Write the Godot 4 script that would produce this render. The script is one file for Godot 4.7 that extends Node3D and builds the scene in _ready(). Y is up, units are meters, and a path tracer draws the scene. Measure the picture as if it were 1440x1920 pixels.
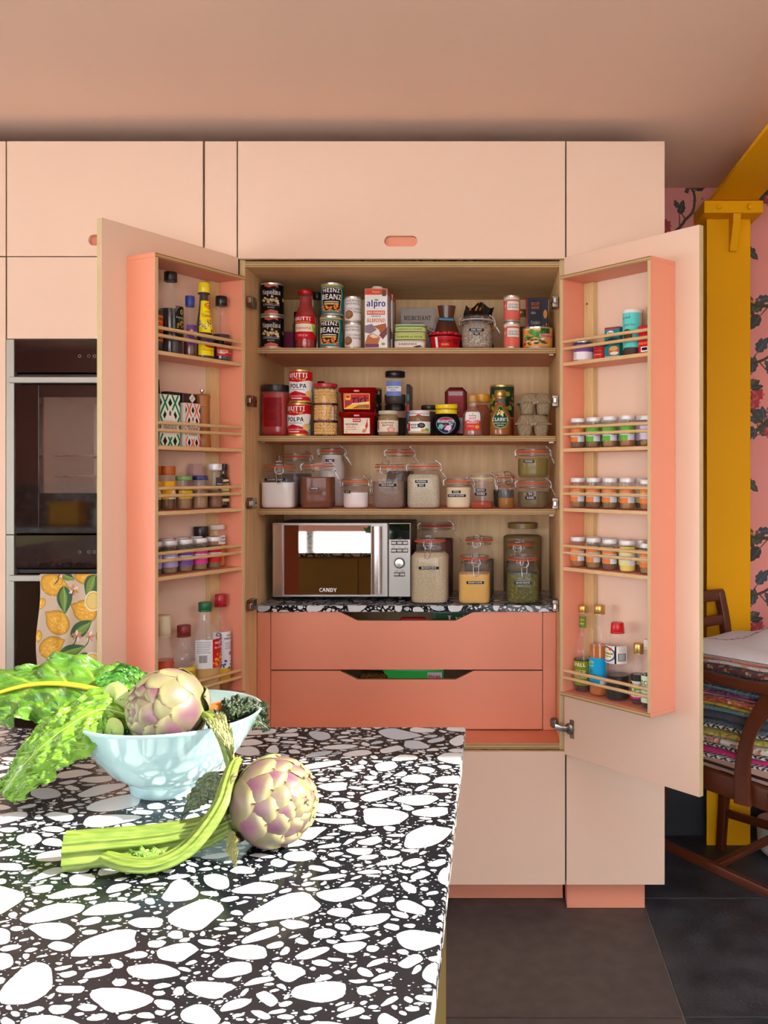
extends Node3D
# A blush kitchen with an open pantry cupboard, seen over a terrazzo island. Metres, y up; z = 0 is the face of the cupboards.

var M := {}
var used := {}
var rng := RandomNumberGenerator.new()
var atlas: Image
var cells := {}
var drawn := {}
var glyphs := {}
var fonts := {}

func _ready():
	rng.seed = 7
	# ---- camera: level, lens shifted so that verticals stay upright
	var cam := Camera3D.new()
	cam.name = "camera"
	add_child(cam)
	cam.position = Vector3(0, 1.35, 2.8)
	var near := 0.05
	cam.set_frustum(1920.0 / 1722.0 * near, Vector2(-208.0 / 1722.0 * near, -72.0 / 1722.0 * near), near, 200.0)
	cam.current = true
	# ---- sky, sun, exposure
	var we := WorldEnvironment.new()
	we.name = "environment"
	add_child(we)
	var env := Environment.new()
	var sm := ProceduralSkyMaterial.new()
	sm.sky_top_color = Color(0.80, 0.90, 1.0)
	sm.sky_horizon_color = Color(0.98, 0.98, 0.98)
	sm.ground_bottom_color = Color(0.62, 0.60, 0.56)
	sm.ground_horizon_color = Color(0.75, 0.74, 0.72)
	sm.sun_angle_max = 1.0
	var sky := Sky.new()
	sky.sky_material = sm
	env.background_mode = Environment.BG_SKY
	env.sky = sky
	env.background_energy_multiplier = 11.5
	env.tonemap_mode = Environment.TONE_MAPPER_LINEAR
	env.tonemap_exposure = 1.02
	env.sdfgi_enabled = true
	env.ssao_enabled = true
	env.ssil_enabled = true
	we.environment = env
	var sun := DirectionalLight3D.new()
	sun.name = "sun"
	add_child(sun)
	sun.look_at_from_position(Vector3.ZERO, Vector3(-0.79, -0.62, -0.10), Vector3.UP)
	sun.light_color = Color(1.0, 0.97, 0.92)
	sun.light_energy = 6.0
	sun.light_angular_distance = 0.8
	sun.shadow_enabled = true
	# ---- everything else, large to small
	make_materials()
	make_labels()
	room()
	cupboards()
	pantry()
	ovens()
	island()
	chair_and_textiles()
	microwave()
	pantry_top_shelf()
	pantry_second_shelf()
	pantry_third_shelf()
	pantry_worktop()
	left_rack()
	right_rack()
	bowl_and_greens()

# ------------------------------------------------------------------ nodes
func numbered(n: String) -> String:
	var k: int = used.get(n, 0)
	used[n] = k + 1
	return n if k == 0 else "%s_%03d" % [n, k]

func tag(o: Node, label: String, category: String, group := ""):
	o.set_meta("label", label)
	o.set_meta("category", category)
	if group:
		o.set_meta("group", group)

func thing(called: String, label: String, category: String, at := Vector3.ZERO, turn := 0.0, group := "") -> Node3D:
	var o := Node3D.new()
	o.name = numbered(called)
	add_child(o)
	o.position = at
	o.rotation.y = turn
	tag(o, label, category, group)
	return o

func part(called: String, mesh: Mesh, mat: Material, parent: Node, at := Vector3.ZERO, rot := Vector3.ZERO) -> MeshInstance3D:
	var o := MeshInstance3D.new()
	o.name = called
	o.mesh = mesh
	if mat:
		o.material_override = null
		for k in mesh.get_surface_count():
			o.set_surface_override_material(k, mat)
	parent.add_child(o, true)
	o.position = at
	o.rotation = rot
	return o

func solo(called: String, mesh: Mesh, mat: Material, label: String, category: String, at := Vector3.ZERO, turn := 0.0, group := "") -> MeshInstance3D:
	var o := part(numbered(called), mesh, mat, self, at, Vector3(0, turn, 0))
	tag(o, label, category, group)
	return o

func struct(called: String, mesh: Mesh, mat: Material, at := Vector3.ZERO) -> MeshInstance3D:
	var o := part(called, mesh, mat, self, at)
	o.set_meta("kind", "structure")
	return o

# a box between world planes, as a part of a thing
func slab(called: String, parent: Node, mat: Material, x0: float, x1: float, y0: float, y1: float, z0: float, z1: float, bevel := 0.001) -> MeshInstance3D:
	var base: Vector3 = parent.position if parent != self else Vector3.ZERO
	return part(called, box(Vector3(x1 - x0, y1 - y0, z1 - z0), bevel), mat, parent, Vector3((x0 + x1) / 2, (y0 + y1) / 2, (z0 + z1) / 2) - base)

# ------------------------------------------------------------------ meshes
class MB:
	var v := PackedVector3Array()
	var n := PackedVector3Array()
	var uv := PackedVector2Array()
	var c := PackedColorArray()
	var ix := PackedInt32Array()
	func vert(p: Vector3, nn: Vector3, t := Vector2.ZERO) -> int:
		v.append(p)
		n.append(nn)
		uv.append(t)
		return v.size() - 1
	func tri(a: int, b: int, d: int):
		var g := (v[b] - v[a]).cross(v[d] - v[a])
		if g.dot(n[a] + n[b] + n[d]) > 0.0:
			ix.append_array([a, d, b])
		else:
			ix.append_array([a, b, d])
	func quad(a: int, b: int, d: int, e: int):
		tri(a, b, d)
		tri(a, d, e)
	func face(p: Array, nn: Vector3):
		var k := v.size()
		for q in p:
			vert(q, nn)
		for i in range(1, p.size() - 1):
			tri(k, k + i, k + i + 1)
	func add(other: MB, t := Transform3D()):
		var k := v.size()
		for i in other.v.size():
			v.append(t * other.v[i])
			n.append((t.basis * other.n[i]).normalized())
			uv.append(other.uv[i])
		for i in other.c.size():
			c.append(other.c[i])
		for i in other.ix:
			ix.append(i + k)
	func into(m: ArrayMesh, mat: Material = null) -> ArrayMesh:
		if ix.is_empty():
			return m
		var a := []
		a.resize(Mesh.ARRAY_MAX)
		a[Mesh.ARRAY_VERTEX] = v
		a[Mesh.ARRAY_NORMAL] = n
		a[Mesh.ARRAY_TEX_UV] = uv
		if c.size() == v.size():
			a[Mesh.ARRAY_COLOR] = c
		a[Mesh.ARRAY_INDEX] = ix
		m.add_surface_from_arrays(Mesh.PRIMITIVE_TRIANGLES, a)
		if mat:
			m.surface_set_material(m.get_surface_count() - 1, mat)
		return m
	func mesh(mat: Material = null) -> ArrayMesh:
		return into(ArrayMesh.new(), mat)

const AX := [Vector3(1, 0, 0), Vector3(-1, 0, 0), Vector3(0, 1, 0), Vector3(0, -1, 0), Vector3(0, 0, 1), Vector3(0, 0, -1)]

# bevelled box as an MB; normals of each face run over into the chamfers, so edges look rounded
func box_mb(s: Vector3, b: float, faces := [0, 1, 2, 3, 4, 5], bevels := true) -> MB:
	var m := MB.new()
	var h := s / 2
	b = minf(b, minf(h.x, minf(h.y, h.z)) * 0.9)
	var at := {}
	for f in 6:
		var nn: Vector3 = AX[f]
		for i in [-1, 1]:
			for j in [-1, 1]:
				var p := Vector3.ZERO
				var key := Vector3i.ZERO
				var axis: int = f / 2
				var o := [(axis + 1) % 3, (axis + 2) % 3]
				p[axis] = h[axis] * nn[axis]
				key[axis] = int(nn[axis])
				p[o[0]] = (h[o[0]] - b) * i
				p[o[1]] = (h[o[1]] - b) * j
				key[o[0]] = i
				key[o[1]] = j
				var t := Vector2(p.x / s.x + 0.5, 0.5 - p.y / s.y)
				at[[f, key]] = m.vert(p, nn, t)
	for f in faces:
		var axis: int = f / 2
		var sg := int(AX[f][axis])
		var o := [(axis + 1) % 3, (axis + 2) % 3]
		var q := []
		for ij in [[-1, -1], [1, -1], [1, 1], [-1, 1]]:
			var key := Vector3i.ZERO
			key[axis] = sg
			key[o[0]] = ij[0]
			key[o[1]] = ij[1]
			q.append(at[[f, key]])
		m.quad(q[0], q[1], q[2], q[3])
	if not bevels:
		return m
	for a in 3:
		var o := [(a + 1) % 3, (a + 2) % 3]
		for i in [-1, 1]:
			for j in [-1, 1]:
				var f1: int = o[0] * 2 + (0 if i > 0 else 1)
				var f2: int = o[1] * 2 + (0 if j > 0 else 1)
				var k1 := Vector3i.ZERO
				k1[o[0]] = i
				k1[o[1]] = j
				var k2 := k1
				k1[a] = -1
				k2[a] = 1
				m.quad(at[[f1, k1]], at[[f1, k2]], at[[f2, k2]], at[[f2, k1]])
	for i in [-1, 1]:
		for j in [-1, 1]:
			for k in [-1, 1]:
				var key := Vector3i(i, j, k)
				m.tri(at[[0 if i > 0 else 1, key]], at[[2 if j > 0 else 3, key]], at[[4 if k > 0 else 5, key]])
	return m

func box(s: Vector3, b := 0.001) -> ArrayMesh:
	return box_mb(s, b).mesh()

# a board: laminate faces, plywood on the listed edges
func board(s: Vector3, edges: Array, face: Material, edge: Material, b := 0.0006) -> ArrayMesh:
	var rest := []
	for f in 6:
		if not f in edges:
			rest.append(f)
	var m := box_mb(s, b, rest).mesh(face)
	return box_mb(s, b, edges, false).into(m, edge)

# surface of revolution; profile points are (radius, height, squareness) - squareness 0 or 2 is round, 4 a rounded square
func lathe_mb(prof: Array, seg := 28, sx := 1.0, sz := 1.0, a0 := -PI, a1 := PI, uvr := Rect2(0, 0, 1, 1), crease := 0.7) -> MB:
	var m := MB.new()
	var n := prof.size()
	var tg := []
	for k in n - 1:
		tg.append(Vector2(prof[k + 1].x - prof[k].x, prof[k + 1].y - prof[k].y).normalized())
	for k in n - 1:
		if prof[k].distance_to(prof[k + 1]) < 1e-6:
			continue
		var t0: Vector2 = tg[k]
		var t1: Vector2 = tg[k]
		if k > 0 and tg[k - 1].dot(tg[k]) > crease:
			t0 = (tg[k - 1] + tg[k]).normalized()
		if k < n - 2 and tg[k + 1].dot(tg[k]) > crease:
			t1 = (tg[k + 1] + tg[k]).normalized()
		var first := m.v.size()
		for e in 2:
			var p = prof[k + e]
			var sq: float = p.z if p is Vector3 and p.z > 0.0 else 2.0
			var t: Vector2 = t1 if e else t0
			for j in seg + 1:
				var a := lerpf(a0, a1, float(j) / seg)
				var q := ring(a, sq, sx, sz)
				var dq := ring(a + 0.01, sq, sx, sz) - ring(a - 0.01, sq, sx, sz)
				var out := Vector3(-dq.y, 0, dq.x).normalized()
				if out.dot(Vector3(q.x, 0, q.y)) < 0:
					out = -out
				var nn := (out * t.y + Vector3.UP * -t.x).normalized()
				m.vert(Vector3(q.x * p.x, p.y, q.y * p.x), nn, Vector2(uvr.position.x + uvr.size.x * j / seg, uvr.position.y + uvr.size.y * (1.0 - float(k + e) / (n - 1))))
		for j in seg:
			m.quad(first + j, first + j + 1, first + seg + 2 + j, first + seg + 1 + j)
	return m

func ring(a: float, sq: float, sx: float, sz: float) -> Vector2:
	var k := 1.0
	if sq != 2.0:
		k = pow(pow(absf(sin(a)), sq) + pow(absf(cos(a)), sq), -1.0 / sq)
	return Vector2(sin(a) * k * sx, cos(a) * k * sz)

func lathe(prof: Array, seg := 28, sx := 1.0, sz := 1.0) -> ArrayMesh:
	return lathe_mb(prof, seg, sx, sz).mesh()

# printed label round a body, from the atlas; half is its half angle
func wrapped(key: String, r0: float, r1: float, y0: float, y1: float, half: float, sq := 2.0, turn := 0.0, sx := 1.0, sz := 1.0) -> ArrayMesh:
	return lathe_mb([Vector3(r0, y0, sq), Vector3(r1, y1, sq)], 24, sx, sz, turn - half, turn + half, cell(key)).mesh()

# flat printed label facing +z, centred
func sticker(key: String, w: float, h: float) -> ArrayMesh:
	var m := MB.new()
	var r := cell(key)
	var z := Vector3(0, 0, 1)
	m.vert(Vector3(-w / 2, h / 2, 0), z, r.position)
	m.vert(Vector3(w / 2, h / 2, 0), z, Vector2(r.end.x, r.position.y))
	m.vert(Vector3(w / 2, -h / 2, 0), z, r.end)
	m.vert(Vector3(-w / 2, -h / 2, 0), z, Vector2(r.position.x, r.end.y))
	m.quad(0, 1, 2, 3)
	return m.mesh()

# swept tube: pts, half sizes across (rx sideways, ry along 'up'), squareness, optional scale per point, ribs
func tube_mb(pts: Array, rx: float, ry: float, sq := 2.0, seg := 10, up := Vector3.UP, scales := [], ribs := 0, rib := 0.0) -> MB:
	var m := MB.new()
	var n := pts.size()
	var last := up
	var len_so_far := 0.0
	for i in n:
		var d: Vector3 = (pts[mini(i + 1, n - 1)] - pts[maxi(i - 1, 0)]).normalized()
		if i > 0:
			len_so_far += pts[i].distance_to(pts[i - 1])
		var y := last - d * last.dot(d)
		if y.length() < 0.05:
			y = Vector3(0, 0, 1) - d * d.z if absf(d.z) < 0.9 else Vector3(1, 0, 0) - d * d.x
		y = y.normalized()
		last = y
		var x := y.cross(d).normalized()
		var k: float = scales[i] if scales.size() > i else 1.0
		for j in seg + 1:
			var a := TAU * j / seg
			var ca := cos(a)
			var sa := sin(a)
			var q := Vector2(signf(ca) * pow(absf(ca), 2.0 / sq), signf(sa) * pow(absf(sa), 2.0 / sq))
			var w := 1.0 + rib * cos(a * ribs) if ribs else 1.0
			var nn := (x * (signf(ca) * pow(absf(ca), 2.0 - 2.0 / sq) / rx) + y * (signf(sa) * pow(absf(sa), 2.0 - 2.0 / sq) / ry)).normalized()
			if ribs:
				nn = (nn + (x * -sa + y * ca) * rib * ribs * sin(a * ribs)).normalized()
			m.vert(pts[i] + x * q.x * rx * k * w + y * q.y * ry * k * w, nn, Vector2(float(j) / seg, len_so_far))
	for i in n - 1:
		for j in seg:
			var a := i * (seg + 1) + j
			m.quad(a, a + 1, a + seg + 2, a + seg + 1)
	for e in [0, n - 1]:
		var d: Vector3 = (pts[0] - pts[1]).normalized() if e == 0 else (pts[n - 1] - pts[n - 2]).normalized()
		var k := m.vert(pts[e], d)
		for j in seg + 1:
			m.vert(m.v[e * (seg + 1) + j], d)
		for j in seg:
			m.tri(k, k + 1 + j, k + 2 + j)
	return m

func tube(pts: Array, rx: float, ry := -1.0, sq := 2.0, seg := 10, up := Vector3.UP, scales := [], ribs := 0, rib := 0.0) -> ArrayMesh:
	return tube_mb(pts, rx, rx if ry < 0 else ry, sq, seg, up, scales, ribs, rib).mesh()

func smooth(pts: Array, steps := 6) -> Array:
	var c := Curve3D.new()
	for i in pts.size():
		var d: Vector3 = (pts[mini(i + 1, pts.size() - 1)] - pts[maxi(i - 1, 0)]) / 6.0
		c.add_point(pts[i], -d, d)
	var out := []
	for i in (pts.size() - 1) * steps + 1:
		out.append(c.sample(mini(i / steps, pts.size() - 2), float(i - mini(i / steps, pts.size() - 2) * steps) / steps))
	return out

# a plate cut to an outline in x,y, from z = 0 back to z = -depth
func plate_mb(outline: PackedVector2Array, depth: float, front := true, sides := true) -> MB:
	var m := MB.new()
	var ids := Geometry2D.triangulate_polygon(outline)
	if front:
		for e in 2:
			var k := m.v.size()
			for p in outline:
				m.vert(Vector3(p.x, p.y, -depth * e), Vector3(0, 0, 1 - 2 * e))
			for i in range(0, ids.size(), 3):
				m.tri(k + ids[i], k + ids[i + 1], k + ids[i + 2])
	if sides:
		var s := 0.0
		for i in outline.size():
			var p := outline[i]
			var q := outline[(i + 1) % outline.size()]
			s += p.x * q.y - q.x * p.y
		for i in outline.size():
			var p := outline[i]
			var q := outline[(i + 1) % outline.size()]
			var d := (q - p).normalized() * signf(s)
			m.face([Vector3(p.x, p.y, 0), Vector3(q.x, q.y, 0), Vector3(q.x, q.y, -depth), Vector3(p.x, p.y, -depth)], Vector3(d.y, -d.x, 0))
	return m

# front panel with a stadium-shaped finger hole, made of an upper and a lower half
func holed(w: float, h: float, depth: float, hole: Vector2, hw: float, hr: float) -> ArrayMesh:
	var m := MB.new()
	for s in [1, -1]:
		var o := PackedVector2Array()
		o.append(Vector2(-w / 2, hole.y))
		o.append(Vector2(-w / 2, h / 2 * s))
		o.append(Vector2(w / 2, h / 2 * s))
		o.append(Vector2(w / 2, hole.y))
		for i in 9:
			var a := PI / 2 * i / 8
			o.append(hole + Vector2(hw - hr + hr * cos(a), hr * sin(a) * s))
		for i in range(8, -1, -1):
			var a := PI / 2 * i / 8
			o.append(hole + Vector2(-hw + hr - hr * cos(a), hr * sin(a) * s))
		m.add(plate_mb(o, depth))
	return m.mesh()

# open sheet from a function of u, v in 0..1; thick > 0 closes it into a shell
func sheet_mb(f: Callable, nu: int, nv: int, thick := 0.0, tint = null) -> MB:
	var m := MB.new()
	var sides := 2 if thick > 0 else 1
	for s in sides:
		for i in nu + 1:
			for j in nv + 1:
				var u := float(i) / nu
				var w := float(j) / nv
				var e := 0.01
				var p: Vector3 = f.call(u, w)
				var du: Vector3 = f.call(minf(u + e, 1), w) - f.call(maxf(u - e, 0), w)
				var dv: Vector3 = f.call(u, minf(w + e, 1)) - f.call(u, maxf(w - e, 0))
				var nn := du.cross(dv)
				nn = nn.normalized() if nn.length() > 1e-12 else Vector3.UP
				m.vert(p - nn * thick * s, nn if s == 0 else -nn, Vector2(u, w))
				if tint:
					m.c.append(tint.call(u, w))
	var st := nv + 1
	var half := (nu + 1) * st
	for s in sides:
		for i in nu:
			for j in nv:
				var a := s * half + i * st + j
				m.quad(a, a + 1, a + st + 1, a + st)
	if sides == 2:
		var rim := []
		for j in nv + 1:
			rim.append(j)
		for i in range(1, nu + 1):
			rim.append(i * st + nv)
		for j in range(nv - 1, -1, -1):
			rim.append(nu * st + j)
		for i in range(nu - 1, 0, -1):
			rim.append(i * st)
		for k in rim.size():
			var a: int = rim[k]
			var b: int = rim[(k + 1) % rim.size()]
			m.ix.append_array([a, b, b + half, a, b + half, a + half])
	return m

func cyl(r: float, h: float, b := 0.001, seg := 24) -> ArrayMesh:
	return lathe([Vector2(0, 0), Vector2(r - b, 0), Vector2(r, b), Vector2(r, h - b), Vector2(r - b, h), Vector2(0, h)], seg)

# ------------------------------------------------------------------ materials
func mat(c: Color, rough := 0.5, metal := 0.0, spec := 0.5) -> StandardMaterial3D:
	var m := StandardMaterial3D.new()
	m.albedo_color = c
	m.roughness = rough
	m.metallic = metal
	m.metallic_specular = spec
	return m

func rgb(r: int, g: int, b: int) -> Color:
	return Color8(r, g, b)

func hue(r: int, g: int, b: int, rough := 0.5) -> StandardMaterial3D:
	var key := "c%d_%d_%d_%.2f" % [r, g, b, rough]
	if not M.has(key):
		M[key] = mat(rgb(r, g, b), rough)
	return M[key]

func noise_tex(freq: float, type: int, lo: Color, hi: Color, size := 512, octaves := 3, normal := false, bump := 2.0) -> NoiseTexture2D:
	var f := FastNoiseLite.new()
	f.noise_type = type
	f.frequency = freq
	f.fractal_octaves = octaves
	f.seed = 3
	var t := NoiseTexture2D.new()
	t.width = size
	t.height = size
	t.seamless = true
	t.noise = f
	if normal:
		t.as_normal_map = true
		t.bump_strength = bump
	else:
		var g := Gradient.new()
		g.set_color(0, lo)
		g.set_color(1, hi)
		t.color_ramp = g
	return t

func tri(m: StandardMaterial3D, t: Texture2D, scale: Vector3, world := false) -> StandardMaterial3D:
	m.albedo_texture = t
	m.uv1_triplanar = true
	m.uv1_world_triplanar = world
	m.uv1_scale = scale
	return m

func clear(a: float, c := Color(1, 1, 1), rough := 0.03) -> StandardMaterial3D:
	var m := mat(Color(c.r, c.g, c.b, a), rough)
	m.transparency = BaseMaterial3D.TRANSPARENCY_ALPHA
	return m

func liquid(r: int, g: int, b: int, a: float) -> StandardMaterial3D:
	return clear(a, rgb(r, g, b), 0.28)

func grain(r: int, g: int, b: int, fine := true) -> StandardMaterial3D:
	var m := mat(rgb(r, g, b), 0.9, 0.0, 0.2)
	return tri(m, M.grain_fine if fine else M.grain_big, Vector3.ONE * (9 if fine else 6))

func make_materials():
	M.blush = mat(rgb(233, 198, 172), 0.42, 0.0, 0.4)
	M.coral = mat(rgb(238, 152, 120), 0.45, 0.0, 0.4)
	var streak := noise_tex(0.012, FastNoiseLite.TYPE_SIMPLEX_SMOOTH, Color(0.9, 0.88, 0.84), Color(1, 1, 1), 512, 4)
	M.ply_v = tri(mat(rgb(242, 202, 148), 0.55), streak, Vector3(5, 0.5, 5))
	M.ply_h = tri(mat(rgb(242, 202, 148), 0.55), streak, Vector3(0.5, 5, 5))
	var layers := Image.create(64, 64, false, Image.FORMAT_RGB8)
	for y in 64:
		var k := int(y / 9.14)
		for x in 64:
			var w := 0.10 * rng.randf()
			layers.set_pixel(x, y, (Color(0.94, 0.90, 0.80) if k % 2 == 0 else Color(0.66, 0.56, 0.42)).darkened(w))
	var lt := ImageTexture.create_from_image(layers)
	M.edge_x = tri(mat(rgb(214, 188, 140), 0.6), lt, Vector3(55, 55, 55))     # layers stacked along y: for edges that run along x
	M.edge_y = tri(mat(rgb(214, 188, 140), 0.6), streak, Vector3(140, 2, 140))
	M.rail = tri(mat(rgb(226, 186, 132), 0.5), streak, Vector3(4, 40, 40))
	M.batten = tri(mat(rgb(228, 194, 140), 0.5), streak, Vector3(30, 1.5, 30))
	M.glass = clear(0.03)
	M.glass.metallic_specular = 0.28
	M.pane = clear(0.05)
	M.steel = mat(rgb(172, 170, 158), 0.42, 0.4)
	M.wire = mat(rgb(205, 205, 205), 0.25, 1.0)
	M.nickel = mat(rgb(150, 138, 125), 0.3, 1.0)
	M.silver_lid = mat(rgb(226, 222, 220), 0.38, 0.15)
	M.gold = mat(rgb(205, 170, 95), 0.35, 0.8)
	M.tin = mat(rgb(205, 200, 190), 0.3, 0.9)
	M.rubber = mat(rgb(236, 96, 40), 0.5)
	M.black = mat(rgb(22, 20, 20), 0.35)
	M.black_gloss = mat(rgb(30, 20, 18), 0.04, 0.0, 0.68)
	M.slate = tri(mat(rgb(92, 82, 77), 0.55), noise_tex(0.02, FastNoiseLite.TYPE_SIMPLEX_SMOOTH, Color(0.8, 0.8, 0.8), Color(1, 1, 1), 512, 5), Vector3.ONE * 1.3, true)
	var riven := noise_tex(0.006, FastNoiseLite.TYPE_SIMPLEX_SMOOTH, Color(0.55, 0.55, 0.56), Color(1, 1, 1), 1024, 6)
	var wf: FastNoiseLite = riven.noise
	wf.domain_warp_enabled = true
	wf.domain_warp_amplitude = 90.0
	M.riven = tri(mat(rgb(78, 78, 82), 0.5), riven, Vector3.ONE * 1.1, true)
	M.riven.heightmap_enabled = true
	M.riven.heightmap_texture = riven
	M.riven.heightmap_scale = 0.6
	M.grout = mat(rgb(120, 110, 102), 0.9)
	M.grain_fine = noise_tex(0.09, FastNoiseLite.TYPE_CELLULAR, Color(0.6, 0.56, 0.48), Color(1.0, 1.0, 1.0), 512, 1)
	M.grain_big = noise_tex(0.05, FastNoiseLite.TYPE_CELLULAR, Color(0.5, 0.45, 0.36), Color(1.0, 1.0, 1.0), 512, 1)
	M.wood = tri(mat(rgb(96, 44, 22), 0.32), streak, Vector3(14, 14, 2.5))
	M.yellow = mat(rgb(236, 166, 0), 0.5, 0.0, 0.25)
	M.olive = mat(rgb(172, 150, 84), 0.45)
	M.celadon = mat(rgb(172, 206, 206), 0.12, 0.0, 0.6)
	M.celadon.clearcoat_enabled = true
	M.celadon.clearcoat = 0.6
	M.celadon.clearcoat_roughness = 0.04
	M.leafy = mat(Color(1, 1, 1), 0.4)
	M.leafy.vertex_color_use_as_albedo = true
	M.leafy.backlight_enabled = true
	M.leafy.backlight = Color(0.35, 0.42, 0.1)
	M.chard = mat(Color(1, 1, 1), 0.25)
	M.chard.vertex_color_use_as_albedo = true
	M.chard.backlight_enabled = true
	M.chard.backlight = Color(0.42, 0.5, 0.14)
	M.stalk = tri(mat(rgb(142, 158, 76), 0.5), noise_tex(0.02, FastNoiseLite.TYPE_SIMPLEX_SMOOTH, Color(0.55, 0.66, 0.4), Color(1, 1, 0.95), 256, 4), Vector3(4, 30, 30))
	M.mirror = mat(rgb(172, 160, 148), 0.02, 1.0)
	M.terrazzo = tri(mat(Color(1, 1, 1), 0.15, 0.0, 0.4), ImageTexture.create_from_image(terrazzo()), Vector3.ONE, true)
	M.terrazzo.uv1_offset = Vector3(0.37, 0.11, 0.23)
	M.paper = tri(mat(Color(1, 1, 1), 0.8), ImageTexture.create_from_image(wallpaper()), Vector3.ONE * 1.15, true)
	M.paper.uv1_offset = Vector3(0.1, 0.3, 0)

func fill_poly(im: Image, pts: PackedVector2Array, c: Color, tile := false):
	var lo := INF
	var hi := -INF
	for p in pts:
		lo = minf(lo, p.y)
		hi = maxf(hi, p.y)
	var w := im.get_width()
	var h := im.get_height()
	for y in range(int(floor(lo)), int(ceil(hi)) + 1):
		var xs := []
		for i in pts.size():
			var a := pts[i]
			var b := pts[(i + 1) % pts.size()]
			if (a.y <= y + 0.5) != (b.y <= y + 0.5):
				xs.append(a.x + (y + 0.5 - a.y) / (b.y - a.y) * (b.x - a.x))
		xs.sort()
		for i in range(0, xs.size() - 1, 2):
			var x0 := int(round(xs[i]))
			var x1 := int(round(xs[i + 1]))
			if tile:
				var yy := posmod(y, h)
				var s := posmod(x0, w)
				im.fill_rect(Rect2i(s, yy, mini(x1 - x0, w - s), 1), c)
				if s + x1 - x0 > w:
					im.fill_rect(Rect2i(0, yy, s + x1 - x0 - w, 1), c)
			elif y >= 0 and y < h and mini(x1, w) > maxi(x0, 0):
				im.fill_rect(Rect2i(maxi(x0, 0), y, mini(x1, w) - maxi(x0, 0), 1), c)

func terrazzo() -> Image:
	var n := 2048
	var g := 1024
	var im := Image.create(n, n, false, Image.FORMAT_RGB8)
	im.fill(rgb(18, 22, 28))
	var occ := PackedByteArray()
	occ.resize(g * g)
	var r := RandomNumberGenerator.new()
	r.seed = 11
	for cls in [[0.026, 0.040, 120], [0.016, 0.026, 700], [0.010, 0.016, 2200], [0.0055, 0.010, 6500], [0.0030, 0.0055, 14000], [0.0007, 0.0018, 18000]]:
		for k in cls[2]:
			var a := r.randf_range(cls[0], cls[1])
			var b := a * r.randf_range(0.36, 0.8)
			var at := Vector2(r.randf(), r.randf())
			var turn := r.randfn(0.25, 0.6)
			var p1 := r.randf() * TAU
			var p2 := r.randf() * TAU
			var small: bool = cls[0] < 0.002
			var cnt := 6 if small else (12 if a < 0.009 else 22)
			var flats := []
			for i in 5 + r.randi() % 3:
				flats.append(Vector2(TAU * (i + r.randf_range(-0.3, 0.3)) / 6.0, r.randf_range(0.72, 1.0)))
			var pts := PackedVector2Array()
			var free := occ[int(at.y * (g - 1)) * g + int(at.x * (g - 1))] == 0
			for i in cnt:
				if not free:
					break
				var t := TAU * i / cnt
				var sum := 0.05
				for fl in flats:
					sum += pow(maxf(cos(t - fl.x), 0.0) / fl.y, 7.0)
				var rad := pow(sum, -1.0 / 7.0) * (1 + 0.05 * sin(t * 2 + p1) + 0.04 * sin(t * 3 + p2))
				var q := (Vector2(cos(t) * a, sin(t) * b) * minf(rad, 1.25)).rotated(turn)
				pts.append((at + q) * n)
				if small:
					continue
				for s in [1.0, 0.55]:
					var o: Vector2 = at + q * s + q.normalized() * (0.0012 if s == 1.0 else 0.0)
					if occ[posmod(int(o.y * g), g) * g + posmod(int(o.x * g), g)]:
						free = false
			if not free:
				continue
			var v := r.randf()
			var c := rgb(218, 219, 218)
			if v < 0.16:
				c = rgb(190, 198, 204)
			elif v < 0.22 and a < 0.012:
				c = rgb(150, 166, 170)
			fill_poly(im, pts, c, true)
			if small:
				continue
			var gp := PackedVector2Array()
			for q in pts:
				gp.append(q * g / n)
			mark(occ, g, gp)
	return im

func mark(occ: PackedByteArray, g: int, pts: PackedVector2Array):
	var lo := INF
	var hi := -INF
	for p in pts:
		lo = minf(lo, p.y)
		hi = maxf(hi, p.y)
	for y in range(int(floor(lo)), int(ceil(hi)) + 1):
		var x0 := INF
		var x1 := -INF
		for i in pts.size():
			var a := pts[i]
			var b := pts[(i + 1) % pts.size()]
			if (a.y <= y + 0.5) != (b.y <= y + 0.5):
				var x := a.x + (y + 0.5 - a.y) / (b.y - a.y) * (b.x - a.x)
				x0 = minf(x0, x)
				x1 = maxf(x1, x)
		if x0 < x1:
			for x in range(int(x0), int(x1) + 1):
				occ[posmod(y, g) * g + posmod(x, g)] = 1

func leaf_poly(at: Vector2, dir: float, l: float, w: float, lobes := 0) -> PackedVector2Array:
	var p := PackedVector2Array()
	for s in [1, -1]:
		for i in 13:
			var t := float(i) / 12 if s == 1 else 1.0 - float(i) / 12
			var y: float = w * sin(PI * pow(t, 0.8)) * s
			if lobes:
				y *= 0.72 + 0.4 * absf(sin(t * PI * lobes))
			p.append(at + Vector2(t * l, y).rotated(dir))
	return p

func stroke(im: Image, pts: Array, w0: float, w1: float, c: Color):
	for i in pts.size() - 1:
		var a: Vector2 = pts[i]
		var b: Vector2 = pts[i + 1]
		var d := (b - a).normalized().orthogonal()
		var wa := lerpf(w0, w1, float(i) / (pts.size() - 1))
		var wb := lerpf(w0, w1, float(i + 1) / (pts.size() - 1))
		fill_poly(im, PackedVector2Array([a + d * wa, b + d * wb, b - d * wb, a - d * wa]), c, true)

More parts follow.
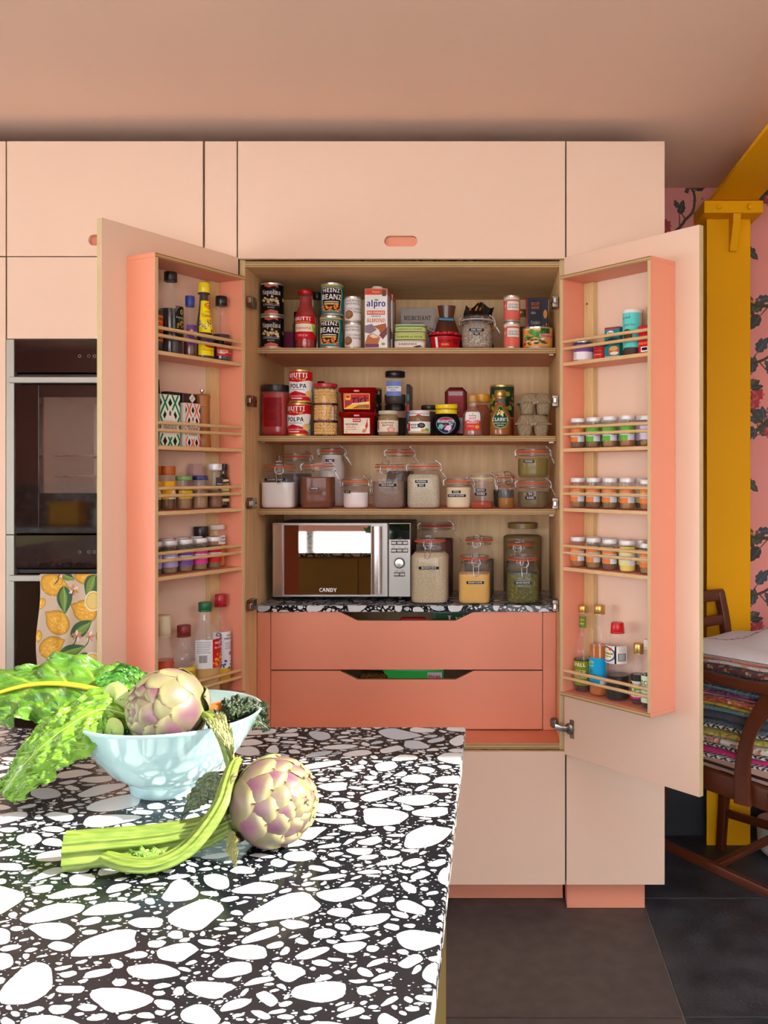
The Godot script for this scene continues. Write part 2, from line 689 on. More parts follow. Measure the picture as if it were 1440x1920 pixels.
func wallpaper() -> Image:
	var n := 1024
	var im := Image.create(n, n, false, Image.FORMAT_RGB8)
	im.fill(rgb(222, 142, 132))
	var r := RandomNumberGenerator.new()
	r.seed = 5
	for k in 15:
		var at := Vector2(r.randf() * n, r.randf() * n)
		var dir := r.randf_range(-2.4, -0.6)
		var pts := [at]
		for i in 26:
			dir += r.randf_range(-0.38, 0.38)
			at += Vector2(22, 0).rotated(dir)
			pts.append(at)
			if i % 2 == 1:
				var side := dir + (1.0 if r.randf() < 0.5 else -1.0) * r.randf_range(0.5, 1.2)
				var tw := at + Vector2(r.randf_range(14, 60), 0).rotated(side)
				stroke(im, [at, tw], 3, 2, rgb(78, 66, 44))
				var v := r.randf()
				if v < 0.74:
					var c: Color = [rgb(58, 56, 54), rgb(70, 74, 62), rgb(92, 88, 62), rgb(64, 70, 74)][r.randi() % 4]
					for q in 1 + r.randi() % 3:
						var d2 := side + r.randf_range(-0.9, 0.9)
						var l := r.randf_range(40, 86)
						fill_poly(im, leaf_poly(tw, d2, l, l * 0.26, 3), c, true)
						stroke(im, [tw, tw + Vector2(l * 0.85, 0).rotated(d2)], 1.5, 0.8, c.lightened(0.25))
				elif v < 0.93:
					for q in 7:
						fill_poly(im, leaf_poly(tw + Vector2(r.randf_range(-20, 20), r.randf_range(-20, 20)), r.randf() * TAU, 15, 6), [rgb(206, 152, 70), rgb(190, 96, 70)][q % 2], true)
				else:
					for q in 9:
						fill_poly(im, leaf_poly(tw, q * TAU / 9, 34, 13), rgb(170, 58, 62) if q % 3 else rgb(196, 92, 92), true)
		stroke(im, pts, 9, 4, rgb(72, 60, 42))
	return im

# ------------------------------------------------------------------ printed labels, all in one picture
func cell(key: String) -> Rect2:
	var r: Rect2i = cells[key]
	return Rect2((r.position.x + 0.6) / 2048.0, (r.position.y + 0.6) / 2048.0, (r.size.x - 1.2) / 2048.0, (r.size.y - 1.2) / 2048.0)

func font(n: String) -> SystemFont:
	if not fonts.has(n):
		var f := SystemFont.new()
		f.font_names = PackedStringArray(["Droid Serif" if n.begins_with("serif") else "Droid Sans"])
		f.font_weight = 700 if n.ends_with("b") else 400
		f.font_italic = false
		fonts[n] = f
	return fonts[n]

func write(im: Image, text: String, cx: float, cy: float, size: int, col: Color, fname := "sansb", maxw := 0.0, turned := false):
	var ts := TextServerManager.get_primary_interface()
	var f := font(fname)
	var rid: RID = f.get_rids()[0]
	var key := fname + str(size)
	var sv := Vector2i(size, 0)
	if not glyphs.has(key):
		ts.font_render_range(rid, sv, 32, 126)
		glyphs[key] = {}
	var sh := ts.create_shaped_text()
	ts.shaped_text_add_string(sh, text, [rid], size)
	ts.shaped_text_shape(sh)
	var width := ts.shaped_text_get_size(sh).x
	var squeeze := minf(1.0, maxf(maxw, 1.0) / width) if maxw > 0.0 else 1.0
	var x := cx - width * squeeze / 2
	var base := cy + size * 0.36
	for g in ts.shaped_text_get_glyphs(sh):
		var pics: Dictionary = glyphs[key]
		var idx: int = ts.font_get_glyph_texture_idx(g.font_rid, sv, g.index)
		if idx >= 0:
			if not pics.has(idx):
				pics[idx] = ts.font_get_texture_image(g.font_rid, sv, idx)
			var pic: Image = pics[idx]
			var r: Rect2 = ts.font_get_glyph_uv_rect(g.font_rid, sv, g.index)
			var off: Vector2 = ts.font_get_glyph_offset(g.font_rid, sv, g.index)
			for j in int(r.size.y):
				for i in int(r.size.x * squeeze):
					var a := pic.get_pixel(int(r.position.x + i / squeeze), int(r.position.y) + j).a
					if a > 0.05:
						var px := int(x + off.x * squeeze) + i
						var py := int(base + off.y) + j
						if turned:
							var q := Vector2(px - cx, py - cy)
							px = int(cx + q.y)
							py = int(cy - q.x)
						if px >= 0 and py >= 0 and px < im.get_width() and py < im.get_height():
							im.set_pixel(px, py, im.get_pixel(px, py).lerp(col, a))
		x += g.advance * squeeze
	ts.free_rid(sh)

# cmds: ["r", x, y, w, h, c] fills, ["e", x, y, rx, ry, c] ellipses, ["t", text, x, y, size, c, font, maxwidth] writes, ["v", ...] writes upwards, ["p", [x, y, ...], c] fills an outline, ["s", n, x, y, w, h, colours, size] strews blobs
func lab(key: String, w: int, h: int, bg: Color, cmds := []):
	var im := Image.create(w, h, false, Image.FORMAT_RGB8)
	im.fill(bg)
	for c in cmds:
		match c[0]:
			"r":
				im.fill_rect(Rect2i(c[1], c[2], c[3], c[4]), c[5])
			"e":
				var p := PackedVector2Array()
				for i in 28:
					p.append(Vector2(c[1] + c[3] * cos(TAU * i / 28), c[2] + c[4] * sin(TAU * i / 28)))
				fill_poly(im, p, c[5])
			"p":
				var p := PackedVector2Array()
				for i in range(0, c[1].size(), 2):
					p.append(Vector2(c[1][i], c[1][i + 1]))
				fill_poly(im, p, c[2])
			"s":
				for i in c[1]:
					var q := Vector2(c[2] + rng.randf() * c[4], c[3] + rng.randf() * c[5])
					var s: float = c[7] * rng.randf_range(0.5, 1.0)
					fill_poly(im, leaf_poly(q, rng.randf() * TAU, s * 2, s * 0.8), c[6][rng.randi() % c[6].size()])
			"t":
				write(im, c[1], c[2], c[3], c[4], c[5], c[6] if c.size() > 6 else "sansb", c[7] if c.size() > 7 else w * 0.92)
			"v":
				write(im, c[1], c[2], c[3], c[4], c[5], "sansb", h * 0.92, true)
	drawn[key] = im

# lays the drawn labels out on one sheet, tallest first
func pack():
	var keys := drawn.keys()
	keys.sort_custom(func(a, b): return drawn[a].get_height() > drawn[b].get_height() if drawn[a].get_height() != drawn[b].get_height() else a < b)
	var pen := Vector2i(8, 8)
	var row := 0
	for key in keys:
		var im: Image = drawn[key]
		var s := im.get_size()
		if pen.x + s.x + 8 > 2048:
			pen = Vector2i(8, pen.y + row + 8)
			row = 0
		row = maxi(row, s.y)
		atlas.blit_rect(im, Rect2i(Vector2i.ZERO, s), pen)
		cells[key] = Rect2i(pen, s)
		pen.x += s.x + 8
	if pen.y + row > 2048:
		print("labels overflow ", pen.y + row)

func tape(key: String, text: String):
	lab(key, maxi(40, 14 * text.length() + 16), 26, rgb(16, 16, 18), [["t", text, (maxi(40, 14 * text.length() + 16)) / 2, 12, 20, rgb(240, 240, 240), "sansb", 13 * text.length()]])

func lines(n: int, x: int, y: int, w: int, gap: int, c: Color) -> Array:
	var out := []
	for i in n:
		out.append(["r", x + (i * 7) % 5, y + i * gap, w - (i * 13) % 11, maxi(2, gap / 3), c])
	return out

func make_labels():
	atlas = Image.create(2048, 2048, false, Image.FORMAT_RGB8)
	atlas.fill(rgb(200, 200, 200))
	var W := rgb(240, 238, 234)
	var K := rgb(22, 20, 20)
	var R := rgb(196, 22, 30)
	var cream := rgb(236, 222, 190)
	lab("can_black", 320, 150, rgb(26, 23, 23), [["p", [128, 0, 192, 0, 192, 16, 172, 8, 150, 18, 128, 10], rgb(206, 104, 84)], ["p", [128, 150, 192, 150, 192, 138, 160, 130, 128, 140], rgb(206, 104, 84)], ["t", "Napolina", 160, 42, 32, W, "serifb", 92], ["s", 26, 122, 68, 70, 24, [rgb(232, 204, 152), rgb(206, 170, 112)], 9.0], ["t", "CANNELLINI", 160, 106, 16, W, "sans", 80], ["t", "BEANS", 160, 121, 11, W, "sans"], ["e", 228, 76, 10, 10, rgb(206, 170, 80)]])
	lab("can_teal", 320, 150, rgb(0, 128, 146), [["r", 0, 0, 320, 8, rgb(210, 170, 80)], ["p", [108, 14, 206, 14, 214, 44, 200, 140, 116, 140, 100, 44], rgb(214, 176, 84)], ["p", [112, 18, 202, 18, 209, 44, 196, 136, 120, 136, 105, 44], rgb(30, 22, 20)], ["t", "HEINZ", 157, 32, 28, W, "sansb", 84], ["t", "BEANZ", 157, 66, 38, W, "sansb", 100], ["r", 122, 88, 70, 4, W], ["r", 122, 96, 70, 10, rgb(210, 170, 80)], ["s", 34, 110, 108, 86, 28, [rgb(226, 120, 50), rgb(240, 150, 80), rgb(200, 88, 36)], 8.0], ["v", "Beanz", 232, 96, 16, W]])
	lab("can_coconut", 320, 190, rgb(232, 224, 220), [["t", "ESSENTIAL", 160, 24, 22, rgb(70, 64, 62), "sans", 110], ["t", "WAITROSE", 160, 50, 22, rgb(70, 64, 62), "sans", 110], ["t", "COCONUT", 172, 94, 24, rgb(70, 64, 62), "sans", 120], ["t", "CREAM", 190, 120, 24, rgb(70, 64, 62), "sans", 90], ["e", 132, 142, 30, 38, rgb(140, 94, 58)], ["e", 128, 136, 22, 28, rgb(160, 112, 74)]])
	lab("passata", 320, 170, R, [["t", "MUTTI", 150, 26, 34, W, "sansb", 92], ["r", 112, 48, 80, 5, rgb(214, 170, 70)], ["r", 104, 60, 120, 56, cream], ["p", [200, 60, 236, 60, 236, 150, 206, 116], rgb(150, 180, 50)], ["p", [196, 60, 236, 66, 236, 100], rgb(226, 208, 60)], ["t", "Passata", 154, 90, 26, rgb(160, 40, 40), "serif", 84], ["t", "ricca", 154, 142, 22, W, "serif", 70], ["r", 224, 8, 14, 100, rgb(220, 160, 150)]])
	lab("almond_carton", 160, 430, rgb(238, 234, 230), [["r", 0, 0, 160, 44, rgb(222, 84, 50)], ["t", "Plant", 80, 24, 24, rgb(240, 200, 180), "sans"], ["r", 124, 8, 28, 46, rgb(92, 80, 60)], ["e", 82, 82, 15, 7, rgb(110, 168, 60)], ["t", "alpro", 80, 108, 62, rgb(60, 50, 140), "sansb", 140], ["r", 14, 160, 130, 30, rgb(226, 86, 50)], ["t", "NO SUGARS", 79, 175, 24, W, "sansb", 120], ["t", "UNROASTED", 80, 202, 12, rgb(90, 70, 60)], ["t", "ALMOND", 80, 232, 40, rgb(208, 112, 50), "sansb", 136], ["p", [0, 270, 50, 258, 86, 300, 40, 330, 0, 320], rgb(140, 120, 130)], ["p", [60, 274, 150, 252, 160, 300, 120, 350, 100, 300], rgb(176, 100, 60)], ["p", [100, 340, 160, 280, 160, 330, 130, 370], rgb(120, 74, 74)], ["p", [0, 400, 20, 340, 60, 326, 110, 356, 90, 420, 20, 430], rgb(190, 110, 64)], ["p", [30, 345, 60, 330, 100, 356, 60, 362], rgb(240, 214, 180)], ["r", 0, 404, 100, 26, rgb(110, 60, 96)], ["e", 132, 404, 14, 10, rgb(130, 160, 70)]])
	lab("carton_side", 90, 430, rgb(232, 226, 220), [["r", 0, 0, 90, 44, rgb(214, 80, 50)], ["r", 60, 44, 30, 386, rgb(150, 70, 50)]] + lines(18, 8, 60, 46, 18, rgb(150, 140, 136)))
	lab("pouch", 160, 150, rgb(156, 146, 142), [["t", "MERCHANT", 80, 50, 30, rgb(48, 42, 40), "serifb", 138], ["t", "GOURMET", 80, 76, 13, rgb(60, 54, 50), "serif"], ["s", 40, 0, 94, 160, 40, [rgb(90, 92, 66), rgb(120, 112, 84), rgb(70, 66, 52)], 8.0]])
	lab("tin_a", 320, 60, rgb(196, 206, 120), [["r", 0, 0, 320, 16, rgb(92, 150, 90)], ["t", "SARDINE & CITRON", 160, 40, 22, rgb(60, 70, 40), "serifb", 150]])
	lab("tin_b", 320, 60, rgb(188, 200, 104), [["t", "SARDINE au THYM", 160, 34, 24, rgb(60, 70, 40), "serifb", 150]])
	lab("tin_c", 320, 60, rgb(232, 220, 208), [["t", "SARDINES", 150, 26, 26, rgb(60, 46, 44), "serifb", 110], ["p", [180, 54, 220, 36, 240, 48, 210, 60], rgb(50, 50, 60)]])
	lab("noodle_tub", 320, 70, R, [["r", 80, 0, 22, 70, W], ["t", "SAMYANG", 165, 26, 24, rgb(90, 20, 20), "sansb"], ["t", "RAMEN", 165, 50, 18, rgb(240, 180, 60), "sansb"], ["r", 230, 8, 60, 40, rgb(140, 16, 20)]])
	lab("noodle_lid", 128, 32, rgb(172, 12, 46), [["s", 26, 4, 4, 120, 24, [rgb(206, 40, 70), rgb(120, 6, 30), rgb(220, 120, 40)], 7.0]])
	lab("leafy_pack", 160, 120, rgb(30, 24, 22), [["s", 50, 0, 0, 160, 120, [rgb(226, 140, 44), rgb(200, 104, 36), rgb(60, 44, 36)], 9.0], ["r", 26, 66, 70, 34, rgb(30, 24, 22)], ["t", "Cafe", 60, 82, 30, rgb(230, 210, 180), "serifb"]])
	lab("tin_coral", 320, 190, rgb(230, 112, 96), [["r", 0, 0, 320, 20, rgb(232, 220, 206)], ["s", 20, 90, 20, 40, 90, [rgb(206, 90, 96), rgb(246, 190, 180)], 10.0], ["r", 118, 30, 94, 84, rgb(200, 70, 60)], ["r", 122, 34, 86, 76, rgb(238, 230, 220)], ["t", "VELVET", 165, 64, 20, rgb(60, 50, 48), "serif", 70], ["t", "TOMATO", 165, 86, 20, rgb(60, 50, 48), "serif", 70]])
	lab("crackers", 150, 220, rgb(52, 50, 74), [["r", 28, 10, 84, 110, rgb(44, 40, 44)], ["t", "BISCUIT", 66, 24, 16, rgb(214, 110, 60)], ["t", "BAKERS", 66, 40, 16, rgb(214, 110, 60)], ["t", "olive", 52, 60, 14, W, "serif"], ["t", "Crackers", 66, 100, 20, W, "serif", 64], ["r", 0, 0, 10, 130, rgb(180, 50, 50)], ["s", 26, 0, 110, 150, 90, [rgb(196, 60, 60), rgb(216, 150, 70), rgb(92, 90, 120)], 7.0], ["e", 100, 190, 40, 36, rgb(206, 160, 100)], ["e", 60, 206, 40, 26, rgb(190, 140, 84)], ["e", 96, 170, 14, 14, rgb(190, 60, 50)], ["e", 136, 66, 14, 18, rgb(216, 150, 70)]])
	lab("can_veg", 320, 130, rgb(236, 164, 76), [["r", 0, 0, 320, 10, rgb(240, 206, 140)], ["r", 162, 0, 36, 50, rgb(34, 84, 44)], ["s", 24, 96, 20, 64, 50, [rgb(60, 130, 60), rgb(90, 160, 80)], 14.0], ["s", 22, 100, 66, 90, 50, [rgb(226, 214, 190), rgb(90, 66, 50), rgb(190, 176, 150), rgb(60, 80, 50)], 12.0], ["e", 190, 54, 34, 18, rgb(230, 150, 150)], ["t", "Qinghua", 190, 54, 18, rgb(120, 40, 40), "serifb", 56], ["e", 98, 110, 8, 12, R], ["e", 226, 76, 12, 22, rgb(236, 226, 214)]])
	lab("red_print", 160, 180, rgb(150, 16, 20), [["t", "FORTUNA", 80, 40, 26, rgb(74, 40, 44), "sansb", 110], ["t", "ROASTED", 80, 80, 22, rgb(88, 60, 66), "sansb", 100], ["t", "RED", 80, 106, 20, rgb(74, 40, 44)], ["t", "PEPPERS", 80, 132, 22, rgb(74, 40, 44), "sansb", 100], ["r", 50, 154, 60, 6, rgb(96, 50, 54)]])
	lab("polpa", 320, 150, rgb(234, 230, 226), [["p", [0, 0, 320, 0, 320, 50, 200, 46, 150, 56, 90, 46, 0, 52], R], ["t", "MUTTI", 150, 20, 34, W, "sansb", 92], ["s", 10, 120, 34, 66, 8, [rgb(214, 160, 70)], 6.0], ["t", "POLPA", 150, 76, 30, rgb(40, 38, 42), "sansb", 78], ["r", 122, 92, 60, 4, rgb(120, 160, 190)], ["p", [190, 150, 236, 60, 320, 60, 320, 150], rgb(96, 170, 206)], ["p", [80, 150, 96, 116, 140, 100, 190, 116, 220, 150], R], ["e", 206, 114, 20, 18, rgb(226, 190, 110)], ["t", "di pomodoro", 146, 126, 15, W, "serif"], ["r", 120, 136, 50, 5, W], ["r", 236, 8, 24, 36, rgb(214, 90, 90)]])
	lab("chick_band", 320, 18, rgb(30, 22, 22), [["t", "CHICKPEAS", 160, 8, 14, rgb(214, 120, 130)]])
	lab("tub_top", 200, 120, rgb(240, 206, 90), [["r", 5, 5, 190, 110, rgb(206, 16, 30)], ["p", [5, 115, 60, 80, 195, 60, 195, 115], rgb(240, 196, 40)], ["p", [60, 115, 110, 92, 195, 84, 195, 115], rgb(196, 70, 30)], ["r", 12, 10, 40, 40, rgb(236, 180, 60)], ["r", 18, 16, 28, 18, R], ["p", [60, 34, 100, 30, 100, 40, 84, 44, 80, 70, 70, 70, 74, 44, 60, 44], K], ["p", [104, 24, 114, 24, 118, 74, 108, 74], K], ["p", [122, 40, 150, 34, 150, 44, 136, 48, 132, 66, 122, 64], K], ["p", [156, 18, 166, 18, 172, 66, 160, 66], K], ["p", [170, 34, 186, 32, 186, 42, 172, 42], K], ["p", [62, 76, 190, 66, 190, 72, 62, 84], W], ["r", 14, 60, 34, 22, rgb(110, 70, 80)], ["r", 110, 100, 60, 10, rgb(110, 150, 50)]])
	lab("tub_low", 200, 120, rgb(238, 220, 196), [["r", 70, 6, 60, 26, R], ["t", "SSAM", 100, 18, 20, W, "sansb", 50], ["t", "GOCHUJANG", 60, 48, 20, rgb(70, 30, 30), "sansb", 96], ["t", "chilli paste", 56, 70, 16, R, "sans"], ["t", "hot and sweet", 56, 88, 13, rgb(150, 50, 40), "sans"], ["e", 18, 108, 10, 9, rgb(216, 206, 40)], ["p", [180, 16, 186, 60, 160, 112, 140, 110, 166, 60], rgb(206, 50, 50)], ["p", [186, 8, 182, 18, 172, 26, 178, 14], rgb(70, 60, 40)], ["e", 146, 78, 22, 22, rgb(244, 230, 214)], ["e", 158, 96, 16, 12, rgb(226, 140, 90)]])
	lab("blue_white", 110, 130, rgb(120, 140, 206), [["r", 0, 46, 110, 44, W], ["t", "MUSTARD", 55, 60, 16, rgb(60, 60, 110)], ["t", "SEEDS", 55, 78, 14, rgb(60, 60, 110)]])
	lab("nut_butter", 160, 90, rgb(238, 226, 200), [["r", 8, 8, 18, 66, rgb(206, 70, 70)], ["t", "ALMOND", 84, 20, 18, rgb(90, 60, 60), "sansb"], ["t", "BUTTER", 84, 40, 18, rgb(90, 60, 60), "sansb"], ["e", 104, 72, 24, 22, rgb(226, 150, 140)], ["e", 104, 74, 14, 14, rgb(238, 190, 176)]])
	lab("miso", 160, 90, W, [["r", 4, 10, 26, 60, R], ["t", "WHITE", 62, 26, 18, K], ["t", "MISO", 60, 46, 18, K], ["e", 96, 30, 20, 20, rgb(40, 38, 40)], ["e", 96, 30, 12, 12, rgb(96, 92, 92)], ["r", 0, 74, 160, 16, rgb(208, 186, 140)], ["e", 128, 62, 16, 12, rgb(120, 186, 60)], ["e", 104, 68, 12, 12, rgb(230, 160, 90)]])
	lab("check", 160, 24, R, [["p", [0, 0, 20, 24, 40, 0, 60, 24, 80, 0, 100, 24, 120, 0, 140, 24, 160, 0], W]])
	lab("yeast", 240, 170, rgb(24, 17, 16), [["e", 120, 96, 92, 66, rgb(112, 176, 200)], ["e", 120, 98, 84, 58, rgb(52, 40, 66)], ["p", [40, 84, 60, 50, 120, 34, 180, 50, 200, 84, 170, 64, 120, 52, 70, 64], rgb(190, 34, 70)], ["t", "MARMITE", 120, 72, 38, W, "sansb", 146], ["s", 16, 60, 90, 120, 50, [rgb(214, 170, 206), rgb(230, 226, 230), rgb(110, 200, 200), rgb(180, 60, 120), rgb(110, 80, 160)], 14.0], ["e", 78, 112, 24, 18, rgb(120, 206, 190)], ["e", 146, 124, 26, 20, rgb(230, 214, 226)]])
	lab("honey", 130, 160, rgb(214, 58, 44), [["p", [0, 78, 0, 0, 130, 0, 130, 78, 104, 72, 65, 80, 26, 72], W], ["e", 65, 18, 9, 7, rgb(226, 180, 60)], ["t", "Rowse", 65, 34, 18, rgb(60, 50, 40), "serifb"], ["t", "HOT", 65, 58, 28, rgb(208, 50, 44)], ["t", "HONEY", 65, 92, 30, W, "sansb", 112], ["t", "CHILLI", 48, 124, 18, rgb(250, 200, 180)], ["e", 100, 130, 18, 16, rgb(236, 170, 70)]])
	lab("syrup", 150, 190, rgb(150, 96, 40), [["p", [56, 6, 94, 6, 132, 90, 140, 130, 116, 168, 75, 182, 34, 168, 10, 130, 18, 90], rgb(206, 170, 90)], ["p", [59, 11, 91, 11, 127, 92, 134, 130, 112, 163, 75, 176, 38, 163, 16, 130, 23, 92], rgb(22, 86, 74)], ["s", 22, 48, 36, 50, 44, [rgb(244, 232, 170), rgb(240, 216, 130)], 11.0], ["t", "CLARK'S", 75, 112, 36, W, "sansb", 126], ["t", "MAPLE SYRUP", 75, 140, 15, rgb(240, 220, 120)], ["r", 50, 154, 50, 4, W]])
	lab("can_corn", 320, 240, rgb(38, 70, 48), [["s", 40, 60, 20, 200, 120, [rgb(226, 190, 60), rgb(150, 160, 60), rgb(180, 60, 40)], 16.0], ["r", 0, 150, 320, 8, rgb(206, 180, 90)], ["r", 0, 158, 320, 82, rgb(176, 60, 40)]])
	lab("can_dark", 320, 200, rgb(22, 30, 26), [["s", 60, 90, 10, 150, 170, [rgb(54, 110, 50), rgb(30, 60, 36), rgb(190, 60, 40), rgb(200, 170, 120)], 12.0]])
	lab("spine", 40, 160, rgb(30, 32, 40), [["r", 8, 60, 24, 24, rgb(190, 40, 50)], ["r", 8, 88, 24, 24, rgb(60, 110, 190)], ["r", 8, 120, 24, 14, rgb(210, 210, 210)], ["r", 8, 30, 24, 20, rgb(50, 130, 130)]])
	lab("fish_box", 150, 180, rgb(150, 24, 34), [["r", 22, 50, 106, 96, rgb(120, 16, 26)], ["t", "single", 62, 70, 20, rgb(226, 190, 180), "serif"], ["t", "origin", 62, 90, 20, rgb(226, 190, 180), "serif"], ["t", "chocolate", 74, 120, 16, rgb(226, 190, 180), "sans"]])
	# tapes
	for t in ["CASTER SUGAR", "COCOA", "SALT", "RICE FLOUR", "PUDDING", "RICE", "VITAL", "WHEAT GLUTEN", "SMOKED", "PAPRIKA", "FENNEL", "RYE", "FLAKES", "PLAIN", "BASMATI RICE", "GRAM FLOUR", "MUNG BEANS", "EARL GREY", "TEA"]:
		tape("tape_" + t, t)
	# left door
	lab("relish", 200, 200, rgb(236, 112, 46), [["t", "HENDERSON'S", 100, 30, 30, K, "sansb", 180], ["e", 100, 90, 44, 32, K], ["e", 100, 90, 39, 27, rgb(236, 112, 46)], ["e", 100, 90, 5, 12, K], ["r", 20, 126, 160, 6, K], ["t", "RELISH", 100, 164, 44, K, "sansb", 150]])
	lab("molasses", 130, 240, rgb(26, 24, 24), [["p", [0, 0, 0, 60, 20, 24, 46, 6], rgb(120, 92, 80)], ["p", [130, 0, 130, 60, 110, 24, 84, 6], rgb(120, 92, 80)], ["e", 65, 44, 19, 19, rgb(190, 206, 60)], ["e", 65, 44, 11, 11, rgb(40, 50, 30)], ["t", "Pomegranate", 65, 90, 22, W, "serif", 118], ["s", 30, 14, 108, 100, 54, [rgb(206, 170, 60), rgb(110, 60, 50), rgb(80, 90, 50), rgb(150, 120, 70)], 12.0], ["t", "MOLASSES", 65, 190, 18, rgb(180, 170, 150), "sans"], ["r", 20, 214, 90, 4, rgb(140, 130, 110)]])
	lab("purple_leaf", 120, 160, rgb(104, 60, 132), [["s", 26, 10, 20, 100, 90, [rgb(226, 206, 80), rgb(190, 150, 200), rgb(120, 160, 90)], 12.0], ["t", "SAUCE", 60, 132, 24, rgb(226, 206, 80)]])
	lab("tamarind", 150, 230, rgb(246, 220, 20), [["e", 84, 34, 46, 22, rgb(206, 30, 34)], ["e", 84, 34, 40, 17, rgb(246, 214, 40)], ["t", "Maggi", 84, 34, 26, rgb(206, 30, 34), "serifb"], ["t", "Authentic", 80, 78, 18, rgb(190, 60, 50), "serif"], ["t", "Tamarind", 78, 108, 30, rgb(150, 50, 90), "serifb", 124], ["t", "Sauce", 88, 138, 24, rgb(196, 60, 60), "serif"], ["s", 30, 10, 150, 130, 60, [rgb(96, 60, 40), rgb(130, 90, 60), rgb(150, 160, 110), rgb(236, 226, 210)], 13.0]])
	lab("tamarind_low", 150, 90, rgb(246, 220, 20), [["e", 80, 16, 44, 18, rgb(206, 30, 34)], ["r", 20, 50, 110, 5, rgb(190, 150, 20)]])
	lab("fish_sauce", 130, 170, rgb(200, 38, 44), [["r", 0, 0, 130, 60, rgb(30, 22, 24)], ["t", "FISH", 65, 24, 24, rgb(226, 90, 90)], ["r", 0, 100, 130, 10, rgb(226, 120, 60)], ["e", 34, 126, 28, 22, rgb(226, 206, 170)], ["s", 10, 14, 110, 40, 30, [rgb(70, 140, 70), rgb(206, 60, 50)], 8.0], ["t", "sauce", 92, 132, 20, W, "serif"]])
	for q in [["salt_green", rgb(0, 120, 76), rgb(228, 236, 214)], ["salt_orange", rgb(226, 100, 40), rgb(236, 222, 222)]]:
		var cm := []
		for i in range(-1, 3):
			for j in 3:
				var x: int = i * 75
				var y: int = j * 108 - 20
				for e in [[37, -54, 75, 0], [37, -54, 0, 0], [75, 0, 37, 54], [0, 0, 37, 54]]:
					cm.append(["p", [x + e[0] - 6, y + e[1], x + e[0] + 6, y + e[1], x + e[2] + 6, y + e[3], x + e[2] - 6, y + e[3]], q[1]])
				for e in [[37, 0], [0, 54]]:
					cm.append(["p", [x + e[0], y + e[1] - 20, x + e[0] + 15, y + e[1], x + e[0], y + e[1] + 20, x + e[0] - 15, y + e[1]], rgb(34, 30, 32)])
		cm.append(["p", [75, 44, 150, 150, 110, 178, 40, 178, 0, 150], rgb(238, 230, 216)])
		cm.append(["e", 75, 78, 8, 11, rgb(90, 90, 80)])
		cm.append(["t", "Maldon", 75, 130, 38, K, "serif", 104])
		cm.append(["t", "sea salt flakes", 75, 156, 12, rgb(80, 80, 70), "serif"])
		lab(q[0], 150, 216, q[2], cm)
	lab("cube", 44, 44, rgb(236, 228, 220), [["r", 8, 16, 28, 3, rgb(120, 110, 110)], ["r", 8, 24, 28, 3, rgb(120, 110, 110)]])
	lab("curry", 150, 90, rgb(236, 176, 34), [["p", [40, 90, 80, 40, 150, 26, 150, 90], W], ["e", 118, 40, 30, 17, rgb(206, 30, 30)], ["t", "Rajah", 118, 40, 18, W, "serifb", 50]])
	lab("mustard", 150, 90, rgb(236, 210, 40), [["s", 22, 10, 10, 130, 70, [rgb(190, 140, 40), rgb(110, 90, 40)], 7.0]])
	lab("grey_label", 110, 100, rgb(60, 56, 58), [["r", 10, 60, 50, 6, W]])
	lab("vanilla", 110, 160, rgb(232, 214, 150), [["p", [8, 20, 102, 10, 102, 54, 8, 64], rgb(40, 30, 30)], ["t", "VANILLA", 55, 36, 20, rgb(226, 206, 150), "serifb", 80], ["r", 16, 84, 78, 6, rgb(90, 80, 50)], ["r", 10, 104, 90, 34, rgb(50, 40, 36)]])
	for q in [["spice_lilac", rgb(176, 158, 206)], ["spice_violet", rgb(122, 84, 166)], ["spice_pink", rgb(226, 60, 150)], ["spice_red", rgb(206, 36, 40)], ["spice_orange", rgb(232, 130, 62)], ["spice_green", rgb(100, 178, 60)], ["spice_pale", rgb(206, 190, 222)], ["spice_cream", rgb(226, 218, 150)]]:
		lab(q[0], 150, 100, q[1], [["r", 0, 34, 150, 32, rgb(222, 226, 230)], ["t", "spice", 56, 50, 22, rgb(50, 50, 56), "serif"], ["r", 110, 34, 40, 66, rgb(214, 218, 222)], ["r", 118, 44, 24, 4, rgb(120, 120, 120)], ["r", 118, 56, 24, 4, rgb(120, 120, 120)]])
	lab("turmeric", 110, 60, W, [["t", "GROUND", 55, 18, 18, K], ["t", "TURMERIC", 55, 40, 18, K, "sansb", 92]])
	var bars := []
	for i in 14:
		bars.append(["r", 22 + i * 3, 96, 1 + i % 2, 46, rgb(40, 40, 40)])
	lab("veg_oil", 230, 180, rgb(206, 34, 36), [["r", 0, 0, 92, 180, rgb(230, 228, 226)]] + lines(7, 8, 12, 74, 11, rgb(130, 130, 130)) + bars + [["t", "vegetable", 160, 24, 26, W, "sansb", 110], ["t", "for all kitchens", 158, 54, 20, W, "sansb", 110], ["s", 46, 100, 84, 124, 80, [rgb(240, 160, 50), rgb(226, 120, 30), rgb(250, 196, 90), rgb(206, 60, 30)], 13.0], ["r", 186, 112, 20, 30, W]])
	lab("rapeseed", 140, 330, rgb(228, 228, 234), [["v", "BORDERFIELDS", 34, 122, 40, rgb(30, 32, 44)], ["t", "COLD", 100, 26, 18, rgb(40, 40, 50)], ["t", "PRESSED", 98, 46, 17, rgb(40, 40, 50), "sansb", 70], ["p", [104, 130, 116, 144, 104, 160, 92, 144], rgb(200, 40, 70)], ["r", 0, 236, 140, 94, rgb(238, 186, 52)], ["s", 16, 30, 190, 100, 60, [rgb(70, 84, 160), rgb(90, 60, 120), rgb(60, 120, 150)], 12.0]] + lines(4, 66, 72, 62, 12, rgb(150, 150, 160)))
	lab("yellow_label", 150, 80, rgb(240, 206, 60), [["t", "SESAME", 75, 30, 26, rgb(150, 70, 30)], ["t", "OIL", 75, 56, 24, rgb(150, 70, 30)]])
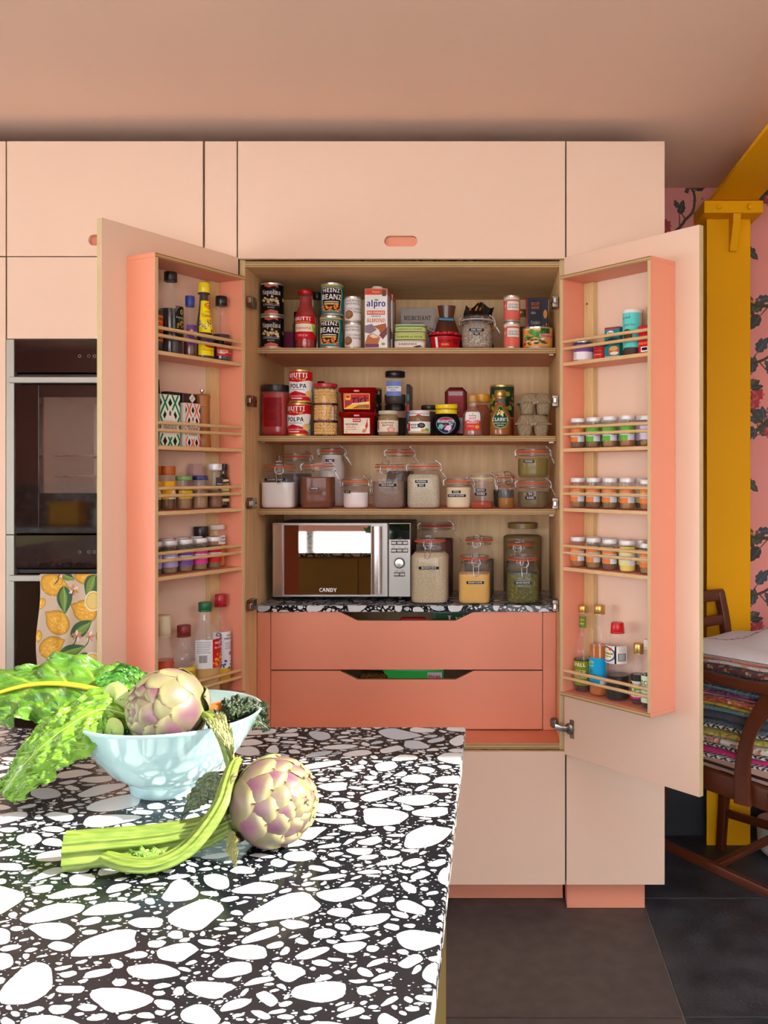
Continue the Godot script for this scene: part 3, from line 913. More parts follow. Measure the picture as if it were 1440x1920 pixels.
	lab("red_vinegar", 120, 130, rgb(226, 84, 50), [["r", 0, 0, 56, 130, rgb(222, 110, 66)], ["s", 20, 84, 0, 36, 130, [W, rgb(190, 40, 30)], 8.0]])
	# right door
	lab("purple_tin", 320, 120, rgb(130, 84, 150), [["r", 0, 0, 320, 14, rgb(70, 60, 90)], ["r", 0, 66, 320, 54, rgb(236, 228, 230)], ["t", "beans", 110, 44, 24, rgb(226, 206, 236), "serif"]] + lines(3, 90, 76, 70, 12, rgb(120, 100, 130)))
	lab("red_jar", 150, 90, rgb(200, 44, 44), [["r", 20, 14, 110, 5, rgb(110, 20, 20)], ["r", 30, 40, 90, 8, rgb(120, 20, 24)], ["r", 30, 60, 90, 5, rgb(240, 160, 120)]])
	lab("stock_box", 150, 260, rgb(20, 128, 130), [["r", 0, 0, 150, 14, rgb(190, 20, 40)], ["e", 60, 44, 34, 18, W], ["t", "Bisto", 60, 44, 22, R], ["p", [0, 110, 70, 86, 150, 100, 150, 150, 60, 140, 0, 160], rgb(38, 40, 50)], ["e", 96, 200, 56, 44, rgb(190, 96, 50)], ["e", 92, 180, 44, 20, rgb(222, 160, 100)], ["e", 100, 220, 44, 14, rgb(236, 226, 206)], ["r", 0, 240, 150, 20, rgb(110, 180, 200)]])
	lab("gravy_tub", 320, 340, rgb(96, 206, 196), [["t", "reduced", 116, 36, 26, rgb(40, 44, 44), "sans"], ["t", "salt", 96, 66, 24, rgb(40, 44, 44), "sans"], ["t", "gravy granules", 136, 96, 24, rgb(40, 44, 44), "sans", 110], ["e", 146, 170, 30, 40, rgb(92, 64, 48)], ["r", 116, 170, 60, 40, rgb(92, 64, 48)], ["r", 0, 280, 320, 60, rgb(74, 58, 50)], ["r", 216, 0, 40, 280, rgb(190, 170, 150)], ["e", 110, 274, 14, 24, rgb(70, 200, 110)], ["s", 12, 100, 196, 90, 40, [rgb(120, 130, 130), rgb(60, 80, 84)], 10.0]])
	lab("red_box", 120, 180, rgb(206, 24, 46), [["t", "stock", 60, 80, 24, W], ["r", 0, 104, 120, 16, rgb(230, 110, 40)], ["r", 24, 134, 72, 34, W], ["r", 34, 140, 52, 18, K]])
	lab("cyder", 140, 150, rgb(132, 138, 34), [["t", "ASPALL", 70, 24, 30, rgb(230, 230, 180), "sansb", 100], ["t", "CYDER", 70, 68, 30, rgb(230, 230, 180), "serifb", 110], ["t", "VINEGAR", 70, 98, 30, rgb(230, 230, 180), "serifb", 118], ["r", 30, 124, 80, 4, rgb(200, 200, 120)]])
	lab("cyder_neck", 80, 80, rgb(110, 128, 36), [["t", "organic", 40, 24, 16, rgb(220, 220, 150), "serif"], ["t", "cyder", 40, 50, 20, rgb(230, 230, 190), "serif"]])
	lab("blue_vinegar", 160, 160, rgb(28, 160, 210), [["t", "apple", 60, 24, 22, rgb(200, 230, 60), "serifb"], ["t", "cider", 60, 46, 22, rgb(200, 230, 60), "serifb"], ["s", 10, 20, 64, 110, 70, [rgb(40, 130, 110), rgb(60, 150, 90)], 14.0], ["r", 124, 116, 26, 32, W]])
	lab("soy", 200, 150, rgb(226, 220, 206), [["e", 70, 74, 64, 66, rgb(70, 100, 160)], ["e", 70, 74, 52, 54, rgb(240, 226, 180)], ["r", 126, 0, 10, 150, K], ["t", "KIKKOMAN", 70, 68, 22, K, "sansb", 96], ["t", "SOY SAUCE", 70, 92, 14, K], ["e", 40, 26, 14, 12, rgb(196, 40, 40)], ["e", 100, 26, 12, 12, rgb(196, 40, 40)], ["r", 146, 60, 44, 66, K], ["r", 150, 64, 36, 58, rgb(160, 160, 160)]] + lines(4, 144, 10, 48, 11, rgb(130, 130, 130)))
	lab("green_white", 120, 150, rgb(230, 230, 222), [["r", 0, 0, 120, 34, rgb(50, 50, 44)], ["s", 22, 6, 60, 100, 70, [rgb(130, 196, 50), rgb(160, 210, 80)], 16.0], ["r", 0, 136, 120, 14, rgb(214, 40, 120)], ["e", 34, 56, 18, 18, rgb(40, 44, 40)]])
	lab("white_green", 120, 150, rgb(216, 226, 196), [["t", "RICE", 60, 40, 34, rgb(40, 60, 40)], ["t", "vinegar", 60, 76, 22, rgb(60, 90, 50), "serif"], ["r", 16, 100, 88, 5, rgb(110, 140, 90)]])
	# packets in the drawers, microwave
	lab("green_pack", 200, 60, rgb(24, 70, 34), [["t", "Lulu", 110, 30, 50, rgb(214, 196, 170), "serifb"]])
	lab("mint_pack", 200, 60, rgb(60, 200, 84), [["r", 150, 8, 50, 44, rgb(232, 214, 220)], ["t", "Hops", 174, 30, 24, rgb(206, 40, 60), "sansb", 44]])
	lab("display", 120, 90, rgb(14, 14, 13), [])
	lab("keys", 190, 470, rgb(198, 194, 188), [])
	lab("brand", 240, 60, rgb(0, 0, 0), [])
	pack()
	var lm := mat(Color(1, 1, 1), 0.5, 0.0, 0.35)
	lm.albedo_texture = ImageTexture.create_from_image(atlas)
	M.label = lm
	var gm := lm.duplicate()
	gm.roughness = 0.36
	gm.metallic_specular = 0.24
	M.label_gloss = gm

# ------------------------------------------------------------------ the room
func room():
	var clay := mat(rgb(246, 204, 176), 0.75, 0.0, 0.3)
	var pinkw := mat(rgb(226, 168, 156), 0.8, 0.0, 0.3)
	# floor: grout bed, each tile a slab of its own as far as they can be told apart
	var fl := struct("floor", box(Vector3(6.8, 0.2, 6.2), 0.001), M.grout, Vector3(-0.9, -0.104, 2.3))
	for i in range(-7, 5):
		for j in range(-3, 8):
			var x := -0.144 + 0.613 * (i + 0.5)
			var z := 0.52 + 0.64 * (j + 0.5) - 0.64
			if x < -4.2 or x > 2.3 or z < -0.9 or z > 5.2:
				continue
			var riven := posmod(i * 2 + j, 3) != 0
			if i == 0:
				riven = false
			elif i == 1:
				riven = true
			part("tile", box(Vector3(0.608, 0.02, 0.635), 0.0015), M.riven if riven else M.slate, fl, Vector3(x + 0.9, 0.094, z - 2.3))
	# ceiling with an opening over the side return
	var ce := Node3D.new()
	ce.name = "ceiling"
	add_child(ce)
	ce.position = Vector3(0, 2.42, 0)
	ce.set_meta("kind", "structure")
	slab("ceiling_panel", ce, clay, -4.3, 1.0, 2.42, 2.66, -0.84, 5.4)
	slab("ceiling_panel", ce, clay, 1.0, 2.5, 2.42, 2.66, -0.84, ROOF_Z0)
	slab("ceiling_panel", ce, clay, 1.0, 2.5, 2.42, 2.66, ROOF_Z1, 5.4)
	slab("ceiling_panel", ce, clay, ROOF_X1, 2.5, 2.42, 2.66, ROOF_Z0, ROOF_Z1)
	# rooflight
	var white := mat(rgb(232, 230, 226), 0.5)
	var rl := Node3D.new()
	rl.name = "window_1"
	add_child(rl)
	rl.position = Vector3(1.5, 2.6, 2.4)
	rl.set_meta("kind", "structure")
	for k in 3:
		var z := lerpf(ROOF_Z0, ROOF_Z1, k / 2.0)
		slab("glazing_bar", rl, white, 1.0, ROOF_X1, 2.60, 2.66, z - 0.02, z + 0.02)
	slab("pane", rl, M.pane, 1.0, ROOF_X1, 2.625, 2.629, ROOF_Z0, ROOF_Z1, 0.0002)
	# walls
	struct("wall_back", box(Vector3(6.8, 2.9, 0.2)), M.paper, Vector3(-0.9, 1.3, -0.74))
	var wl := Node3D.new()
	wl.name = "wall_left"
	add_child(wl)
	wl.position = Vector3(-4.3, 0, 2.3)
	wl.set_meta("kind", "structure")
	slab("wall_panel", wl, pinkw, -4.4, -4.2, 0.0, 2.6, -0.84, 0.6)
	slab("wall_panel", wl, pinkw, -4.4, -4.2, 0.0, 2.6, 4.4, 5.4)
	slab("wall_panel", wl, pinkw, -4.4, -4.2, 1.7, 2.6, 0.6, 4.4)
	slab("wall_panel", wl, pinkw, -4.4, -4.2, 0.0, 0.12, 0.6, 4.4)
	var lw := Node3D.new()
	lw.name = "added_window_3"  # unseen window added to brighten the ceiling; low head limits light on the island
	add_child(lw)
	lw.position = Vector3(-4.3, 0, 2.5)
	lw.set_meta("kind", "structure")
	for k in 4:
		var z := 0.6 + 3.8 * k / 3.0
		slab("frame", lw, M.black, -4.33, -4.27, 0.12, 1.7, maxf(z - 0.03, 0.6), minf(z + 0.03, 4.4))
	slab("pane", lw, M.pane, -4.302, -4.298, 0.13, 1.69, 0.61, 4.39, 0.0002)
	struct("ground", box(Vector3(15, 0.2, 30), 0.01), mat(rgb(226, 222, 214), 0.9), Vector3(-11.95, -0.25, 2.0))
	struct("wall_right", box(Vector3(0.2, 2.9, 6.4)), mat(rgb(236, 226, 214), 0.8), Vector3(2.5, 1.3, 2.3))
	var wf := Node3D.new()
	wf.name = "wall_front"
	add_child(wf)
	wf.position = Vector3(-0.9, 0, 5.3)
	wf.set_meta("kind", "structure")
	slab("wall_panel", wf, pinkw, -4.2, -2.6, 0, 2.6, 5.2, 5.4)
	slab("wall_panel", wf, pinkw, -2.1, -1.1, 0.0, 0.95, 5.0, 5.15)
	slab("wall_panel", wf, pinkw, -2.6, 0.9, 2.38, 2.6, 5.2, 5.4)
	slab("wall_panel", wf, pinkw, 0.9, 2.4, 0.0, 2.6, 5.2, 5.4)
	var fw := Node3D.new()
	fw.name = "window_2"
	add_child(fw)
	fw.position = Vector3(-0.7, 0, 5.3)
	fw.set_meta("kind", "structure")
	for k in 5:
		var x := -2.6 + 3.5 * k / 4.0
		slab("frame", fw, M.black, maxf(x - 0.03, -2.6), minf(x + 0.03, 0.9), 0.0, 2.38, 5.26, 5.32)
	slab("frame", fw, M.black, -2.6, 0.9, 2.33, 2.38, 5.26, 5.32)
	slab("frame", fw, M.black, -2.6, 0.9, 0.0, 0.06, 5.26, 5.32)
	slab("pane", fw, M.pane, -2.6, 0.9, 0.05, 2.34, 5.288, 5.292, 0.0002)
	struct("baseboard_back", box(Vector3(1.9, 0.19, 0.02), 0.003), mat(rgb(30, 28, 30), 0.5), Vector3(1.45, 0.095, -0.63))
	struct("ground", box(Vector3(18.9, 0.2, 20), 0.01), mat(rgb(226, 222, 214), 0.9), Vector3(5.0, -0.25, 15.5))
	# steel: column and beam, yellow paint
	var col := thing("steel_column", "yellow painted steel column against the floral wallpaper, under the beam", "column", Vector3(0.849, 0, -0.58))
	slab("flange", col, M.yellow, 0.769, 0.928, 0.0, 2.275, -0.547, -0.535)
	slab("flange", col, M.yellow, 0.769, 0.928, 0.0, 2.275, -0.638, -0.626)
	slab("web", col, M.yellow, 0.844, 0.854, 0.0, 2.275, -0.626, -0.547)
	slab("cap_plate", col, M.yellow, 0.742, 0.955, 2.276, 2.322, -0.635, -0.462, 0.004)
	for x in [0.795, 0.905]:
		part("bolt", lathe([Vector2(0, 0), Vector2(0.010, 0), Vector2(0.011, 0.004), Vector2(0.009, 0.008), Vector2(0, 0.009)], 6), M.yellow, col, Vector3(x - 0.849, 2.297, -0.462 + 0.58), Vector3(PI / 2, 0, 0))
	var gus := PackedVector2Array([Vector2(0, 0), Vector2(0.068, 0), Vector2(0.062, -0.03), Vector2(0.012, -0.122), Vector2(0, -0.122)])
	part("gusset", plate_mb(gus, 0.026).mesh(), M.yellow, col, Vector3(0.0, 2.277, 0.046), Vector3(0, -PI / 2, 0))
	var bm := thing("steel_beam", "yellow painted steel beam running along the ceiling above the column", "beam", Vector3(0.849, 2.37, 2.3))
	slab("bottom_flange", bm, M.yellow, 0.769, 0.935, 2.323, 2.337, -0.63, 5.19)
	slab("web", bm, M.yellow, 0.846, 0.858, 2.337, 2.419, -0.63, 5.19)
	# the far side of the kitchen, seen in the oven glass
	var far := thing("base_cabinets", "olive kitchen drawers across the room, seen mirrored in the oven doors", "cabinet", Vector3(-3.4, 0, 4.85))
	slab("body", far, mat(rgb(60, 50, 30), 0.6), -4.15, -2.62, 0.0, 0.88, 4.62, 5.19)
	for k in 2:
		for j in 3:
			slab("drawer", far, M.olive, -4.14 + k * 0.76, -3.392 + k * 0.76, 0.10 + j * 0.26, 0.352 + j * 0.26, 4.6, 4.619)
	solo("worktop", box(Vector3(1.58, 0.03, 0.62), 0.003), M.terrazzo, "terrazzo worktop on the olive drawers across the room", "worktop", Vector3(-3.4, 0.896, 4.88))
	solo("splashback", box(Vector3(1.58, 0.35, 0.02), 0.002), M.terrazzo, "terrazzo splashback above the worktop across the room", "splashback", Vector3(-3.4, 1.087, 5.188))
	solo("soap_bottle", lathe([Vector2(0, 0), Vector2(0.035, 0), Vector2(0.038, 0.01), Vector2(0.038, 0.13), Vector2(0.014, 0.16), Vector2(0.014, 0.19), Vector2(0.024, 0.192), Vector2(0.02, 0.215), Vector2(0, 0.217)]), mat(rgb(196, 214, 214), 0.3), "pale soap bottle on the worktop across the room", "bottle", Vector3(-3.28, 0.912, 4.8))
	solo("storage_tin", box(Vector3(0.26, 0.2, 0.16), 0.012), M.yellow, "yellow tin on the worktop across the room", "tin", Vector3(-3.6, 1.013, 4.95))

const ROOF_Z0 := 1.75
const ROOF_Z1 := 3.4
const ROOF_X1 := 2.36

# ------------------------------------------------------------------ tall cupboards
func front(called: String, parent: Node3D, x0: float, x1: float, y0: float, y1: float) -> MeshInstance3D:
	var o := part(called, board(Vector3(x1 - x0 - 0.003, y1 - y0 - 0.003, 0.018), [0, 1, 2, 3], M.blush, M.edge_y), null, parent, Vector3((x0 + x1) / 2, (y0 + y1) / 2, -0.009) - parent.position)
	return o

func holed_front(called: String, parent: Node3D, x0: float, x1: float, y0: float, y1: float, hole: Vector2):
	var c := Vector3((x0 + x1) / 2, (y0 + y1) / 2, 0)
	var o := part(called, holed(x1 - x0 - 0.003, y1 - y0 - 0.003, 0.018, hole - Vector2(c.x, c.y), 0.0505, 0.0165), M.blush, parent, c - parent.position)
	part("finger_recess", box(Vector3(0.14, 0.05, 0.006)), M.coral, o, Vector3(hole.x - c.x, hole.y - c.y, -0.0222))

func carcass(t: Node3D, x0: float, x1: float, y0: float, y1: float):
	var m := hue(120, 84, 62, 0.6)
	slab("side_panel", t, m, x0 + 0.0008, x0 + 0.018, y0, y1, -0.6, -0.026)
	slab("side_panel", t, m, x1 - 0.018, x1 - 0.0008, y0, y1, -0.6, -0.026)
	slab("top_panel", t, m, x0 + 0.018, x1 - 0.018, y1 - 0.018, y1, -0.6, -0.026)

func cupboards():
	var y0 := 0.095
	var top := 2.3646
	var a := thing("tall_cabinet", "blush tall cabinet at the left edge, left of the ovens", "cabinet", Vector3(-1.79, 0, -0.3))
	front("door", a, -2.09, -1.4905, y0, 2.0118)
	front("overhead_door", a, -2.09, -1.4905, 2.0118, top)
	carcass(a, -2.09, -1.4905, y0, top)
	slab("plinth", a, M.coral, -2.09, -1.4905, 0.001, y0 - 0.001, -0.55, -0.117)
	var b := thing("oven_housing", "blush tall cabinet that houses the two black ovens", "cabinet", Vector3(-1.19, 0, -0.3))
	holed_front("overhead_door", b, -1.489, -0.8895, 2.0118, top, Vector2(-1.189, 2.062))
	front("upper_panel", b, -1.489, -0.8895, 1.7598, 2.0118)
	front("drawer", b, -1.489, -0.8895, y0, 0.564)
	carcass(b, -1.489, -0.8895, y0, top)
	slab("shelf_panel", b, hue(120, 84, 62, 0.6), -1.47, -0.908, 1.763, 1.78, -0.58, -0.03)
	slab("shelf_panel", b, hue(120, 84, 62, 0.6), -1.47, -0.908, 0.545, 0.562, -0.58, -0.03)
	slab("plinth", b, M.coral, -1.489, -0.8895, 0.001, y0 - 0.001, -0.55, -0.117)
	var c := thing("filler_cabinet", "narrow blush panel cabinet between the ovens and the open pantry", "cabinet", Vector3(-0.836, 0, -0.3))
	front("filler_panel", c, -0.886, -0.786, y0, top)
	carcass(c, -0.886, -0.786, y0, top)
	slab("plinth", c, M.coral, -0.886, -0.786, 0.001, y0 - 0.001, -0.55, -0.117)
	var d := thing("end_cabinet", "blush tall cabinet at the right end, behind the open right door", "cabinet", Vector3(0.367, 0, -0.3))
	front("door", d, 0.2165, 0.519, y0, top)
	carcass(d, 0.2165, 0.519, y0, top)
	slab("plinth", d, M.coral, 0.2235, 0.4655, 0.001, y0 - 0.001, -0.55, -0.052)

const LEFT_HINGE := Vector3(-0.782, 0, 0.0)
const RIGHT_HINGE := Vector3(0.211, 0, 0.0)
const LEFT_TURN := 62.7
const RIGHT_TURN := -48.5

func pantry():
	var t := thing("pantry_cabinet", "open pantry cupboard with wide blush doors, plywood shelves and coral drawers", "cabinet", Vector3(-0.285, 0, -0.28))
	var x0 := -0.785
	var x1 := 0.2155
	var top := 2.3646
	var y0 := 0.095
	holed_front("overhead_door", t, x0, x1, 2.004, top, Vector2(-0.287, 2.059))
	front("lower_panel", t, x0, x1, y0, 0.5045)
	slab("plinth", t, M.coral, x0, x1, 0.001, y0 - 0.001, -0.55, -0.117)
	for s in [[x0 + 0.0005, x0 + 0.0175], [x1 - 0.0175, x1 - 0.0005]]:
		part("side_panel", board(Vector3(0.017, top - y0 - 0.01, 0.57), [4], M.ply_v, M.edge_y), null, t, Vector3((s[0] + s[1]) / 2, (top + y0) / 2, -0.305) - t.position)
	part("top_panel", board(Vector3(0.965, 0.018, 0.57), [4], M.ply_h, M.edge_x), null, t, Vector3(-0.2848, 1.993, -0.305) - t.position)
	part("bottom_panel", board(Vector3(0.965, 0.018, 0.57), [4], M.coral, M.edge_x), null, t, Vector3(-0.2848, 0.513, -0.305) - t.position)
	slab("back_panel", t, M.ply_v, x0 + 0.018, x1 - 0.018, 0.523, 1.983, -0.552, -0.54)
	slab("roof_panel", t, hue(120, 84, 62, 0.6), x0 + 0.018, x1 - 0.018, 2.335, 2.355, -0.58, -0.03)
	for y in [1.7556, 1.472, 1.236]:
		part("shelf", board(Vector3(0.9635, 0.018, 0.376), [4], M.coral, M.edge_x), null, t, Vector3(-0.2848, y - 0.009, -0.348) - t.position)
		for x in [-0.752, 0.183]:
			part("shelf_pin", box(Vector3(0.016, 0.006, 0.02), 0.001), M.nickel, t, Vector3(x, y - 0.0213, -0.18) - t.position)
	# drawers under the terrazzo shelf, each with a cut-away grip
	for x in [[-0.7665, -0.7235], [0.1545, 0.197]]:
		slab("filler_strip", t, M.coral, x[0], x[1], 0.523, 0.903, -0.178, -0.16)
	var dx0 := -0.7215
	var dx1 := 0.1525
	for q in [[0.7185, 0.904], [0.5265, 0.7145]]:
		var w := dx1 - dx0
		var h: float = q[1] - q[0]
		var c := Vector3((dx0 + dx1) / 2, (q[0] + q[1]) / 2, -0.16)
		var o := PackedVector2Array([Vector2(-w / 2, -h / 2), Vector2(w / 2, -h / 2), Vector2(w / 2, h / 2), Vector2(0.2155, h / 2), Vector2(0.158, h / 2 - 0.028), Vector2(-0.158, h / 2 - 0.028), Vector2(-0.2155, h / 2), Vector2(-w / 2, h / 2)])
		var am := plate_mb(o, 0.018, true, false).mesh(M.coral)
		plate_mb(o, 0.018, false, true).into(am, hue(150, 110, 80, 0.6))
		var dr := part("drawer", am, null, t, c - t.position)
		part("drawer_box", box(Vector3(w - 0.04, 0.012, 0.34)), hue(196, 158, 108, 0.6), dr, Vector3(0, -h / 2 + 0.02, -0.19))
		for s in [-1, 1]:
			part("drawer_box", box(Vector3(0.012, h - 0.06, 0.34)), hue(196, 158, 108, 0.6), dr, Vector3(s * (w / 2 - 0.03), -0.012, -0.19))
	rack_door(t, -1)
	rack_door(t, 1)
	# closed-side hinges on the carcass
	for y in [1.882, 1.575, 1.258, 0.942]:
		for s in [-1, 1]:
			var x: float = -0.757 if s < 0 else 0.187
			var hg := part("hinge", box(Vector3(0.019, 0.034, 0.048), 0.0015), M.nickel, t, Vector3(x, y, -0.062) - t.position)
			part("hinge_arm", box(Vector3(0.012, 0.018, 0.04), 0.003), M.wire, hg, Vector3(0.003 * -s, 0.0, 0.03))
			part("screw", lathe([Vector2(0, 0), Vector2(0.0045, 0), Vector2(0.003, 0.002), Vector2(0, 0.0015)], 10), M.black, hg, Vector3(0.0096 * -s, 0.0, -0.01), Vector3(0, 0, PI / 2 * s))
	solo("stone_shelf", box(Vector3(0.9625, 0.021, 0.385), 0.0015), M.terrazzo, "terrazzo stone shelf inside the pantry, under the microwave", "shelf", Vector3(-0.2848, 0.9155, -0.345))
	# packets that show through the drawer grips
	var pk := thing("snack_packet", "dark green packet with pale script lettering in the upper drawer", "packet", Vector3(-0.12, 0.75, -0.23))
	part("bag", sheet_mb(func(u, v): return Vector3((u - 0.5) * 0.17, v * 0.142, 0.012 * sin(PI * u) * sin(PI * v)), 8, 8, 0.012).mesh(), hue(24, 70, 34, 0.3), pk)
	part("label", sticker("green_pack", 0.15, 0.036), M.label_gloss, pk, Vector3(0, 0.122, 0.0065))
	var pr := thing("snack_packet", "red and white packet beside the dark green one in the upper drawer", "packet", Vector3(-0.27, 0.75, -0.24))
	part("bag", box(Vector3(0.09, 0.125, 0.03), 0.008), hue(206, 40, 48, 0.3), pr, Vector3(0, 0.0625, 0))
	part("band", box(Vector3(0.092, 0.012, 0.032), 0.003), hue(232, 226, 220, 0.3), pr, Vector3(0, 0.112, 0))
	var pm := thing("snack_packet", "bright green packet in the lower drawer", "packet", Vector3(-0.27, 0.556, -0.235))
	part("bag", sheet_mb(func(u, v): return Vector3((u - 0.5) * 0.2, v * 0.148, 0.012 * sin(PI * u) * sin(PI * v)), 8, 8, 0.012).mesh(), hue(60, 200, 84, 0.25), pm)
	part("label", sticker("mint_pack", 0.19, 0.036), M.label_gloss, pm, Vector3(0, 0.125, 0.0065))
	var pb := thing("snack_packet", "brown patterned packet left of the bright green one in the lower drawer", "packet", Vector3(-0.40, 0.556, -0.24))
	part("bag", box(Vector3(0.1, 0.138, 0.04), 0.012), grain(150, 110, 60, false), pb, Vector3(0, 0.069, 0))

# a pantry door with its rack; s = -1 the left one, 1 the right one. In the door's own axes z is the inner face, x runs from the hinge
func rack_door(t: Node3D, s: int):
	var hinge := LEFT_HINGE if s < 0 else RIGHT_HINGE
	var turn := deg_to_rad(LEFT_TURN if s < 0 else RIGHT_TURN)
	var y0 := 0.494
	var y1 := 2.0085
	var d := part("door", board_at(Vector3(0.497, y1 - y0, 0.018), s), null, t, Vector3(hinge.x, (y0 + y1) / 2, hinge.z) - t.position, Vector3(0, turn, 0))
	var cy := (y0 + y1) / 2
	var ra := 0.0855
	var rb := 0.419
	var dep := 0.105
	var yb := 0.707
	var yt := 1.924
	var th := 0.0115
	var put := func(called: String, a0: float, a1: float, b0: float, b1: float, c0: float, c1: float, edges: Array, edge: Material, face: Material) -> MeshInstance3D:
		return part(called, board(Vector3(a1 - a0, b1 - b0, c1 - c0), edges, face, edge), null, d, Vector3(s * (a0 + a1) / 2, (b0 + b1) / 2 - cy, (c0 + c1) / 2))
	put.call("rack_side", ra, ra + th, yb + th, yt - th, 0.0005, dep, [4], M.edge_y, M.coral)
	put.call("rack_side", rb - th, rb, yb + th, yt - th, 0.0005, dep, [4], M.edge_y, M.coral)
	put.call("rack_top", ra, rb, yt - th, yt, 0.0005, dep, [4], M.edge_x, M.coral)
	put.call("rack_bottom", ra, rb, yb, yb + th, 0.0005, dep, [4], M.edge_x, M.coral)
	put.call("batten", ra + th + 0.001, ra + th + 0.039, yb + th + 0.001, yt - th - 0.001, 0.0005, 0.018, [], M.batten, M.batten)
	for y in [1.85, 0.80]:
		part("screw", lathe([Vector2(0, 0), Vector2(0.004, 0), Vector2(0.0035, 0.001), Vector2(0, 0.0008)], 10), M.nickel, d, Vector3(s * (ra + th + 0.014), y - cy, 0.018), Vector3(PI / 2, 0, 0))
	for y in [1.671, 1.423, 1.251, 1.080, 0.7185]:
		if y > 0.72:
			put.call("rack_shelf", ra + th + 0.0005, rb - th - 0.0005, y - 0.0105, y, 0.001, dep - 0.001, [4], M.rail, M.coral)
		for h in [0.0405, 0.0605]:
			part("rail", tube([Vector3(ra + th, y + h - cy, dep - 0.0065) * Vector3(s, 1, 1), Vector3(rb - th, y + h - cy, dep - 0.0065) * Vector3(s, 1, 1)], 0.0048), M.rail, d)
	# concealed hinge near the foot of the door, its cup plate let into the inner face
	var hp := part("hinge_plate", box(Vector3(0.017, 0.056, 0.003), 0.001), M.nickel, d, Vector3(s * 0.034, 0.578 - cy, 0.002))
	hp.name = "hinge_plate"
	part("hinge_cup", lathe([Vector2(0, 0), Vector2(0.017, 0), Vector2(0.017, 0.005), Vector2(0.012, 0.007), Vector2(0, 0.007)], 20), M.nickel, d, Vector3(s * 0.026, 0.578 - cy, 0.001), Vector3(PI / 2, 0, 0))
	part("hinge_arm", tube([Vector3(s * 0.026, 0.578 - cy, 0.012), Vector3(s * 0.006, 0.578 - cy, 0.02), Vector3(s * -0.012, 0.582 - cy, 0.024)], 0.009, 0.005, 5.0, 12, Vector3(0, 0, 1)), M.wire, d)
	part("hinge_block", box(Vector3(0.026, 0.03, 0.022), 0.006), M.nickel, d, Vector3(s * -0.022, 0.590 - cy, 0.02))

func board_at(sz: Vector3, s: int) -> ArrayMesh:
	var m := ArrayMesh.new()
	var off := Transform3D(Basis(), Vector3(s * sz.x / 2, 0, -sz.z / 2))
	var a := MB.new()
	a.add(box_mb(sz, 0.0008, [4, 5]), off)
	a.into(m, M.blush)
	var b := MB.new()
	b.add(box_mb(sz, 0.0008, [0, 1, 2, 3], false), off)
	return b.into(m, M.edge_y)

# ------------------------------------------------------------------ ovens
func ovens():
	oven("upper built-in black oven with a glass door, steel side strips and bar handle", 1.1645, 1.7585)
	oven("lower built-in black oven with the lemon towel over its handle", 0.5655, 1.1625)
	tea_towel()

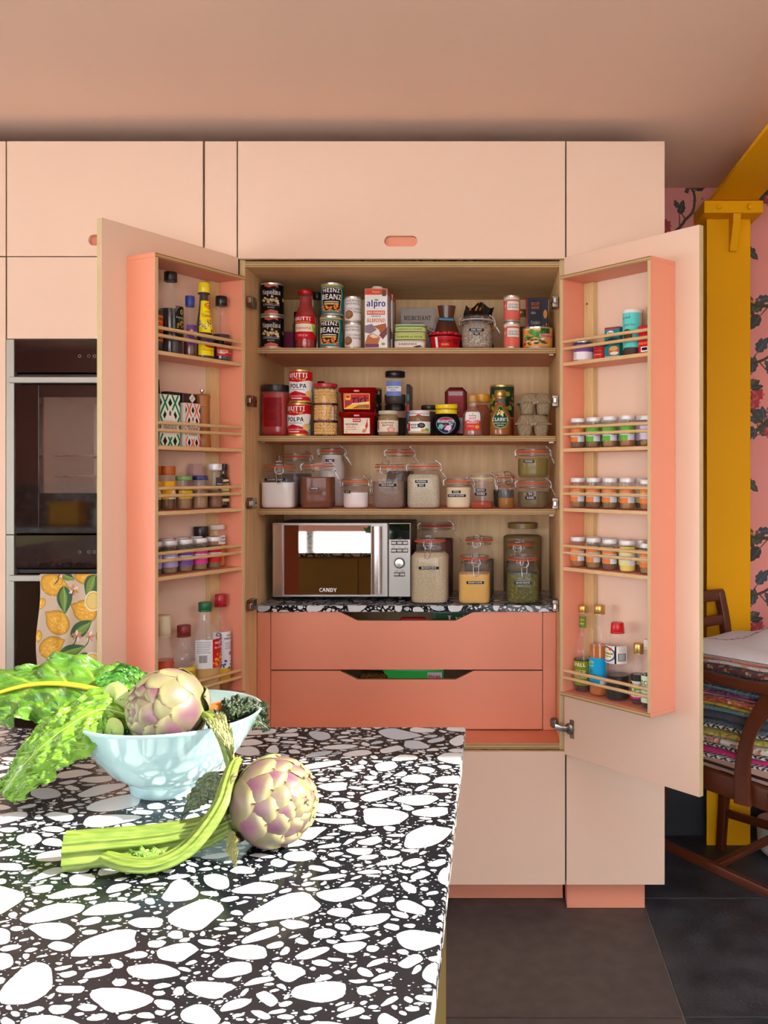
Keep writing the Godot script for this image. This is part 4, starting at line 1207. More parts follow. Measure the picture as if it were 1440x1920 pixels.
func oven(label: String, y0: float, y1: float):
	var t := thing("oven", label, "oven", Vector3(-1.189, y0, -0.28), 0.0, "built-in ovens")
	var xl := -1.4875
	var xr := -0.8905
	for x in [[xl, xl + 0.0245], [xr - 0.0245, xr]]:
		slab("side_strip", t, M.steel, x[0], x[1], y0, y1, -0.012, 0.006, 0.0012)
	var a := xl + 0.0265
	var b := xr - 0.0265
	var yc := y1 - 0.101
	slab("control_panel", t, M.black_gloss, a, b, yc, y1, -0.02, 0.004, 0.0015)
	for k in 3:
		var x: float = -1.189 + [-0.075, -0.047, -0.03][k]
		part("control_mark", lathe([Vector2(0.0035, 0), Vector2(0.005, 0.0002), Vector2(0.0035, 0.0004)], 14), hue(110, 96, 90), t, Vector3(x + 1.189, yc + 0.05 - y0, 0.2842), Vector3(PI / 2, 0, 0))
	part("clock_window", box(Vector3(0.07, 0.022, 0.0008), 0.0002), hue(40, 30, 28, 0.1), t, Vector3(0.03, yc + 0.05 - y0, 0.2845))
	slab("vent_strip", t, M.black, a, b, yc - 0.016, yc - 0.004, -0.03, -0.006)
	# door: frame with an opening, tinted pane, cavity with two wire racks
	var d0 := y0 + 0.004
	var d1 := yc - 0.018
	var o := PackedVector2Array()
	var w0 := -1.389
	var w1 := -0.989
	var v0 := y0 + 0.126
	var v1 := y1 - 0.175
	var fr := slab("door", t, M.black_gloss, a, w0, d0, d1, -0.02, 0.004, 0.001)
	for q in [[w1, b, d0, d1], [w0, w1, d0, v0], [w0, w1, v1, d1]]:
		part("door_frame", box(Vector3(q[1] - q[0], q[3] - q[2], 0.024), 0.0005), M.black_gloss, fr, Vector3((q[0] + q[1] - a - w0) / 2, (q[2] + q[3] - d0 - d1) / 2, 0))
	part("pane", box(Vector3(w1 - w0, v1 - v0, 0.003), 0.0003), clear(0.1, rgb(70, 48, 42)), fr, Vector3((w0 + w1 - a - w0) / 2, (v0 + v1 - d0 - d1) / 2, 0.009))
	var grey := hue(232, 212, 200, 0.5)
	var cav := MB.new()
	cav.add(box_mb(Vector3(0.44, 0.01, 0.36), 0.001), Transform3D(Basis(), Vector3(0, (v0 + v1) / 2 - 0.16 - y0, 0.05)))
	cav.add(box_mb(Vector3(0.44, 0.01, 0.36), 0.001), Transform3D(Basis(), Vector3(0, (v0 + v1) / 2 + 0.16 - y0, 0.05)))
	cav.add(box_mb(Vector3(0.01, 0.33, 0.36), 0.001), Transform3D(Basis(), Vector3(-0.215, (v0 + v1) / 2 - y0, 0.05)))
	cav.add(box_mb(Vector3(0.01, 0.33, 0.36), 0.001), Transform3D(Basis(), Vector3(0.215, (v0 + v1) / 2 - y0, 0.05)))
	cav.add(box_mb(Vector3(0.44, 0.33, 0.01), 0.001), Transform3D(Basis(), Vector3(0, (v0 + v1) / 2 - y0, -0.13)))
	part("cavity", cav.mesh(), grey, t)
	for y in [v0 + 0.115, v0 + 0.05]:
		var r := MB.new()
		r.add(tube_mb([Vector3(-0.2, y - y0, 0.18), Vector3(0.2, y - y0, 0.18)], 0.002, 0.002, 2.0, 6))
		r.add(tube_mb([Vector3(-0.2, y - y0, -0.1), Vector3(0.2, y - y0, -0.1)], 0.002, 0.002, 2.0, 6))
		for k in 14:
			r.add(tube_mb([Vector3(-0.195 + k * 0.03, y - y0 + 0.003, -0.1), Vector3(-0.195 + k * 0.03, y - y0 + 0.003, 0.18)], 0.0014, 0.0014, 2.0, 6))
		part("wire_rack", r.mesh(), M.wire, t)
	var hy := yc - 0.026
	var hd := part("handle", box(Vector3(b - a - 0.002, 0.019, 0.014), 0.003), M.steel, t, Vector3(0, hy - y0, 0.28 + 0.038))
	for s in [-1, 1]:
		part("handle_post", box(Vector3(0.02, 0.012, 0.031), 0.002), M.steel, hd, Vector3(s * 0.23, 0, -0.0215))

func tea_towel():
	var im := Image.create(384, 420, false, Image.FORMAT_RGB8)
	im.fill(rgb(200, 178, 152))
	var dark := rgb(56, 92, 56)
	for q in [[57, 46, 0.15, 62], [200, 6, 0.0, 58], [199, 148, 3.55, 60], [87, 190, 3.75, 62], [62, 284, -0.45, 58], [159, 352, 0.3, 64], [6, 118, 2.2, 26], [300, 250, 0.6, 60], [320, 60, 2.6, 60], [8, 240, 1.5, 24], [300, 400, 0.2, 60]]:
		var c := Vector2(q[0], q[1])
		var l: float = q[3]
		for st in [[1.06, rgb(136, 116, 44)], [1.0, rgb(208, 146, 38)], [0.84, rgb(220, 164, 52)]]:
			var p := PackedVector2Array()
			for i in 32:
				var a := TAU * i / 32
				var d := wrapf(a, -PI, PI)
				p.append(c + Vector2(cos(a) * 0.84 + 0.26 * exp(-d * d / 0.06), sin(a) * 0.66).rotated(q[2]) * l * st[0])
			fill_poly(im, p, st[1])
		for i in 60:
			fill_poly(im, leaf_poly(c + Vector2(rng.randfn(0, 0.3), rng.randfn(0, 0.24)).rotated(q[2]) * l, q[2] + rng.randf() * 0.5, 12, 1.5), [rgb(214, 150, 40), rgb(240, 204, 110), rgb(238, 190, 80)][i % 3])
	for q in [[108, 104, 1.45, 112, 34], [222, 52, 2.0, 100, 34], [188, 212, -0.6, 110, 30], [150, 296, -0.3, 116, 24], [122, 15, 0.3, 66, 16], [200, 324, -0.5, 70, 22], [340, 160, 1.2, 100, 32]]:
		var at := Vector2(q[0], q[1]) - Vector2(q[3] / 2.0, 0).rotated(q[2])
		fill_poly(im, leaf_poly(at, q[2], q[3], q[4]), dark)
		fill_poly(im, leaf_poly(at + Vector2(8, 5).rotated(q[2]), q[2], q[3] * 0.85, q[4] * 0.5), rgb(112, 140, 60))
		stroke(im, [at, at + Vector2(q[3], 0).rotated(q[2])], 2, 1, rgb(150, 170, 90))
	for q in [[232, 108], [236, 340]]:
		for st in [[39, rgb(226, 214, 180)], [33, rgb(214, 166, 56)], [29, rgb(222, 192, 112)]]:
			var p := PackedVector2Array()
			for i in 28:
				p.append(Vector2(q[0], q[1]) + Vector2(st[0], 0).rotated(TAU * i / 28))
			fill_poly(im, p, st[1])
	for q in [[146, 66], [170, 240], [224, 242], [88, 2]]:
		for i in 6:
			fill_poly(im, leaf_poly(Vector2(q[0], q[1]), i * 1.05 + q[0], 24, 6), [rgb(214, 124, 130), rgb(232, 206, 190), rgb(190, 146, 70)][i % 3])
		stroke(im, [Vector2(q[0], q[1]), Vector2(q[0] - 8, q[1] + 26), Vector2(q[0] - 26, q[1] + 44)], 2.5, 2, dark)
	var m := mat(Color(1, 1, 1), 0.85)
	m.albedo_texture = ImageTexture.create_from_image(im)
	m.rim_enabled = true
	m.rim = 0.2
	var yb := 1.0355
	# over the bar: hangs down in front, a shorter fall behind
	var f := func(u: float, v: float) -> Vector3:
		var x := -1.366 + 0.27 * u
		var wob := 0.004 * sin(u * 13.0) * clampf(v * 2.0, 0, 1) + 0.003 * sin(u * 29.0 + v * 3.0) * v
		var s := v * 0.52 - 0.1
		var r := 0.0122
		if s < 0.0:
			return Vector3(x, yb + s * 0.9, 0.0265 + wob * 0.1)
		if s < PI * r:
			var a := s / r
			return Vector3(x, yb + 0.0 + r * sin(a), 0.038 - r * 1.05 * cos(a))
		return Vector3(x + 0.006 * sin(s * 20.0) * (1.0 - u), yb - (s - PI * r), 0.0495 + absf(wob) + 0.01 * s)
	var mb := sheet_mb(f, 40, 90, 0.0012)
	for i in mb.uv.size():
		mb.uv[i] = Vector2(mb.uv[i].x, clampf((mb.uv[i].y * 0.52 - 0.1 - 0.02) / 0.33, -0.2, 2.0))
	solo("tea_towel", mb.mesh(), m, "linen tea towel printed with lemons, hanging over the lower oven handle", "towel")

# ------------------------------------------------------------------ island
func island():
	var t := thing("kitchen_island", "olive kitchen island carrying the terrazzo worktop in the foreground", "island", Vector3(-1.3, 0, 2.2))
	slab("body", t, M.olive, -2.55, -0.075, 0.1, 0.929, 1.39, 3.02, 0.002)
	slab("plinth", t, M.coral, -2.5, -0.13, 0.001, 0.099, 1.44, 2.98)
	for k in 4:
		slab("door", t, M.olive, -2.545 + k * 0.618, -1.931 + k * 0.618, 0.106, 0.925, 1.371, 1.389, 0.001)
	solo("island_worktop", box(Vector3(2.58, 0.02, 1.71), 0.0022), M.terrazzo, "black and white terrazzo worktop on the island, with the bowl and artichoke", "worktop", Vector3(-1.336, 0.94, 2.205))

# ------------------------------------------------------------------ armchair, pile of folded cloths, pot
func chair_and_textiles():
	var fwd := Vector3(0.67, 0, 0.742).normalized()
	var side := Vector3(fwd.z, 0, -fwd.x)          # from the near side to the far side
	var o := Vector3(0.694, 0, -0.35)
	var turn := atan2(fwd.x, fwd.z)
	var t := thing("armchair", "dark wooden armchair piled with folded patterned cloths, behind the open right door", "chair", o, turn)
	# own axes: z forwards, x towards the far side (x = side because of the turn)
	var leg := func(x: float, z: float, lean: float, top: float):
		part("leg", tube([Vector3(x * 1.04, 0.0, z + lean), Vector3(x, top, z)], 0.019, 0.019, 6.0, 16, Vector3(0, 0, 1), [0.78, 1.0]), M.wood, t)
	leg.call(-0.185, 0.0, -0.035, 0.42)
	leg.call(0.185, 0.0, -0.035, 0.42)
	leg.call(-0.235, 0.44, 0.02, 0.42)
	leg.call(0.235, 0.44, 0.02, 0.42)
	for s in [-1, 1]:
		part("back_post", tube(smooth([Vector3(s * 0.185, 0.40, 0.0), Vector3(s * 0.187, 0.62, 0.0), Vector3(s * 0.186, 0.8, -0.012), Vector3(s * 0.180, 0.925, -0.034)]), 0.019, 0.015, 5.0, 16, Vector3(0, 0, 1)), M.wood, t)
		part("seat_rail", tube([Vector3(s * 0.19, 0.398, 0.005), Vector3(s * 0.238, 0.398, 0.445)], 0.013, 0.034, 6.0, 16), M.wood, t)
		part("stretcher", tube([Vector3(s * 0.192, 0.135, -0.02), Vector3(s * 0.238, 0.125, 0.45)], 0.009, 0.014, 6.0, 16), M.wood, t)
		part("arm", tube(smooth([Vector3(s * 0.19, 0.735, -0.015), Vector3(s * 0.225, 0.728, 0.15), Vector3(s * 0.25, 0.722, 0.34), Vector3(s * 0.26, 0.728, 0.47), Vector3(s * 0.268, 0.714, 0.53)]), 0.026, 0.014, 4.0, 16, Vector3.UP, [0.7, 0.7, 0.7, 0.72, 0.75, 0.8, 0.84, 0.88, 0.92, 0.95, 1.0, 1.0, 1.0, 1.05, 1.1, 1.15, 1.15, 1.15, 1.15, 1.15, 1.1, 1.05, 0.95, 0.8, 0.6]), M.wood, t)
		part("arm_support", tube(smooth([Vector3(s * 0.252, 0.37, 0.345), Vector3(s * 0.256, 0.48, 0.345), Vector3(s * 0.259, 0.6, 0.375), Vector3(s * 0.26, 0.71, 0.45)]), 0.012, 0.026, 5.0, 16, Vector3(0, 0, 1), [1.15, 1.1, 1.06, 1.02, 1.0, 0.96, 0.92, 0.88, 0.84, 0.82, 0.8, 0.8, 0.82, 0.86, 0.9, 1.0, 1.1, 1.2, 1.3]), M.wood, t)
	part("seat_rail", tube([Vector3(-0.235, 0.398, 0.443), Vector3(0.235, 0.398, 0.443)], 0.013, 0.034, 6.0, 16), M.wood, t)
	part("seat_rail", tube([Vector3(-0.18, 0.398, 0.0), Vector3(0.18, 0.398, 0.0)], 0.013, 0.034, 6.0, 16), M.wood, t)
	part("stretcher", tube([Vector3(-0.214, 0.128, 0.21), Vector3(0.214, 0.128, 0.21)], 0.013, 0.010, 6.0, 16), M.wood, t)
	part("top_rail", tube(smooth([Vector3(-0.19, 0.915, -0.031), Vector3(0, 0.918, -0.05), Vector3(0.19, 0.915, -0.031)]), 0.012, 0.021, 5.0, 16), M.wood, t)
	part("back_slat", tube(smooth([Vector3(-0.184, 0.83, -0.016), Vector3(0, 0.83, -0.036), Vector3(0.184, 0.83, -0.016)]), 0.009, 0.018, 5.0, 16), M.wood, t)
	part("seat", sheet_mb(func(u, v): return Vector3((u - 0.5) * lerpf(0.37, 0.46, v), 0.434 + 0.012 * sin(PI * u) * sin(PI * v), 0.0 + 0.445 * v), 12, 12, 0.02).mesh(), hue(206, 170, 150, 0.9), t)
	textiles(o + fwd * 0.225, turn)
	var pot := thing("pot", "pale round pot on the dark floor behind the armchair", "pot", Vector3(1.006, 0, -0.44))
	part("body", lathe([Vector2(0, 0.001), Vector2(0.045, 0.001), Vector2(0.066, 0.02), Vector2(0.078, 0.06), Vector2(0.08, 0.11), Vector2(0.077, 0.118), Vector2(0.07, 0.117), Vector2(0.07, 0.03), Vector2(0, 0.025)], 32), hue(214, 206, 196, 0.35), pot)
	part("lid", lathe([Vector2(0.079, 0.119), Vector2(0.078, 0.128), Vector2(0.03, 0.144), Vector2(0.012, 0.147), Vector2(0.012, 0.155), Vector2(0, 0.158)], 32), hue(206, 160, 156, 0.4), pot)

func cloth_tex(kind: int, seedling: int, cols: Array) -> StandardMaterial3D:
	var im := Image.create(128, 128, false, Image.FORMAT_RGB8)
	var r := RandomNumberGenerator.new()
	r.seed = seedling
	im.fill(cols[0])
	if kind == 0:      # small flowers and leaves
		for k in 70:
			fill_poly(im, leaf_poly(Vector2(r.randf(), r.randf()) * 128, r.randf() * TAU, r.randf_range(8, 22), r.randf_range(3, 6)), cols[1 + r.randi() % (cols.size() - 1)], true)
	elif kind == 1:    # zigzag
		for k in 8:
			for s in 4:
				var x := s * 32.0
				var y := k * 16.0
				fill_poly(im, PackedVector2Array([Vector2(x, y), Vector2(x + 16, y + 12), Vector2(x + 32, y), Vector2(x + 32, y + 7), Vector2(x + 16, y + 19), Vector2(x, y + 7)]), cols[1], true)
	elif kind == 2:    # patchwork stripes
		for k in 24:
			im.fill_rect(Rect2i(0, k * 16 / 3, 128, 1 + r.randi() % 4), cols[1 + r.randi() % (cols.size() - 1)])
		for k in 60:
			fill_poly(im, leaf_poly(Vector2(r.randf(), r.randf()) * 128, r.randf() * TAU, r.randf_range(5, 12), 2.5), cols[r.randi() % cols.size()], true)
	else:              # woven grain
		for k in 500:
			im.fill_rect(Rect2i(r.randi() % 120, r.randi() % 127, 8, 1), cols[1])
	var m := mat(Color(1, 1, 1), 0.9)
	m.rim_enabled = true
	m.rim = 0.25
	return tri(m, ImageTexture.create_from_image(im), Vector3.ONE * 7.0)

# a folded cloth: a soft slab with creased layers at its edge
func fold_mesh(w: float, h: float, d: float, folds: int, ph: float, sag: float) -> ArrayMesh:
	var f := func(u: float, v: float) -> Vector3:
		var a := TAU * u
		var b := (v - 0.5) * PI
		var ca := cos(a)
		var sa := sin(a)
		var k := pow(maxf(cos(b), 0.0), 0.22)
		var x := signf(ca) * pow(absf(ca), 0.28) * w / 2 * k
		var z := signf(sa) * pow(absf(sa), 0.28) * d / 2 * k
		var y := sin(b) * h / 2
		var edge := maxf(absf(x) / w, absf(z) / d) * 2.0
		var crease := 1.0 - 0.02 * absf(sin(v * PI * folds)) * edge
		y += 0.0022 * sin(x * 21.0 + 1.0) + 0.0022 * sin(z * 27.0 + 2.0) - sag * pow(edge, 4.0)
		return Vector3(x * crease + 0.004 * sin(z * 15.0 + ph), y + h / 2, z * crease + 0.004 * sin(x * 17.0 + ph * 1.7))
	return sheet_mb(f, 48, 18).mesh()

func textiles(c: Vector3, turn: float):
	var W := rgb(230, 220, 214)
	var K := rgb(30, 28, 32)
	var P := rgb(206, 36, 110)
	var zig := cloth_tex(1, 1, [W, K])
	var pink := cloth_tex(3, 2, [P, rgb(180, 24, 90)])
	var flo := cloth_tex(0, 3, [rgb(226, 216, 200), rgb(206, 80, 70), rgb(120, 110, 96), rgb(226, 170, 80), rgb(210, 90, 110)])
	var lime := cloth_tex(0, 4, [rgb(176, 166, 62), rgb(150, 110, 50), rgb(206, 196, 110), rgb(206, 90, 70)])
	var grey := cloth_tex(3, 5, [rgb(70, 70, 78), rgb(86, 86, 94)])
	var slate := cloth_tex(3, 6, [rgb(92, 102, 112), rgb(74, 82, 92)])
	var aqua := cloth_tex(2, 7, [rgb(110, 160, 160), rgb(206, 200, 190), rgb(60, 110, 130), rgb(190, 80, 90), rgb(90, 130, 90)])
	var sun := cloth_tex(0, 8, [rgb(206, 176, 40), rgb(226, 110, 50), rgb(150, 130, 40)])
	var oran := cloth_tex(0, 9, [rgb(206, 96, 56), rgb(226, 200, 180), rgb(150, 40, 60), rgb(230, 170, 70)])
	var plum := cloth_tex(2, 10, [rgb(110, 30, 80), rgb(150, 40, 100), rgb(60, 110, 120), rgb(206, 160, 150)])
	var teal := cloth_tex(2, 11, [rgb(70, 120, 130), rgb(120, 40, 90), rgb(190, 190, 180), rgb(40, 60, 90)])
	var navy := cloth_tex(2, 12, [rgb(56, 40, 76), rgb(150, 60, 90), rgb(110, 150, 150), rgb(206, 120, 80)])
	var rust := cloth_tex(0, 13, [rgb(96, 42, 36), rgb(206, 120, 70), rgb(206, 190, 160), rgb(60, 80, 90), rgb(206, 160, 50)])
	var ivory := cloth_tex(0, 14, [rgb(226, 212, 200), rgb(236, 228, 220), rgb(220, 196, 180), rgb(226, 130, 90)])
	var coral := cloth_tex(2, 15, [rgb(226, 110, 70), rgb(236, 196, 170), rgb(206, 80, 50)])
	var rows := [
		[zig, 0.024, "black and white zigzag cloth at the bottom of the pile on the armchair"],
		[pink, 0.020, "magenta pink folded cloth between two zigzag cloths"],
		[zig, 0.020, "black and white zigzag cloth directly above the magenta cloth"],
		[flo, 0.032, "white folded cloth with red and grey sprigs, below the yellow green cloth"],
		[lime, 0.030, "yellow green flowered cloth in the lower part of the pile"],
		[zig, 0.024, "black and white zigzag cloth under the dark grey cloths"],
		[slate, 0.018, "blue grey plain cloth under the thick dark grey cloth"],
		[grey, 0.036, "thick dark grey plain cloth in the middle of the pile"],
		[aqua, 0.022, "aqua patchwork cloth on the dark grey cloth"],
		[sun, 0.018, "mustard yellow flowered cloth in the middle of the pile"],
		[oran, 0.022, "orange flowered cloth above the mustard yellow cloth"],
		[plum, 0.026, "plum striped cloth below the chair arm"],
		[teal, 0.022, "teal and purple striped cloth at the height of the chair arm"],
		[navy, 0.024, "navy and rose striped cloth just above the chair arm"],
		[aqua, 0.020, "aqua patchwork cloth in the upper part of the pile, under the navy striped one's neighbour"],
		[teal, 0.018, "teal striped cloth below the rust brown cloth"],
		[rust, 0.026, "rust brown flowered cloth under the ivory cloths"],
		[ivory, 0.022, "ivory cloth with orange sprigs near the top of the pile"],
		[coral, 0.016, "coral striped cloth under the topmost white cloth"]]
	rows[14][2] = "aqua patchwork cloth in the upper part of the pile, above the navy striped cloth"
	var y := 0.452
	for i in rows.size():
		var h: float = rows[i][1] * 0.74
		var w := 0.365 + 0.02 * sin(i * 2.1)
		solo("folded_cloth", fold_mesh(w, h + 0.003, 0.39 + 0.02 * cos(i * 1.7), 3, i * 1.3, 0.002), rows[i][0], rows[i][2], "cloth", Vector3(c.x + 0.006 * sin(i * 3.1), y, c.z + 0.006 * cos(i * 2.3)), turn + 0.05 * sin(i * 1.9), "folded cloths on the armchair")
		y += h
	# the topmost one is gathered into a peak
	var f := func(u: float, v: float) -> Vector3:
		var x := (u - 0.5) * 0.42
		var z := (v - 0.5) * 0.40
		var pk := 0.075 * exp(-(pow(x - 0.11, 2) + pow(z - 0.10, 2)) / 0.014)
		var edge := pow(maxf(absf(u - 0.5), absf(v - 0.5)) * 2.0, 6.0)
		return Vector3(x, 0.018 + pk + 0.004 * sin(x * 30.0 + z * 12.0) * (1.0 - edge) - 0.018 * edge, z)
	var top := sheet_mb(f, 36, 36, 0.006)
	var am := ArrayMesh.new()
	var a := MB.new()
	var b := MB.new()
	a.v = top.v
	a.n = top.n
	a.uv = top.uv
	b.v = top.v
	b.n = top.n
	b.uv = top.uv
	for i in range(0, top.ix.size(), 3):
		var q := (top.uv[top.ix[i]] + top.uv[top.ix[i + 1]] + top.uv[top.ix[i + 2]]) / 3.0
		var band := absf(q.x + q.y - 1.34) < 0.06 or absf(q.x - q.y * 0.8 - 0.2) < 0.05
		var dest := b if band else a
		dest.ix.append_array([top.ix[i], top.ix[i + 1], top.ix[i + 2]])
	a.into(am, ivory_plain())
	b.into(am, cloth_tex(0, 20, [rgb(214, 206, 206), K, K, P, rgb(60, 50, 60)]))
	solo("folded_cloth", am, null, "topmost white cloth gathered into a peak, with dark patterned strips", "cloth", Vector3(c.x, y + 0.004, c.z), turn, "folded cloths on the armchair")

func ivory_plain() -> StandardMaterial3D:
	return cloth_tex(3, 21, [rgb(226, 218, 214), rgb(216, 206, 204)])

# ------------------------------------------------------------------ microwave
func microwave():
	var x0 := -0.738
	var x1 := -0.279
	var y0 := 0.9405
	var y1 := 1.1875
	var t := thing("microwave_oven", "silver microwave oven with a mirrored door on the terrazzo shelf", "microwave", Vector3(-0.5085, 0.926, -0.37))
	slab("body", t, mat(rgb(46, 42, 40), 0.4), x0 + 0.003, x1 - 0.003, y0 + 0.002, y1 - 0.002, -0.52, -0.262, 0.004)
	for x in [x0 + 0.04, x1 - 0.04]:
		for z in [-0.29, -0.49]:
			part("foot", cyl(0.014, 0.0165), M.black, t, Vector3(x + 0.5085, 0.0, z + 0.37))
	var silver := mat(rgb(172, 166, 158), 0.42, 0.5)
	var xd := -0.3545
	var d := slab("door", t, silver, x0, xd, y0, y1, -0.261, -0.244, 0.003)
	var c := d.position + t.position
	part("mirror_panel", box(Vector3(0.288, 0.231, 0.003), 0.001), M.mirror, d, Vector3((-0.6985 - 0.4105) / 2, (y0 + y1) / 2, -0.2425) - c)
	part("side_strip", box(Vector3(0.034, 0.237, 0.004), 0.0018), mat(rgb(206, 190, 176), 0.2, 0.9), d, Vector3(-0.7195, (y0 + y1) / 2, -0.2425) - c)
	part("handle", tube([Vector3(-0.3905, y0 + 0.012, -0.236), Vector3(-0.3905, y1 - 0.012, -0.236)], 0.0165, 0.011, 3.0, 18, Vector3(0, 0, 1)), mat(rgb(206, 200, 200), 0.18, 0.95), d, -c)
	var brand := text_mesh("CANDY", 0.0125, 0.0006)
	var bl := part("brand", brand, mat(rgb(236, 236, 236), 0.4), d, Vector3(-0.5535, 0.9645, -0.2407) - c)
	bl.rotation = Vector3(0, 0, 0)
	var p := slab("control_panel", t, silver, xd + 0.001, x1, y0, y1, -0.261, -0.244, 0.003)
	var pc := p.position + t.position
	part("display", box(Vector3(0.069, 0.052, 0.003), 0.0008), mat(rgb(10, 10, 9), 0.04), p, Vector3(-0.3165, 1.158, -0.243) - pc)
	var dim := hue(96, 92, 88)
	for r in 2:
		var y := 1.1205 - r * 0.0255
		part("button_rim", tube([Vector3(-0.344, y, -0.2442), Vector3(-0.288, y, -0.2442)], 0.0072, 0.0015, 2.0, 14, Vector3(0, 0, 1)), dim, p, -pc)
		for k in 3:
			part("button", box(Vector3(0.0165, 0.009, 0.004), 0.0018), silver, p, Vector3(-0.335 + k * 0.019, y, -0.2415) - pc)
			part("legend", box(Vector3(0.008, 0.0016, 0.0004), 0.0001), dim, p, Vector3(-0.335 + k * 0.019, y + 0.0112, -0.2437) - pc)
	part("knob", lathe([Vector2(0, 0), Vector2(0.0155, 0), Vector2(0.0155, 0.008), Vector2(0.0135, 0.011), Vector2(0, 0.012)], 30), mat(rgb(214, 210, 204), 0.25, 0.8), p, Vector3(-0.3165, 1.0535, -0.244) - pc, Vector3(PI / 2, 0, 0))
	part("knob_ring", lathe([Vector2(0.0156, 0), Vector2(0.0185, 0), Vector2(0.018, 0.0012), Vector2(0.0156, 0.0012)], 30), dim, p, Vector3(-0.3165, 1.0535, -0.244) - pc, Vector3(PI / 2, 0, 0))
	for k in 12:
		var a := lerpf(-2.2, 2.2, k / 11.0)
		part("dial_mark", box(Vector3(0.0012, 0.0026, 0.0004), 0.0001), dim, p, Vector3(-0.3165 + 0.0225 * sin(a), 1.0535 + 0.0225 * cos(a), -0.2437) - pc, Vector3(0, 0, -a))
	part("button_rim", tube([Vector3(-0.335, 1.016, -0.2442), Vector3(-0.298, 1.016, -0.2442)], 0.0072, 0.0015, 2.0, 14, Vector3(0, 0, 1)), dim, p, -pc)
	for k in 2:
		part("button", box(Vector3(0.0175, 0.009, 0.004), 0.0018), silver, p, Vector3(-0.3262 + k * 0.0195, 1.016, -0.2415) - pc)
		part("legend", box(Vector3(0.011, 0.0016, 0.0004), 0.0001), dim, p, Vector3(-0.3262 + k * 0.0195, 1.0275, -0.2437) - pc)

func text_mesh(s: String, size: float, depth: float) -> ArrayMesh:
	var tm := TextMesh.new()
	tm.text = s
	tm.font = font("sansb")
	tm.font_size = 32
	tm.pixel_size = size / 23.0
	tm.depth = depth
	var m := ArrayMesh.new()
	for k in tm.get_surface_count():
		var a := tm.surface_get_arrays(k)
		a[Mesh.ARRAY_TANGENT] = null
		m.add_surface_from_arrays(Mesh.PRIMITIVE_TRIANGLES, a)
	return m

# ------------------------------------------------------------------ kinds of containers
func body_profile(r: float, hs: float, hb: float, rn: float, sq: float, inset := 0.0, top := 1e9) -> Array:
	var p := []
	for q in [Vector3(0, 0.003, sq), Vector3(r * 0.86, 0.0005, sq), Vector3(r * 0.96, 0.004, sq), Vector3(r, 0.014, sq), Vector3(r, hs, sq), Vector3(r * 0.985, hs + 0.006, sq), Vector3(lerpf(r, rn, 0.6), hs + (hb - hs) * 0.32, lerpf(sq, 2.0, 0.6)), Vector3(rn, hs + (hb - hs) * 0.55, 2.0), Vector3(rn, hb, 2.0)]:
		var v := Vector3(maxf(q.x - inset, 0.0), q.y + (inset if q.y < 0.02 else 0.0), q.z)
		if v.y >= top:
			var w: Vector3 = p[-1]
			var k := clampf((top - w.y) / maxf(v.y - w.y, 1e-6), 0, 1)
			p.append(w.lerp(v, k))
			break
		p.append(v)
	if inset > 0:
		p.append(Vector3(0.001, p[-1].y, p[-1].z))
	return p

